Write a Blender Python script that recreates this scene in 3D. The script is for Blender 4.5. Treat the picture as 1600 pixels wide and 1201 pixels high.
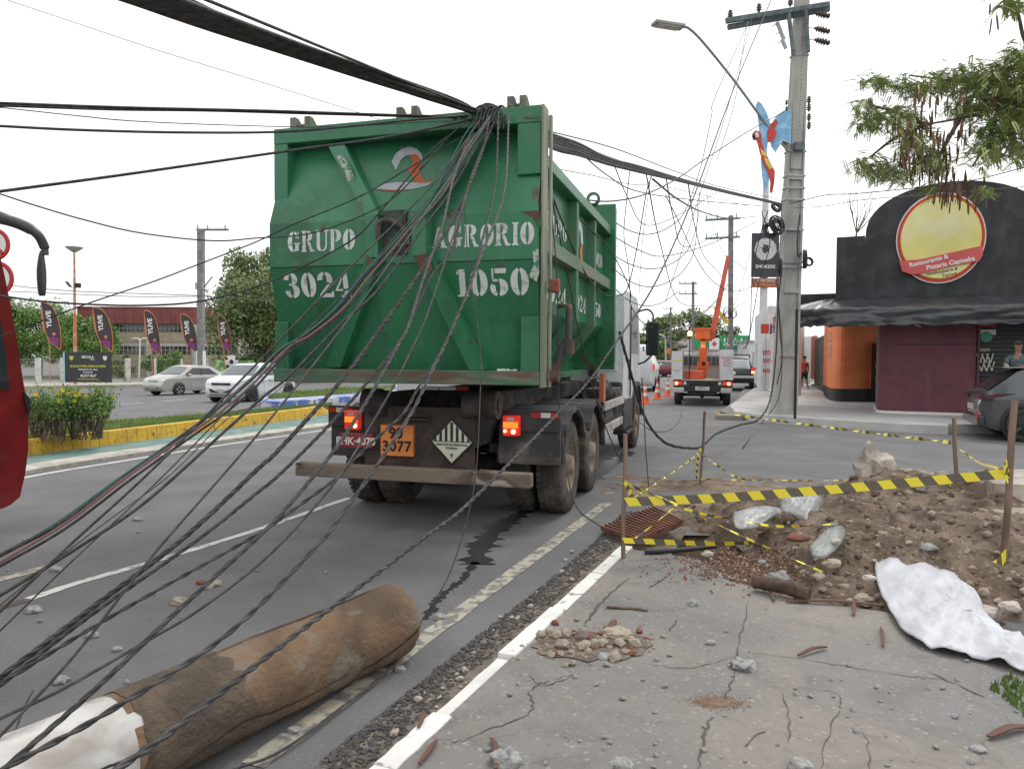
import bpy, bmesh, math, random
from mathutils import Vector, Matrix, noise
R = math.radians
rnd = random.Random(7)
# ---------------------------------------------------------------- camera, world, sun, exposure
W, H, F = 1600.0, 1201.0, 1155.0
CAMZ = 1.65
PITCH, ROLL = R(2.0), R(0.3)
_F = Vector((0, math.cos(PITCH), -math.sin(PITCH)))
_U0 = Vector((0, math.sin(PITCH), math.cos(PITCH)))
_R0 = Vector((1, 0, 0))
_RX = _R0*math.cos(ROLL) + _U0*math.sin(ROLL)
_UP = _U0*math.cos(ROLL) - _R0*math.sin(ROLL)
CAM = Vector((0, 0, CAMZ))
sc = bpy.context.scene
for o in list(bpy.data.objects): bpy.data.objects.remove(o)
col = sc.collection
cd = bpy.data.cameras.new('camera'); cam = bpy.data.objects.new('camera', cd); col.objects.link(cam)
cd.sensor_width = 36; cd.lens = 36*F/W; cd.clip_start = 0.05; cd.clip_end = 3000
M3 = Matrix((_RX, _UP, -_F)).transposed().to_4x4()
cam.matrix_world = Matrix.Translation(CAM) @ M3
sc.camera = cam
world = bpy.data.worlds.new('World'); sc.world = world; world.use_nodes = True
nt = world.node_tree; nt.nodes.clear()
wo = nt.nodes.new('ShaderNodeOutputWorld'); bg = nt.nodes.new('ShaderNodeBackground')
sky = nt.nodes.new('ShaderNodeTexSky'); sky.sky_type = 'NISHITA'; sky.sun_disc = False
SUN_EL, SUN_AZ = R(58), R(40)
sky.sun_elevation = SUN_EL; sky.sun_rotation = SUN_AZ; sky.air_density = 1.0; sky.dust_density = 4.0
hs = nt.nodes.new('ShaderNodeHueSaturation'); hs.inputs['Saturation'].default_value = 0.06
tcw = nt.nodes.new('ShaderNodeTexCoord'); nzw = nt.nodes.new('ShaderNodeTexNoise'); nzw.inputs['Scale'].default_value = 1.6; nzw.inputs['Detail'].default_value = 6
mpw = nt.nodes.new('ShaderNodeMapping'); mpw.inputs['Scale'].default_value = (1, 1, 3)
rpw = nt.nodes.new('ShaderNodeValToRGB'); rpw.color_ramp.elements[0].color = (6.4, 6.5, 6.7, 1); rpw.color_ramp.elements[1].color = (11.5, 11.5, 11.4, 1)
rpw.color_ramp.elements[0].position = .35; rpw.color_ramp.elements[1].position = .65
mxw = nt.nodes.new('ShaderNodeMixRGB'); mxw.inputs[0].default_value = .8
nt.links.new(tcw.outputs['Generated'], mpw.inputs[0]); nt.links.new(mpw.outputs[0], nzw.inputs['Vector']); nt.links.new(nzw.outputs['Fac'], rpw.inputs[0])
nt.links.new(sky.outputs[0], hs.inputs['Color']); nt.links.new(hs.outputs[0], mxw.inputs[1]); nt.links.new(rpw.outputs[0], mxw.inputs[2])
nt.links.new(mxw.outputs[0], bg.inputs[0]); nt.links.new(bg.outputs[0], wo.inputs[0])
bg.inputs[1].default_value = 0.12
ld = bpy.data.lights.new('sun', 'SUN'); ld.energy = 1.0; ld.angle = R(18); ld.color = (1, .97, .93)
sun = bpy.data.objects.new('sun', ld); col.objects.link(sun); sun.location = (5, 5, 30)
sun.rotation_euler = Vector((math.sin(SUN_AZ)*math.cos(SUN_EL), math.cos(SUN_AZ)*math.cos(SUN_EL), math.sin(SUN_EL))).to_track_quat('Z', 'Y').to_euler()
sc.view_settings.view_transform = 'Standard'; sc.view_settings.look = 'None'; sc.view_settings.gamma = 1
sc.view_settings.exposure = 0.3; sc.view_settings.use_curve_mapping = False
sc.cycles.use_denoising = True
sc.cycles.max_bounces = 6; sc.cycles.transparent_max_bounces = 12

# ---------------------------------------------------------------- helpers
def ray(px, py):
    return _F + _RX*((px-W/2)/F) + _UP*((H/2-py)/F)
SLK, SLD = .017, 40.0                       # the far carriageway on the left lies a little lower: gentle fall beyond the median
LA, LN, LR = Vector((-10.44, 18.6, 0)), None, None
def G0(px, py, z=0.0):
    d = ray(px, py); t = (z-CAMZ)/d.z
    return CAM + d*t
_a, _b = G0(150, 662), G0(520, 634); LN = Vector((-(_b-_a).y, (_b-_a).x, 0)).normalized(); LA = _a
_c = G0(640, 616); LR = Vector((-math.cos(R(14)), math.sin(R(14)), 0)); LC = _c
def fall(x, y):                            # ground height of the lower left area
    s = (Vector((x, y, 0))-LA).dot(LN); q = (Vector((x, y, 0))-LC).dot(LR)
    return -SLK*min(s, SLD) if s > 0 and q > 0 else 0.0
def G(px, py, z=0.0):                      # ground point (plus height z) seen at a pixel
    p = G0(px, py, z)
    if fall(p.x, p.y) < 0:
        d = ray(px, py); t = (z-SLK*(CAM-LA).dot(LN)-CAMZ)/(d.z+SLK*d.dot(LN)); q = CAM+d*t
        if (q-LA).dot(LN) > SLD: t = (z-SLK*SLD-CAMZ)/d.z; q = CAM+d*t
        return q
    return p
def P(px, py, dep):                        # point seen at a pixel at a given distance ahead
    d = ray(px, py); return CAM + d*(dep/d.y)
def onp(px, py, o, n):                     # ray meets the plane through o with normal n
    d = ray(px, py); return CAM + d*((o-CAM).dot(n)/d.dot(n))
def lerp(a, b, t): return a+(b-a)*t

MATS = {}
def mat(name, c, rough=.7, c2=None, scale=5, lo=.45, hi=.6, bump=0, bscale=None, metal=0, emit=None, es=1, alpha=1, spec=.5, detail=6, var=.12, trans=0, c3=None, s3=1.5, lo3=.5, hi3=.7, stretch=None, coat=0):
    m = bpy.data.materials.new(name); m.use_nodes = True; n = m.node_tree; N = n.nodes; L = n.links
    b = N['Principled BSDF']; b.inputs['Roughness'].default_value = rough; b.inputs['Metallic'].default_value = metal
    b.inputs['Specular IOR Level'].default_value = spec; b.inputs['Coat Weight'].default_value = coat
    if trans: b.inputs['Transmission Weight'].default_value = trans
    b.inputs['Alpha'].default_value = alpha
    tc = N.new('ShaderNodeTexCoord'); vec = tc.outputs['Object']
    if stretch:
        mp = N.new('ShaderNodeMapping'); mp.inputs['Scale'].default_value = stretch; L.new(vec, mp.inputs[0]); vec = mp.outputs[0]
    def nz(s, d=detail, dist=0):
        t = N.new('ShaderNodeTexNoise'); t.inputs['Scale'].default_value = s; t.inputs['Detail'].default_value = d; t.inputs['Distortion'].default_value = dist
        L.new(vec, t.inputs['Vector']); return t.outputs['Fac']
    def mr(v, a, b_, c_, d_):
        r = N.new('ShaderNodeMapRange'); L.new(v, r.inputs[0])
        for i, x in enumerate((a, b_, c_, d_)): r.inputs[i+1].default_value = x
        return r.outputs[0]
    def mix(fac, a, b_, mode='MIX'):
        x = N.new('ShaderNodeMixRGB'); x.blend_type = mode
        if isinstance(fac, (int, float)): x.inputs[0].default_value = fac
        else: L.new(fac, x.inputs[0])
        for i, v in ((1, a), (2, b_)):
            if isinstance(v, tuple): x.inputs[i].default_value = (*v[:3], 1)
            else: L.new(v, x.inputs[i])
        return x.outputs[0]
    cur = tuple(c)
    if c2 is not None: cur = mix(mr(nz(scale, detail, .6), lo, hi, 0, 1), cur, tuple(c2))
    if c3 is not None: cur = mix(mr(nz(s3, 8, 1.2), lo3, hi3, 0, 1), cur, tuple(c3))
    if var:
        g = N.new('ShaderNodeCombineColor'); v = mr(nz(scale*.37+.3, 3), .3, .7, 1-var, 1+var)
        for i in range(3): L.new(v, g.inputs[i])
        cur = mix(1.0, cur, g.outputs[0], 'MULTIPLY')
    if isinstance(cur, tuple): b.inputs['Base Color'].default_value = (*cur[:3], 1)
    else: L.new(cur, b.inputs['Base Color'])
    if bump:
        bp = N.new('ShaderNodeBump'); bp.inputs['Strength'].default_value = bump; bp.inputs['Distance'].default_value = .02
        L.new(nz(bscale or scale*6, 8), bp.inputs['Height']); L.new(bp.outputs[0], b.inputs['Normal'])
    if emit:
        b.inputs['Emission Color'].default_value = (*emit, 1); b.inputs['Emission Strength'].default_value = es
    MATS[name] = m
    m['mixf'] = 0
    return m

class MB:
    def __init__(s): s.v = []; s.f = []; s.m = []; s.mi = 0; s.sm = []
    def add(s, vs, fs, smooth=False):
        k = len(s.v); s.v += [Vector(v) for v in vs]
        for f in fs: s.f.append([i+k for i in f]); s.m.append(s.mi); s.sm.append(smooth)
        return s
    def box(s, x0, x1, y0, y1, z0, z1, M=None):
        vs = [(x, y, z) for z in (z0, z1) for x, y in ((x0, y0), (x1, y0), (x1, y1), (x0, y1))]
        if M is not None: vs = [M @ Vector(v) for v in vs]
        return s.add(vs, [(3, 2, 1, 0), (4, 5, 6, 7), (0, 1, 5, 4), (1, 2, 6, 5), (2, 3, 7, 6), (3, 0, 4, 7)])
    def beam(s, a, b, w, h, up=(0, 0, 1)):      # rectangular bar from a to b
        a = Vector(a); b = Vector(b); d = (b-a).normalized(); u = Vector(up)
        sd = d.cross(u)
        if sd.length < 1e-4: sd = d.cross(Vector((0, 1, 0)))
        sd.normalize(); u = sd.cross(d)
        vs = [p+sd*(x*w/2)+u*(z*h/2) for p in (a, b) for x, z in ((-1, -1), (1, -1), (1, 1), (-1, 1))]
        return s.add(vs, [(0, 1, 2, 3), (7, 6, 5, 4), (0, 4, 5, 1), (1, 5, 6, 2), (2, 6, 7, 3), (3, 7, 4, 0)])
    def poly(s, pts): return s.add(pts, [tuple(range(len(pts)))])
    def prism(s, pts, off, caps=True):         # polygon swept by vector off
        n = len(pts); off = Vector(off); a = [Vector(p) for p in pts]
        s.add(a+[p+off for p in a], [(i, (i+1) % n, (i+1) % n+n, i+n) for i in range(n)])
        if caps:
            s.add(a, [tuple(reversed(range(n)))]); s.add([p+off for p in a], [tuple(range(n))])
        return s
    def tube(s, pts, r, n=8, caps=True, smooth=True):
        pts = [Vector(p) for p in pts]; m = len(pts)
        rs = r if isinstance(r, (list, tuple)) else [r]*m
        T = []
        for i in range(m):
            t = pts[min(i+1, m-1)]-pts[max(i-1, 0)]
            T.append(t.normalized() if t.length > 1e-9 else Vector((0, 0, 1)))
        ref = Vector((0, 0, 1)) if abs(T[0].z) < .9 else Vector((1, 0, 0))
        u = T[0].cross(ref).normalized(); vs = []
        for i in range(m):
            u = (u-T[i]*u.dot(T[i])); u.normalize(); w = T[i].cross(u)
            for k in range(n):
                a = 2*math.pi*k/n; vs.append(pts[i]+(u*math.cos(a)+w*math.sin(a))*rs[i])
        fs = [(i*n+k, i*n+(k+1) % n, (i+1)*n+(k+1) % n, (i+1)*n+k) for i in range(m-1) for k in range(n)]
        s.add(vs, fs, smooth)
        if caps: s.add(vs[:n], [tuple(reversed(range(n)))]); s.add(vs[-n:], [tuple(range(n))])
        return s
    def cyl(s, a, b, r0, r1=None, n=16, smooth=True): return s.tube([a, b], [r0, r0 if r1 is None else r1], n, True, smooth)
    def lathe(s, prof, c, ax=(0, 0, 1), n=24, smooth=True):   # prof: (radius, height along ax)
        ax = Vector(ax).normalized(); u = ax.orthogonal().normalized(); w = ax.cross(u); c = Vector(c); m = len(prof)
        vs = [c+ax*h+(u*math.cos(2*math.pi*k/n)+w*math.sin(2*math.pi*k/n))*r for r, h in prof for k in range(n)]
        return s.add(vs, [(i*n+k, i*n+(k+1) % n, (i+1)*n+(k+1) % n, (i+1)*n+k) for i in range(m-1) for k in range(n)], smooth)
    def blob(s, c, r, seed=0, jag=.3, sub=2, fl=1.0, smooth=False):  # irregular rock / lump
        bm = bmesh.new(); bmesh.ops.create_icosphere(bm, subdivisions=sub, radius=1)
        rr = r if isinstance(r, (tuple, list)) else (r, r, r*fl)
        q = Matrix.Rotation(seed*1.7, 3, 'Z') @ Matrix.Rotation(seed*.9, 3, 'X')
        vs = []
        for v in bm.verts:
            k = 1+jag*noise.noise(v.co*1.3+Vector((seed*3.1, seed, 7)))+jag*.5*noise.noise(v.co*3.1+Vector((seed, 2, seed)))
            p = v.co*k; p = q @ Vector(p)
            vs.append(Vector((p.x*rr[0], p.y*rr[1], max(p.z, -.75)*rr[2]))+Vector(c))
        s.add(vs, [[v.index for v in f.verts] for f in bm.faces], smooth); bm.free(); return s
    def build(s, name, mats, parent=None, bevel=0, seg=2, sub=0, solid=0):
        me = bpy.data.meshes.new(name); me.from_pydata(s.v, [], s.f)
        if not isinstance(mats, (list, tuple)): mats = [mats]
        for m in mats: me.materials.append(m)
        for p, mi, sm in zip(me.polygons, s.m, s.sm): p.material_index = min(mi, len(mats)-1); p.use_smooth = sm
        me.update(); o = bpy.data.objects.new(name, me); col.objects.link(o)
        if parent is not None: o.parent = parent
        if solid: md = o.modifiers.new('s', 'SOLIDIFY'); md.thickness = solid
        if bevel: md = o.modifiers.new('b', 'BEVEL'); md.width = bevel; md.segments = seg; md.limit_method = 'ANGLE'
        if sub: md = o.modifiers.new('u', 'SUBSURF'); md.levels = sub; md.render_levels = sub
        return o
def tag(o, label=None, cat=None, group=None, kind=None):
    if label: o['label'] = label
    if cat: o['category'] = cat
    if group: o['group'] = group
    if kind: o['kind'] = kind
    return o
def thing(name, label, cat, loc=(0, 0, 0), rz=0, group=None):
    o = bpy.data.objects.new(name, None); col.objects.link(o); o.location = loc; o.rotation_euler = (0, 0, rz)
    o.empty_display_size = .2
    return tag(o, label, cat, group)
def dup(root, loc, rz, label=None):
    def cp(o, par):
        c = o.copy(); col.objects.link(c); c.parent = par
        for ch in o.children: cp(ch, c)
        return c
    c = cp(root, None); c.location = loc; c.rotation_euler = (root.rotation_euler[0], root.rotation_euler[1], rz)
    if label: c['label'] = label
    return c
def frame(o, x, y):                         # 4x4 with local x along x, local y along y, at o
    x = Vector(x).normalized(); y = Vector(y); z = x.cross(y).normalized(); y = z.cross(x)
    return Matrix.Translation(Vector(o)) @ Matrix((x, y, z)).transposed().to_4x4()
def textmesh(string, size, bold=0, extrude=.002, align='CENTER', shear=0, spacing=1):
    cu = bpy.data.curves.new('t', 'FONT'); cu.body = string; cu.size = size; cu.offset = bold; cu.extrude = extrude
    cu.align_x = align; cu.align_y = 'CENTER'; cu.shear = shear; cu.resolution_u = 3; cu.space_character = spacing
    ob = bpy.data.objects.new('t', cu); col.objects.link(ob)
    dg = bpy.context.evaluated_depsgraph_get(); me = bpy.data.meshes.new_from_object(ob.evaluated_get(dg))
    bpy.data.objects.remove(ob); bpy.data.curves.remove(cu); return me
def text(name, string, size, m, parent, M, bold=0, extrude=.002, align='CENTER', sx=1, shear=0, spacing=1, label=None):
    me = textmesh(string, size, bold, extrude, align, shear, spacing)
    me.transform(M @ Matrix.Diagonal((sx, 1, 1, 1))); me.materials.clear(); me.materials.append(m)
    for p in me.polygons: p.material_index = 0
    o = bpy.data.objects.new(name, me); col.objects.link(o)
    if parent is not None: o.parent = parent
    if label: o['label'] = label
    return o
def spline(pts, n=8):
    pts = [Vector(p) for p in pts]
    if len(pts) < 3: return [pts[0].lerp(pts[-1], i/n) for i in range(n+1)]
    q = [pts[0]*2-pts[1]]+pts+[pts[-1]*2-pts[-2]]; out = []
    for i in range(1, len(q)-2):
        a, b, c, d = q[i-1:i+3]
        for k in range(n):
            t = k/n
            out.append(.5*((2*b)+(c-a)*t+(2*a-5*b+4*c-d)*t*t+(3*b-a-3*c+d)*t**3))
    out.append(pts[-1]); return out
def rot2(a, p): return Vector((p[0]*math.cos(a)-p[1]*math.sin(a), p[0]*math.sin(a)+p[1]*math.cos(a)))

# ---------------------------------------------------------------- materials
asphalt = mat('asphalt', (.162, .16, .164), .86, (.134, .132, .136), 1.3, .4, .6, bump=.35, bscale=160, var=.1)
def speckle(m, scale, amt, c=(.4, .39, .37)):        # fine aggregate speckle
    n = m.node_tree; N = n.nodes; L = n.links; b = N['Principled BSDF']
    src = b.inputs['Base Color'].links[0].from_socket
    tc = N.new('ShaderNodeTexCoord'); v = N.new('ShaderNodeTexVoronoi'); v.inputs['Scale'].default_value = scale; L.new(tc.outputs['Object'], v.inputs['Vector'])
    r = N.new('ShaderNodeMapRange'); L.new(v.outputs['Color'], r.inputs[0]); r.inputs[1].default_value = .78; r.inputs[2].default_value = .95; r.inputs[3].default_value = 0; r.inputs[4].default_value = amt
    x = N.new('ShaderNodeMixRGB'); L.new(r.outputs[0], x.inputs[0]); L.new(src, x.inputs[1]); x.inputs[2].default_value = (*c, 1); L.new(x.outputs[0], b.inputs['Base Color'])
def cracks(m, scale, width, c, seedoff=0, amt=.9, mscale=.6, lo=.48, hi=.56):            # irregular cracks, broken up by a mask
    n = m.node_tree; N = n.nodes; L = n.links; b = N['Principled BSDF']
    src = b.inputs['Base Color'].links[0].from_socket
    tc = N.new('ShaderNodeTexCoord'); nz = N.new('ShaderNodeTexNoise'); nz.inputs['Scale'].default_value = 2.3; nz.inputs['Detail'].default_value = 9; L.new(tc.outputs['Object'], nz.inputs['Vector'])
    mx = N.new('ShaderNodeVectorMath'); mx.operation = 'MULTIPLY_ADD'; L.new(nz.outputs['Color'], mx.inputs[0]); mx.inputs[1].default_value = (.55, .55, .55); L.new(tc.outputs['Object'], mx.inputs[2])
    ad = N.new('ShaderNodeVectorMath'); L.new(mx.outputs[0], ad.inputs[0]); ad.inputs[1].default_value = (seedoff, seedoff*.7, 0)
    v = N.new('ShaderNodeTexVoronoi'); v.feature = 'DISTANCE_TO_EDGE'; v.inputs['Scale'].default_value = scale; L.new(ad.outputs[0], v.inputs['Vector'])
    r = N.new('ShaderNodeMapRange'); L.new(v.outputs['Distance'], r.inputs[0]); r.inputs[1].default_value = 0; r.inputs[2].default_value = width; r.inputs[3].default_value = amt; r.inputs[4].default_value = 0
    n2 = N.new('ShaderNodeTexNoise'); n2.inputs['Scale'].default_value = mscale; n2.inputs['Detail'].default_value = 4; L.new(ad.outputs[0], n2.inputs['Vector'])
    r2 = N.new('ShaderNodeMapRange'); L.new(n2.outputs['Fac'], r2.inputs[0]); r2.inputs[1].default_value = lo; r2.inputs[2].default_value = hi
    mu = N.new('ShaderNodeMath'); mu.operation = 'MULTIPLY'; L.new(r.outputs[0], mu.inputs[0]); L.new(r2.outputs[0], mu.inputs[1])
    x = N.new('ShaderNodeMixRGB'); L.new(mu.outputs[0], x.inputs[0]); L.new(src, x.inputs[1]); x.inputs[2].default_value = (*c, 1); L.new(x.outputs[0], b.inputs['Base Color'])
speckle(asphalt, 120, .35)
concrete = mat('concrete_pavement', (.205, .198, .19), .9, (.25, .226, .202), 1.1, .42, .62, bump=.5, bscale=45, c3=(.165, .158, .15), s3=2.2, lo3=.52, hi3=.7, var=.12)
cracks(concrete, 1.15, .012, (.09, .08, .07), 3, .6)
cracks(concrete, 3.2, .016, (.2, .18, .155), 11, .55, .9, .52, .6)
speckle(concrete, 60, .35, (.5, .48, .45)); speckle(concrete, 37, .3, (.13, .12, .11)); speckle(concrete, 150, .35, (.17, .16, .15))
conc2 = mat('grey_concrete', (.36, .35, .33), .88, (.27, .265, .25), 3, bump=.25, bscale=30)
conc_pole = mat('pole_concrete', (.42, .41, .38), .85, (.33, .32, .3), 4, bump=.15, bscale=40, stretch=(1, 1, .3))
paint_w = mat('road_paint_white', (.62, .62, .6), .8, (.3, .3, .29), 9, .56, .66, bump=.2)
paint_y = mat('road_paint_cream', (.44, .41, .32), .8, (.18, .175, .17), 12, .44, .58, bump=.2)
kerbw = mat('kerb_white', (.75, .74, .71), .8, (.3, .28, .26), 10, .6, .68, bump=.4, bscale=30)
kerby = mat('kerb_yellow', (.68, .42, .05), .8, (.16, .11, .05), 9, .6, .7, bump=.3, bscale=25, c3=(.52, .3, .06), s3=3)
kerbc = mat('kerb_concrete', (.5, .47, .42), .85, (.36, .33, .29), 5, bump=.3)
kerbb = mat('kerb_blue_white', (.12, .2, .5), .8, (.6, .6, .62), 2.5, .48, .55, bump=.2)
cycle = mat('cycle_green', (.12, .22, .195), .85, (.19, .27, .24), 2.5, bump=.2, bscale=60)
soil = mat('soil', (.195, .14, .1), .95, (.12, .088, .064), 7, .4, .62, bump=1, bscale=30, c3=(.27, .21, .155), s3=1.6, lo3=.5, hi3=.65, var=.2)
speckle(soil, 38, .55, (.42, .35, .27)); speckle(soil, 17, .35, (.08, .055, .04))
gutter = mat('gutter_dirt', (.2, .165, .135), .95, (.12, .1, .085), 9, .42, .58, bump=.8, bscale=60, var=.2)
speckle(gutter, 50, .6, (.42, .38, .33))
tar = mat('broken_tar', (.085, .08, .077), .9, (.17, .155, .14), 24, .5, .65, bump=1, bscale=70)
grassm = mat('grass', (.15, .25, .06), .8, (.24, .3, .1), 2, var=.25)
grassb = mat('grass_ground', (.1, .14, .045), .95, (.16, .13, .07), 6, bump=.5)
leaf_a = mat('leaf_dark', (.06, .115, .03), .65, (.11, .19, .05), 1.5, var=.3)
leaf_b = mat('leaf_bright', (.13, .24, .055), .6, (.2, .32, .08), 1.5, var=.3)
leaf_c = mat('leaf_olive', (.24, .31, .12), .65, (.16, .22, .08), 1.5, var=.3)
bark = mat('bark', (.12, .085, .06), .9, (.2, .16, .12), 12, bump=.6)
yflower = mat('flower_yellow', (.85, .65, .05), .6)
green = mat('container_green', (.033, .2, .095), .36, (.022, .14, .066), 1.2, .42, .62, bump=.09, bscale=5, c3=(.09, .05, .035), s3=3.1, lo3=.64, hi3=.7, var=.2)
speckle(green, 26, .2, (.2, .3, .24))
def streaks(m, c, amt, sc_=(9, 9, .7), lo=.55, hi=.75):     # dirt runs down upright faces
    n = m.node_tree; N = n.nodes; L = n.links; b = N['Principled BSDF']; src = b.inputs['Base Color'].links[0].from_socket
    tc = N.new('ShaderNodeTexCoord'); mp = N.new('ShaderNodeMapping'); mp.inputs['Scale'].default_value = sc_; L.new(tc.outputs['Object'], mp.inputs[0])
    t = N.new('ShaderNodeTexNoise'); t.inputs['Scale'].default_value = 1.2; t.inputs['Detail'].default_value = 7; L.new(mp.outputs[0], t.inputs['Vector'])
    r = N.new('ShaderNodeMapRange'); L.new(t.outputs['Fac'], r.inputs[0]); r.inputs[1].default_value = lo; r.inputs[2].default_value = hi; r.inputs[4].default_value = amt
    x = N.new('ShaderNodeMixRGB'); L.new(r.outputs[0], x.inputs[0]); L.new(src, x.inputs[1]); x.inputs[2].default_value = (*c, 1); L.new(x.outputs[0], b.inputs['Base Color'])
streaks(green, (.1, .2, .13), .3); streaks(green, (.03, .07, .045), .38, (6, 6, .5), .56, .72)
green_s = mat('container_green_streaked', (.04, .18, .1), .5, (.12, .17, .1), 2, .5, .75, bump=.06, stretch=(1, 1, .15), c3=(.09, .05, .03), s3=2.5, lo3=.65, hi3=.72)
grubby = mat('grubby_edge', (.06, .165, .095), .6, (.17, .17, .12), 4, .42, .6, bump=.2, c3=(.12, .075, .05), s3=3, lo3=.45, hi3=.65, stretch=(.5, 1, 2.5))
stencil = mat('stencil_white', (.68, .71, .69), .6, (.3, .42, .35), 14, .58, .68)
rust = mat('rust', (.2, .085, .045), .9, (.12, .06, .04), 9, bump=.5)
rustplate = mat('rusted_green', (.14, .06, .04), .85, (.04, .16, .09), 6, .5, .6)
scrape = mat('bare_scrape', (.5, .52, .48), .7, (.06, .22, .13), 22, .47, .56)
orange = mat('orange_paint', (.8, .16, .035), .5)
black = mat('black_rubber', (.025, .025, .026), .75, (.05, .048, .045), 12, bump=.2)
tyre = mat('tyre', (.055, .05, .045), .85, (.13, .11, .09), 6, .42, .65, bump=.3, bscale=30)
dustyrim = mat('dusty_rim', (.27, .215, .155), .85, (.18, .14, .1), 7, bump=.3)
plastic = mat('dark_plastic', (.035, .038, .042), .5, (.08, .078, .07), 5, .5, .7, bump=.1)
dustblack = mat('dusty_black', (.05, .05, .052), .7, (.17, .155, .135), 4, .48, .72, bump=.2)
chass = mat('chassis', (.028, .026, .025), .8, (.07, .06, .05), 6, bump=.3)
muddy = mat('muddy_steel', (.045, .033, .028), .85, (.08, .06, .05), 5, bump=.4)
wornbeam = mat('worn_beam', (.21, .17, .13), .85, (.09, .065, .055), 4, .42, .6, bump=.5, stretch=(.5, 1, 1), c3=(.36, .32, .27), s3=4, lo3=.6, hi3=.68)
white = mat('white_paint', (.74, .76, .78), .35, var=.05, c2=(.66, .67, .68), scale=3)
cabw = mat('cab_white', (.74, .78, .8), .4, var=.06, c2=(.64, .68, .7), scale=3)
silver = mat('silver_paint', (.5, .49, .47), .3, metal=.4, var=.05, coat=.5)
hatchg = mat('slate_paint', (.105, .115, .122), .28, metal=.45, var=.06, coat=.6)
darkcar = mat('dark_paint', (.035, .037, .04), .3, coat=.5)
redcar = mat('maroon_paint', (.16, .03, .035), .3, coat=.5)
busred = mat('bus_red', (.2, .014, .016), .3, (.15, .012, .014), 2, coat=.5)
glass = mat('dark_glass', (.03, .035, .04), .08, spec=.8, var=0)
glassl = mat('windscreen_glass', (.12, .14, .15), .1, spec=.8, var=0)
chrome = mat('chrome', (.6, .6, .6), .25, metal=.8, var=0)
lens_r = mat('red_lens', (.5, .02, .015), .25, var=0, emit=(1, .05, .02), es=.35)
lens_hot = mat('lit_bulb', (1, .5, .2), .3, var=0, emit=(1, .5, .22), es=5)
lens_a = mat('amber_lens', (.85, .25, .02), .3, var=0, emit=(1, .3, .03), es=.7)
lens_hota = mat('lit_amber', (1, .6, .2), .3, var=0, emit=(1, .55, .15), es=4)
headl = mat('headlight_glass', (.7, .72, .74), .12, var=0)
redm = mat('red_plain', (.5, .03, .03), .5, var=.05)
whitem = mat('white_plain', (.78, .78, .76), .55, var=.05)
cream = mat('cream_plain', (.62, .63, .52), .6, var=.08)
oplate = mat('hazard_orange', (.78, .27, .06), .5, (.62, .2, .05), 6)
maroon_plate = mat('plate_red', (.3, .04, .045), .5)
blackm = mat('black_plain', (.018, .018, .02), .6, var=.1)
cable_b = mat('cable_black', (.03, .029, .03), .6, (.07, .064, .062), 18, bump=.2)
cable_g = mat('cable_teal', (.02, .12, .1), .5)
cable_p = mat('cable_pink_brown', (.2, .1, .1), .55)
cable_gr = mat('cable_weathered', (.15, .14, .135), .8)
coneo = mat('cone_orange', (.85, .16, .06), .5)
wood = mat('stake_wood', (.25, .17, .125), .85, (.15, .1, .075), 8, bump=.3, stretch=(1, 1, .2))
steel_g = mat('galvanised', (.42, .43, .43), .5, metal=.4)
vinyl = mat('awning_vinyl', (.045, .05, .056), .3, (.065, .07, .075), 3, bump=.15, bscale=4, spec=.6)
blackwall = mat('black_wall', (.028, .031, .034), .75, (.045, .048, .052), 2, bump=.15, bscale=20)
maroonw = mat('maroon_wall', (.155, .05, .065), .7, (.125, .042, .055), 2, bump=.12, bscale=60)
streaks(blackwall, (.1, .1, .1), .35, (3, 3, .4)); streaks(maroonw, (.22, .12, .12), .3, (3, 3, .4))
orangew = mat('orange_wall', (.8, .24, .09), .65, (.72, .2, .07), 2)
# ---------------------------------------------------------------- ground
def sheet(name, pts, z, m, kind='structure', sub=None):
    b = MB(); b.poly([(p[0], p[1], z) for p in pts]); o = b.build(name, m); o['kind'] = kind; return o
def slab(name, pts, z0, z1, m, kind='structure', bevel=0):
    a = sum(pts[i][0]*pts[(i+1) % len(pts)][1]-pts[(i+1) % len(pts)][0]*pts[i][1] for i in range(len(pts)))
    if a < 0: pts = list(reversed(pts))
    b = MB(); b.prism([(p[0], p[1], z0) for p in pts], (0, 0, z1-z0))
    for v in b.v: v.z += fall(v.x, v.y)
    o = b.build(name, m, bevel=bevel); o['kind'] = kind; return o
HX0, HX1, HY0, HY1 = 1.15, 2.0, 5.9, 6.9           # opening of the broken storm drain
def clip(poly, o, n):                      # part of a polygon on the +n side
    out = []
    for i in range(len(poly)):
        p, q = poly[i], poly[(i+1) % len(poly)]; dp, dq = (p-o).dot(n), (q-o).dot(n)
        if dp >= 0: out.append(p)
        if dp*dq < 0: out.append(p.lerp(q, dp/(dp-dq)))
    return out
b = MB(); X, Y0, Y1 = 900, -60, 1500
for r4 in (((-X, Y0), (X, HY0)), ((-X, HY1), (X, Y1)), ((-X, HY0), (HX0, HY1)), ((HX1, HY0), (X, HY1))):
    (xa, ya), (xb, yb) = r4; q4 = [Vector(v+(0,)) for v in ((xa, ya), (xb, ya), (xb, yb), (xa, yb))]
    far = clip(q4, LA, LN); L1 = LA+LN*SLD
    for pl_, dz in ((clip(q4, LA, -LN), 0), (clip(far, LC, -LR), 0), (clip(clip(far, LC, LR), L1, -LN), 1), (clip(clip(far, LC, LR), L1, LN), 1)):
        if len(pl_) > 2: b.poly([Vector((p.x, p.y, -SLK*min(max((p-LA).dot(LN), 0), SLD) if dz else 0)) for p in pl_])
i0 = LC+Vector((-LR.y, LR.x, 0))*0
dv = Vector((LR.y, -LR.x, 0)); dv = dv if dv.y > 0 else -dv          # low retaining step closing the side of the fall
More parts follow.
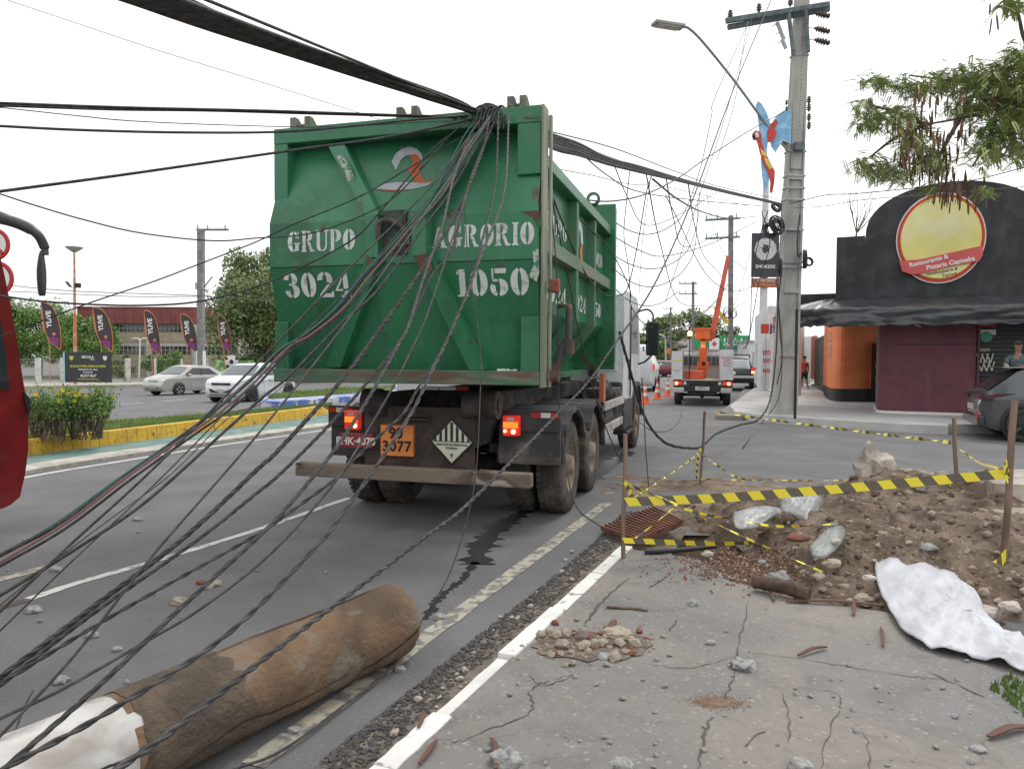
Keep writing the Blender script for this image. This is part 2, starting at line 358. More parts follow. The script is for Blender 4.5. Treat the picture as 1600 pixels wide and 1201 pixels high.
t0 = -((LC-LA).dot(LN))/dv.dot(LN)
for u0, u1 in ((t0, t0+60), (t0+60, t0+400)):
    p, q = LC+dv*u0, LC+dv*u1; zz = lambda v: -SLK*min(max((v-LA).dot(LN), 0), SLD)
    b.add([p, q, q+Vector((0, 0, zz(q))), p+Vector((0, 0, zz(p)-.001))], [(0, 1, 2, 3)])
b.build('road', asphalt)['kind'] = 'structure'
def strip(name, pxs, w, z, m, jag=0, n=10, kind='structure', wpx=None):
    """band along ground points given as pixels"""
    c = spline([G(*p) for p in pxs], n); L, Rr = [], []
    for i, p in enumerate(c):
        t = (c[min(i+1, len(c)-1)]-c[max(i-1, 0)]).normalized(); s = Vector((-t.y, t.x, 0))
        L.append(p+s*(w/2+jag*(rnd.random()-.5))); Rr.append(p-s*(w/2+jag*(rnd.random()-.5)))
    b = MB()
    for i in range(len(c)-1): b.add([(q.x, q.y, z) for q in (Rr[i], Rr[i+1], L[i+1], L[i])], [(0, 1, 2, 3)])
    for v, in zip(b.v): v.z += fall(v.x, v.y)
    o = b.build(name, m); o['kind'] = kind; return o
# painted markings
strip('edge_line_marking', [(395, 1196), (660, 1000), (800, 896), (948, 786)], .12, .004, paint_y, .012)
strip('lane_line_marking', [(45, 936), (130, 908), (230, 880), (330, 850), (430, 818), (545, 778)], .085, .004, paint_w, .012)
strip('lane_line_marking', [(-260, 1030), (-90, 976), (40, 938)], .085, .004, mat('tar_over_line', (.09, .075, .068), .8))
strip('lane_dash_marking', [(-200, 953), (0, 905), (78, 885)], .12, .004, paint_y)
strip('median_line_marking', [(-150, 790), (40, 746), (200, 719), (350, 695), (480, 676), (560, 664)], .1, .005, paint_w)
# tar flow / wet trail behind the truck
wet = mat('wet_asphalt', (.035, .035, .036), .35, spec=.6)
strip('wet_streak', [(838, 792), (790, 815), (757, 850), (741, 882)], .22, .003, wet, .14, 16)
strip('wet_streak', [(744, 878), (722, 905), (690, 930), (664, 968)], .05, .003, wet, .05, 16)
strip('wet_streak', [(985, 705), (968, 716), (945, 730), (930, 748)], .2, .003, wet, .1, 10)
# gutter strip and broken asphalt edge
kerb_px = [(560, 1246), (610, 1201), (700, 1118), (800, 1026), (880, 953), (985, 853)]
kg = [G(*p, .1) for p in kerb_px]
gut = [G(p[0]-o_, p[1], 0) for p, o_ in zip([(420, 1300), (520, 1201), (640, 1100), (760, 1000), (860, 918), (940, 848), (985, 800)], (-10, 0, 0, 0, 0, 0, 0))]
b = MB(); c = spline(gut, 12); pr = []
for i, p in enumerate(c): pr.append((Vector((p.x-.02*rnd.random(), p.y, .003)), Vector((p.x+.7, p.y, .003))))
for i in range(len(pr)-1): b.add([pr[i][1], pr[i+1][1], pr[i+1][0], pr[i][0]], [(0, 1, 2, 3)])
b.build('gutter', gutter)['kind'] = 'structure'
b = MB(); r2 = random.Random(3)
for p in spline(gut, 110):
    for k in range(5):
        q = Vector((p.x-.07+.2*r2.random()**1.5, p.y+.03*(r2.random()-.5), 0)); s_ = .003+.009*r2.random()**1.5
        b.blob((q.x, q.y, .003+s_*.3), (s_*1.4, s_*1.4, s_*.8), r2.random()*20, .5, 1)
b.build('broken_asphalt_edge', tar)
tag(bpy.data.objects['broken_asphalt_edge'], 'crumbled black asphalt rim along the gutter', 'asphalt crumbs', kind='stuff')
# pavement slab of the foreground
sw_px = [(985, 858), (1090, 872), (1135, 905), (1250, 938), (1380, 955), (1470, 975), (1560, 1000), (1650, 1020), (2600, 1100)]
pv = [kg[0]]+kg[1:]+[G(*p, .1) for p in sw_px]
k0 = kg[0]; kd = (kg[0]-kg[2]).normalized()
pv = [k0+kd*6]+pv+[Vector((12, -6, 0)), Vector((0, -6, 0))]
slab('pavement', [(p.x, p.y) for p in pv], -.05, .1, concrete)
# white painted kerb stones
b = MB(); kk = [k0+kd*4]+kg; r3 = random.Random(5)
for i in range(len(kk)-1):
    a, c = kk[i], kk[i+1]; n = max(1, int((c-a).length/.75))
    for j in range(n):
        p, q = a.lerp(c, j/n), a.lerp(c, (j+1)/n-.006); t = (q-p).normalized(); s = Vector((-t.y, t.x, 0)); w = .075
        o = s*(.012*(r3.random()-.5)); zt = .1+.012*r3.random()
        if i == 3 and j == n-1: zt = .085
        m_ = 6; ring = []
        for k in range(m_+1):
            pp = p.lerp(q, k/m_)+o; e = .006*(r3.random()-.5)
            ring.append([pp+s*(w+e+.012)+Vector((0, 0, -pp.z)), pp+s*(w+e)+Vector((0, 0, zt-pp.z)), pp-s*(.02+e)+Vector((0, 0, zt-pp.z)), pp-s*.03+Vector((0, 0, -pp.z))])
        for k in range(m_):
            A, B = ring[k], ring[k+1]
            for f in range(3): b.add([A[f], A[f+1], B[f+1], B[f]], [(0, 1, 2, 3)])
        b.poly(ring[0]); b.poly(list(reversed(ring[-1])))
b.build('kerb', kerbw, bevel=.006)['kind'] = 'structure'
# rust coloured dust spot, repaired patch
sp = mat('rust_dust', (.2, .125, .08), .95, (.25, .19, .14), 30, .4, .6)
c = G(1121, 1096, .1); b = MB(); r8 = random.Random(8)
for _ in range(2600):
    q_ = abs(r8.gauss(0, .42)); t_ = r8.random()*6.283; s_ = .0018+.003*r8.random(); b.blob((c.x+.14*q_*math.cos(t_), c.y+.085*q_*math.sin(t_), .1005), (s_, s_, s_*.7), r8.random()*9, .4, 0 if False else 1)
tag(b.build('dust_spot', sp), 'round rust brown dust spot on the pavement', 'dust', kind='stuff')
# cracks drawn in the slab as thin jagged grooves
crackm = mat('crack_dark', (.1, .09, .08), .95)
def crack(pxs, w, z=.1035, m=crackm, name='pavement_crack'):
    c = spline([G(*p, z) for p in pxs], 7); b = MB(); L = []; Q = []
    for i, p in enumerate(c):
        t = (c[min(i+1, len(c)-1)]-c[max(i-1, 0)]).normalized(); s = Vector((-t.y, t.x, 0)); j = s*(.018*(rnd.random()-.5)); ww = w*(.3+rnd.random())*(1-abs(2*i/len(c)-1)**3)
        L.append(p+j+s*ww/2); Q.append(p+j-s*ww/2)
    for i in range(len(c)-1): b.add([Q[i], Q[i+1], L[i+1], L[i]], [(0, 1, 2, 3)])
    o = b.build(name, m); o['kind'] = 'structure'
crack([(985, 900), (945, 935), (925, 960), (912, 975)], .02)
crack([(1170, 935), (1158, 990), (1150, 1040), (1138, 1080), (1128, 1096)], .009)
crack([(1112, 1118), (1100, 1150), (1092, 1201)], .012)
crack([(700, 1165), (760, 1140), (830, 1110), (828, 1080), (850, 1065), (905, 1050)], .008)
crack([(825, 1050), (850, 1070), (900, 1052)], .009)
crack([(1060, 965), (1045, 985)], .014)
crack([(1000, 1035), (1080, 1042), (1160, 1020)], .005)
crack([(1150, 1015), (1260, 1030), (1400, 1052), (1480, 1060)], .006)
crack([(1440, 1045), (1540, 1088)], .009)
crack([(1230, 1070), (1310, 1085), (1300, 1130), (1280, 1201)], .005)
crack([(1350, 1140), (1360, 1180), (1352, 1220)], .006)
crack([(1222, 1080), (1232, 1118), (1234, 1160)], .008)
# ---------------------------------------------------------------- median, cycle lane, far carriageway
def rib(name, a_px, b_px, z0, z1, m, n=8, bevel=0):
    A = spline([G(*p) for p in a_px], n); B = spline([G(*p) for p in b_px], n)
    pts = [(p.x, p.y) for p in A]+[(p.x, p.y) for p in reversed(B)]
    return slab(name, pts, z0, z1, m, bevel=bevel)
lineA = [(-200, 796), (40, 741), (200, 714), (350, 691), (480, 672), (560, 660)]
lineB = [(-200, 782), (40, 731), (200, 706), (350, 685), (480, 667), (560, 656)]
lineC = [(-200, 755), (50, 712), (200, 692), (350, 671), (480, 653), (515, 646)]
rib('cycle_lane_edge', lineA, lineB, 0, .05, kerbc)
rib('cycle_lane', lineB, lineC, 0, .012, cycle)
yk = spline([G(*p) for p in lineC], 10); b = MB()
for i in range(len(yk)-1):
    p, q = yk[i], yk[i+1]; q = p.lerp(q, .985); t = (q-p).normalized(); s = Vector((-t.y, t.x, 0)); h = .27*(1 if i < len(yk)-6 else (len(yk)-i)/6*.9+.1)
    b.add([p, q, q+s*.03+Vector((0, 0, h)), p+s*.03+Vector((0, 0, h)), p+s*.19+Vector((0, 0, h)), q+s*.19+Vector((0, 0, h)), p+s*.19, q+s*.19], [(0, 1, 2, 3), (3, 2, 5, 4), (6, 4, 5, 7), (0, 3, 4, 6), (1, 7, 5, 2)])
b.build('median_kerb', kerby, bevel=.015)['kind'] = 'structure'
gA = [Vector((p.x, p.y, 0))+Vector((-.1, .15, 0)) for p in yk]
gB = [G(*p) for p in [(-200, 712), (150, 674), (330, 659), (430, 649), (520, 641)]]
slab('median', [(p.x, p.y) for p in gA]+[(p.x, p.y) for p in reversed(gB)], 0, .2, grassb)
rib('traffic_island', [(408, 637), (470, 634), (540, 628), (620, 620)], [(415, 627), (470, 617), (540, 610), (620, 606)], 0, .2, kerbb)
islA = [G(*p) for p in [(420, 632), (470, 629), (540, 623), (618, 617)]]; islB = [G(*p) for p in [(422, 628), (470, 619), (540, 612), (618, 608)]]
slab('island_ground', [(p.x, p.y) for p in islA]+[(p.x, p.y) for p in reversed(islB)], .05, .215, grassb)
for a, b_ in (((-20, 647), (38, 643)), ((182, 632), (223, 629)), ((253, 627), (292, 624)), ((440, 616), (470, 614)), ((120, 700), (121, 699))):
    if a[0] == 120: continue
    strip('far_dash_marking', [a, b_], .14, .004, paint_w)
rib('far_pavement', [(-400, 614), (60, 606), (200, 604), (440, 597), (700, 592)], [(-400, 600), (60, 597), (200, 595), (440, 590), (700, 586)], 0, .15, kerbc)
rib('school_ground', [(-900, 598), (60, 596.5), (200, 594.5), (440, 589.5), (700, 585.5)], [(-900, 568), (60, 568), (200, 568), (440, 568), (700, 568)], 0, .08, grassb)
def blades(name, regions, n, h, seed, m, label, z, hole=None):
    b = MB(); r = random.Random(seed)
    for A, B in regions:
        for _ in range(n):
            t = r.random(); i = t*(len(A)-1); k = int(i); u = i-k; p = A[k].lerp(A[min(k+1, len(A)-1)], u)
            i = t*(len(B)-1); k = int(i); u = i-k; q = B[k].lerp(B[min(k+1, len(B)-1)], u); c = p.lerp(q, r.random())
            a = r.random()*6.3; d = Vector((math.cos(a), math.sin(a), 0)); hh = h*(.5+r.random()); l = Vector((r.random()-.5, r.random()-.5, 0))*hh*.8
            c = Vector((c.x, c.y, z+fall(c.x, c.y))); w = .012*(.6+hh*4)
            b.add([c-d*w, c+d*w, c+l+Vector((0, 0, hh))], [(0, 1, 2)])
    o = b.build(name, m); return tag(o, label, 'grass', kind='stuff')
blades('grass', [(gA, gB)], 20000, .06, 1, grassm, 'short green grass covering the median', .2)
blades('grass', [(islA, islB)], 7000, .1, 2, grassm, 'green grass on the blue kerbed traffic island', .215)
tp = [G(*p, .1) for p in [(1545, 1075), (1600, 1120)]]; tq = [G(*p, .1) for p in [(1575, 1055), (1640, 1085)]]
blades('grass', [(tp, tq)], 150, .035, 4, grassm, 'thin grass tuft at the right edge of the pavement', .1)
# ---------------------------------------------------------------- restaurant pavement
KL = [(6.9, 23.4), (6.25, 20.6), (6.6, 19.6), (7.35, 18.55), (8.8, 17.05), (9.75, 16.45), (10.05, 17.0), (14.5, 15.6), (30, 10)]
slab('restaurant_pavement', KL+[(60, 40), (30, 62), (13.2, 40)], 0, .2, mat('light_concrete', (.5, .49, .47), .8, (.42, .415, .4), 1.2, bump=.1), bevel=.02)
slab('side_pavement', [(5.6, 20.3), (8.1, 27), (11.9, 38), (20, 62), (28, 86), (34, 85), (24, 60), (13.5, 36), (7.2, 23.6), (6.3, 20.1)], 0, .12, concrete, bevel=.02)
# ---------------------------------------------------------------- earth mound
def dirt_h(x, y):
    v = Vector((x, y, 0)); n = noise.fractal(v*1.7, 1, 2.1, 5)
    n2 = noise.fractal(v*6+Vector((5, 0, 0)), 1, 2.1, 4)
    def g(cx, cy, sx, sy, h, a=0):
        dx, dy = x-cx, y-cy; u = dx*math.cos(a)+dy*math.sin(a); w = -dx*math.sin(a)+dy*math.cos(a)
        return h*math.exp(-(u*u/(2*sx*sx)+w*w/(2*sy*sy)))
    h = g(3.9, 7.2, 1.1, .75, .38, -.3)+g(4.4, 5.0, 1.6, .5, .15)+g(6.2, 5.6, 1.2, .8, .14)+g(2.6, 6.6, .7, .6, .22, 0)+g(5.0, 6.6, 1.0, .9, .2)+g(3.4, 6.1, .7, .35, .14)+g(5.6, 7.9, 1.3, .8, .1)+g(2.4, 9.6, 1.6, .7, .05)+g(3.2, 5.55, 1.0, .28, .1)
    h += g(4.6, 5.3, .8, .45, .1)
    amp = min(1, h*6); h = h-.035+(n*.1+n2*.05)*(.2+amp)
    hole = g(1.62, 6.42, .33, .3, 1); h -= .75*hole*(1 if hole < .9 else 1)
    return h
b = MB(); DX0, DX1, DY0, DY1, NX, NY = .85, 8.2, 4.6, 11.0, 250, 220
for j in range(NY+1):
    for i in range(NX+1):
        x = lerp(DX0, DX1, i/NX); y = lerp(DY0, DY1, j/NY); h = dirt_h(x, y)
        e = min(x-DX0, DX1-x, y-DY0, DY1-y)
        if not (HX0-.06 < x < HX1+.06 and HY0-.06 < y < HY1+.06): h = max(h, -.045) if h < .004 else h
        b.v.append(Vector((x, y, h-.06*max(0, 1-e/.3))))
for j in range(NY):
    for i in range(NX):
        k = j*(NX+1)+i; b.f.append([k, k+1, k+NX+2, k+NX+1]); b.m.append(0); b.sm.append(True)
tag(b.build('dirt_mound', soil), 'heap of excavated brown earth and rubble beside the pit', 'dirt', kind='stuff')
# ---------------------------------------------------------------- truck
TH = R(16.2); TO = Vector((-.531, 8.30, 0)); TM = Matrix.Translation(TO) @ Matrix.Rotation(-TH, 4, 'Z'); TI = TM.inverted()
TX = Vector((math.cos(TH), -math.sin(TH), 0)); TY = Vector((math.sin(TH), math.cos(TH), 0))
def tl(px, py, yl):                         # truck-local point on the plane local y = yl seen at a pixel
    return TI @ onp(px, py, TM @ Vector((0, yl, 0)), TY)
def wheel_local(parent, x, y, r, w, side=1, rimr=.56, mt=None, mr=None, dish=.05, hubr=.2, bolts=8, name='wheel'):
    """wheel on a lateral (x) axle, outer face towards side"""
    mt = mt or tyre; mr = mr or dustyrim
    b = MB(); s = side; x0 = x; R2 = r*rimr
    prof = [(R2, 0), (r*.82, .012), (r*.93, 0), (r*.985, -.03), (r, -.06), (r, -w+.06), (r*.985, -w+.03), (r*.93, -w), (R2, -w)]
    b.lathe([(a, h*1.0) for a, h in prof], (x0, y, r), (s, 0, 0), 40)
    for k in range(48):                     # tread blocks
        a = k*math.tau/48
        for q in (0, 1, 2, 3):
            xc = -w*(.14+.24*q); aa = a+(q % 2)*.06; c = Vector((x0+s*xc, y+math.cos(aa)*(r+.001), r+math.sin(aa)*(r+.001)))
            T = Vector((0, -math.sin(aa), math.cos(aa))); b.beam(c-T*.022, c+T*.022, w*.19, .012, (0, math.cos(aa), math.sin(aa)))
    o = b.build(name, mt, parent)
    b = MB(); b.lathe([(R2, -.005), (R2*.95, -dish*.6), (R2*.86, -dish*1.8), (R2*.62, -dish*2.0), (hubr*r*1.25, -dish*1.2), (hubr*r, dish*.4), (0, dish*.4)], (x0, y, r), (s, 0, 0), 32)
    for k in range(bolts):
        a = k*math.tau/bolts; c = Vector((x0-s*dish*1.7, y+math.cos(a)*R2*.55, r+math.sin(a)*R2*.55)); b.cyl(c, c+Vector((s*.03, 0, 0)), .014, n=6)
    for k in range(6):
        a = (k+.5)*math.tau/6; c = Vector((x0-s*dish*1.96, y+math.cos(a)*R2*.74, r+math.sin(a)*R2*.74)); b.mi = 1; b.cyl(c, c+Vector((s*.008, 0, 0)), .032, n=10)
    b.build('rim', [mr, blackm], o)
    return o
truck = thing('roll_off_truck', 'white cab truck with muddy dual wheels carrying the green container', 'truck', TO, -TH)
for y in (0, 1.36):
    for s in (1, -1):
        wheel_local(truck, s*1.22, y, .5, .27, s)
        b = MB(); b.lathe([(.3, 0), (.46, 0), (.5, -.05), (.5, -.21), (.46, -.26), (.3, -.26)], (s*.88, y, .5), (s, 0, 0), 32)
        for k in range(40):
            a = k*math.tau/40
            for q in (0, 1, 2):
                c = Vector((s*(.88-.06-.07*q), y+math.cos(a)*.5, .5+math.sin(a)*.5)); T = Vector((0, -math.sin(a), math.cos(a))); b.beam(c-T*.02, c+T*.02, .05, .014, (0, math.cos(a), math.sin(a)))
        b.build('wheel', tyre, truck)
for s in (1, -1): wheel_local(truck, s*1.2, 6.2, .5, .3, s)
b = MB()
for s in (-1, 1): b.box(s*.42-.05, s*.42+.05, -1.0, 6.9, .78, 1.06)
for y in (-.95, .7, 2.2, 3.6, 5.2): b.box(-.42, .42, y-.06, y+.06, .8, 1.0)
for y in (0, 1.36):
    b.cyl((-1.0, y, .5), (1.0, y, .5), .09, n=12); b.lathe([(0, -.2), (.16, -.14), (.21, 0), (.16, .14), (0, .2)], (0, y, .5), (0, 1, 0), 16)
    for s in (-1, 1): b.beam((s*.5, y-.5, .72), (s*.5, y+.5, .72), .09, .1)
b.cyl((-1.0, 6.2, .5), (1.0, 6.2, .5), .07); b.box(-.55, .55, 4.9, 6.8, .5, .8)
b.build('chassis', chass, truck)
b = MB()                                  # hook lift frame under the container
for s in (-1, 1):
    b.box(s*.5-.07, s*.5+.07, -1.15, 4.1, 1.1, 1.3); b.cyl((s*.5-.09, -1.1, 1.2), (s*.5+.09, -1.1, 1.2), .13, n=20)
    b.cyl((s*.25, .3, 1.15), (s*.25, 3.5, 1.35), .09, n=14)
b.box(-.5, .5, -.2, .1, 1.1, 1.28); b.box(-.5, .5, 3.5, 4.0, 1.1, 1.3); b.box(-.35, .35, 3.9, 4.15, 1.2, 2.55); b.box(-.3, .3, 3.2, 4.1, 2.5, 2.62)
b.build('hook_lift_frame', chass, truck)
for s in (-1, 1):
    b = MB(); b.cyl((s*.62-.09, -1.0, 1.2), (s*.62+.09, -1.0, 1.2), .14, n=20); b.cyl((s*.62+.091*s, -1.0, 1.2), (s*.62+.11*s, -1.0, 1.2), .06); b.build('guide_roller', muddy, truck)
b = MB(); b.box(-.66, .5, -1.12, -1.085, .5, 1.17); b.build('rear_panel', muddy, truck)
b = MB(); b.beam((-.25, -1.15, 1.09), (.05, -1.15, 1.09), .02, .022); b.beam((-.25, -1.15, 1.05), (.05, -1.15, 1.05), .02, .02)
b.box(-.55, -.47, -1.16, -1.12, .44, .56); b.box(-.2, -.1, -1.16, -1.12, .5, .56); b.box(.28, .38, -1.16, -1.12, .5, .56); b.build('towing_bracket', muddy, truck)
b = MB(); b.box(-1.27, 1.14, -1.42, -1.3, .48, .61); b.build('rear_bumper', wornbeam, truck, bevel=.012)
for x in (-.5, .4): b = MB(); b.box(x-.04, x+.04, -1.3, -1.0, .5, .6); b.build('bumper_bracket', chass, truck)
# mudguards: arched sheet over each wheel
for s in (-1, 1):
    for y, a0, a1 in ((0, 14, 150), (1.36, 30, 180)):
        b = MB(); n = 20; rr = .63; x0, x1 = s*.58, s*1.27
        P0 = []
        for k in range(n+1):
            a = R(180-lerp(a0, a1, k/n)); rz = rr+(.02 if k % 4 < 2 else 0)
            P0.append((y+math.cos(a)*rz, .5+math.sin(a)*rz))
        if y == 0: P0 = [(-.64, .6)]+P0
        if y: P0 = P0+[(y+.63, .5)]
        pr = [(x0, p) for p in P0]
        for i in range(len(P0)-1):
            p, q = P0[i], P0[i+1]
            b.add([(x0, *p), (x1, *p), (x1, *q), (x0, *q)], [(0, 1, 2, 3)])
            def inn(v): return (y+(v[0]-y)*.93, .5+(v[1]-.5)*.93)
            b.add([(x1, *p), (x1, *q), (x1, *inn(q)), (x1, *inn(p))], [(0, 1, 2, 3)])
            b.add([(x1+s*.002, *inn(p)), (x1+s*.002, *inn(q)), (x1+s*.0-.03*s, *inn(q)), (x1-.03*s, *inn(p))], [(0, 1, 2, 3)])
        b.build('mudguard', dustblack, truck, solid=.008)
for s in (-1, 1):
    b = MB(); x0, x1 = sorted((s*.63, s*1.26)); b.box(x0, x1, -.73, -.69, .6, .98); b.box(x0, x1, -.74, -.73, .7, .72); b.build('mud_flap', dustblack, truck)
    b = MB(); b.box(*sorted((s*.66, s*1.27)), -.775, -.735, .93, 1.14); b.build('lamp_board', plastic, truck)
    b = MB(); w0, w1 = sorted((s*.98, s*1.27))
    n = 3
    for k in range(n): b.mi = k % 2; b.box(lerp(w0, w1, k/n)+.001, lerp(w0, w1, (k+1)/n), -.781, -.776, 1.07, 1.12)
    b.build('reflector_strip', [redm, whitem], truck)
    # lamp
    q = tl(*((799, 665) if s > 0 else (551, 656)), -.83); lx, lz = q.x, q.z
    b = MB(); b.box(lx-.085, lx+.085, -.86, -.78, lz-.1, lz+.1); l = b.build('tail_light', lens_r, truck, bevel=.015)
    b = MB(); b.box(lx-.075, lx+.075, -.866, -.861, lz-.02, lz+.04); b.build('amber_lens', lens_a, l)
    b = MB(); b.box(lx-.035, lx+.035, -.867, -.861, lz+.055, lz+.085); b.build('reverse_lens', headl, l)
    b = MB()
    b.cyl((lx+(.03 if s > 0 else .045), -.872, lz-.055), (lx+(.03 if s > 0 else .045), -.861, lz-.055), .022, n=16)
    if s > 0: b.cyl((lx-.055, -.872, lz-.05), (lx-.055, -.861, lz-.05), .015, n=12)
    b.build('bulb', lens_hot, l)
b = MB(); b.box(.05, .22, -.88, -.875, 1.33, 1.37); b.mi = 1; b.box(.22, .36, -.88, -.875, 1.33, 1.37); b.mi = 0; b.box(-.15, .04, -.88, -.875, 1.33, 1.37)
b.build('reflector_strip', [whitem, redm], truck)
XR = (1, 0, 0); ZU = (0, 0, 1)
q = tl(558, 687, -1.13)
b = MB(); b.box(q.x-.18, q.x+.18, -1.16, -1.13, q.z-.075, q.z+.065); pl = b.build('licence_plate', maroon_plate, truck, bevel=.004)
text('plate_lettering', 'PHK·4070', .105, whitem, pl, frame((q.x, -1.163, q.z-.012), XR, ZU), .003)
q = tl(621, 688, -1.14)
b = MB(); b.box(q.x-.175, q.x+.175, -1.155, -1.135, q.z-.15, q.z+.15); b.mi = 1; b.box(q.x-.187, q.x+.187, -1.134, -1.125, q.z-.165, q.z+.162)
pl = b.build('hazard_number_plate', [oplate, rust], truck)
text('plate_lettering', '90', .15, blackm, pl, frame((q.x-.01, -1.157, q.z+.07), XR, ZU), .004)
text('plate_lettering', '3077', .145, blackm, pl, frame((q.x, -1.157, q.z-.06), XR, ZU), .004, spacing=1.1)
q = tl(706, 690, -1.14); d = .215
b = MB(); b.prism([(q.x-d-.01, -1.13, q.z), (q.x, -1.13, q.z-d-.01), (q.x+d+.01, -1.13, q.z), (q.x, -1.13, q.z+d+.01)], (0, -.01, 0)); b.mi = 1
b.poly([(q.x-d+.01, -1.143, q.z), (q.x, -1.143, q.z-d+.01), (q.x+d-.01, -1.143, q.z), (q.x, -1.143, q.z+d-.01)]); b.mi = 0
for k in range(-3, 4):
    x = k*.057; w = .0135; hA = lambda xx: d-.012-abs(xx)
    b.poly([(q.x+x-w, -1.146, q.z+.006), (q.x+x+w, -1.146, q.z+.006), (q.x+x+w, -1.146, q.z+hA(x+w)), (q.x+x-w, -1.146, q.z+hA(x-w))])
b.box(q.x-d+.015, q.x+d-.015, -1.147, -1.1455, q.z-.002, q.z+.004)
pl = b.build('hazard_diamond', [blackm, cream], truck)
text('placard_lettering', 'SUBSTÂNCIAS PERIGOSAS', .028, blackm, pl, frame((q.x, -1.147, q.z-.028), XR, ZU), 0)
text('placard_lettering', 'DIVERSAS', .028, blackm, pl, frame((q.x, -1.147, q.z-.062), XR, ZU), 0)
text('placard_lettering', '9', .055, blackm, pl, frame((q.x, -1.147, q.z-.135), XR, ZU), .001)
# side guards
for s in (1, -1):
    b = MB()
    for z, y0, y1 in ((1.0, 2.25, 4.15), (.68, 2.1, 4.0)): b.box(*sorted((s*1.2, s*1.24)), y0, y1, z-.06, z+.06)
    b.build('side_guard_rail', mat('guard_rail_paint', (.5, .47, .42), .7, (.33, .29, .24), 5), truck, bevel=.01)
    b = MB()
    for y in (2.5, 3.7): b.box(*sorted((s*1.15, s*1.2)), y-.03, y+.03, .62, 1.08)
    for y in (2.5, 3.7): b.beam((s*.45, y, .9), (s*1.17, y, .9), .05, .05)
    b.build('guard_bracket', chass, truck)
b = MB(); b.cyl((1.0, 2.4, .78), (1.0, 3.3, .78), .2, n=20); b.build('air_tank', dustblack, truck)
b = MB(); b.box(.72, 1.17, 3.4, 4.2, .6, 1.2)
for k in range(5): b.box(1.17, 1.2, 3.45+k*.15, 3.53+k*.15, .65, 1.15)
b.build('battery_box', dustblack, truck, bevel=.02)
b = MB(); b.box(1.13, 1.19, 2.35, 2.55, 1.05, 1.45); b.build('orange_marker_board', mat('faded_orange', (.5, .16, .08), .8), truck)
b = MB()
for k in range(4): b.lathe([(.19, -.03), (.22, 0), (.19, .03)], (.95, 3.0+k*.11, 1.18), (0, 1, .15), 18)
b.build('hose_coil', dustblack, truck)
# cab
prof = [(4.45, 1.0), (4.45, 2.72), (4.6, 2.8), (6.3, 2.8), (6.55, 2.62), (6.85, 1.9), (6.9, 1.5), (6.92, .62), (6.75, .55), (6.75, .9), (6.55, 1.15), (6.2, 1.22), (5.85, 1.15), (5.62, .9), (5.6, .6), (4.75, .6), (4.75, 1.0)]
b = MB(); b.prism([(-1.18, y, z) for y, z in prof], (2.36, 0, 0)); cab = b.build('cab', cabw, truck, bevel=.05, seg=3)
b = MB()
for zz in (1.45, 2.1):
    for xx in (-.85, -.28, .29, .86): b.box(xx-.22, xx+.22, 4.43, 4.45, zz, zz+.5)
b.build('rear_panel_pressing', cabw, cab, bevel=.02)
for s in (-1, 1):
    b = MB(); b.poly([(s*1.184, y, z) for y, z in ((5.35, 1.75), (6.6, 1.75), (6.35, 2.5), (5.35, 2.5))]); b.build('side_window', glass, cab)
    b = MB(); b.box(*sorted((s*1.18, s*1.21)), 5.1, 5.16, 1.3, 1.65); b.build('door_handle', blackm, cab)
    b = MB(); b.beam((s*1.2, 5.22, 1.0), (s*1.2, 5.22, 2.6), .02, .03); b.build('grab_bar', blackm, cab)
    b = MB(); b.tube(spline([(s*1.15, 6.45, 2.55), (s*1.35, 6.5, 2.6), (s*1.46, 6.45, 2.5), (s*1.46, 6.45, 2.35)]), .018, 8); b.tube(spline([(s*1.15, 6.5, 1.55), (s*1.3, 6.55, 1.6), (s*1.44, 6.45, 1.72)]), .018, 8)
    mr = b.build('mirror_arm', blackm, cab)
    b = MB(); b.box(s*1.46-.12, s*1.46+.12, 6.36, 6.5, 1.72, 2.36); b.build('mirror_head', blackm, mr, bevel=.04, seg=3)
    b = MB(); b.box(s*1.46-.1, s*1.46+.1, 6.352, 6.358, 2.0, 2.32); b.box(s*1.46-.1, s*1.46+.1, 6.352, 6.358, 1.77, 1.96); b.build('mirror_glass', glass, mr)
    b = MB(); b.box(*sorted((s*1.0, s*1.2)), 4.5, 5.6, .45, .98); b.box(*sorted((s*.95, s*1.22)), 4.85, 5.6, .35, .42); b.build('cab_step', dustblack, truck, bevel=.03)
    b = MB(); n = 14
    for k in range(n):
        a, c = R(180-180*k/n), R(180-180*(k+1)/n)
        b.prism([(s*1.185, 6.2+math.cos(a)*.56, .56+math.sin(a)*.6), (s*1.185, 6.2+math.cos(c)*.56, .56+math.sin(c)*.6), (s*1.185, 6.2+math.cos(c)*.64, .56+math.sin(c)*.68), (s*1.185, 6.2+math.cos(a)*.64, .56+math.sin(a)*.68)], (s*.05, 0, 0))
    b.build('wheel_arch', plastic, truck)
b = MB(); b.poly([(x, y, z) for x, (y, z) in ((-1.05, (6.86, 1.88)), (1.05, (6.86, 1.88)), (.98, (6.58, 2.58)), (-.98, (6.58, 2.58)))]); b.build('windscreen', glass, cab)
b = MB(); b.box(-1.17, 1.17, 4.42, 4.9, 1.0, 1.28); b.build('cab_skirt', plastic, truck, bevel=.05)
b = MB(); b.cyl((.7, 4.3, 1.0), (.7, 4.3, 2.6), .07); b.lathe([(.2, 0), (.2, .5)], (-.5, 4.25, 1.3), ZU, 20); b.build('exhaust_stack', chass, truck)

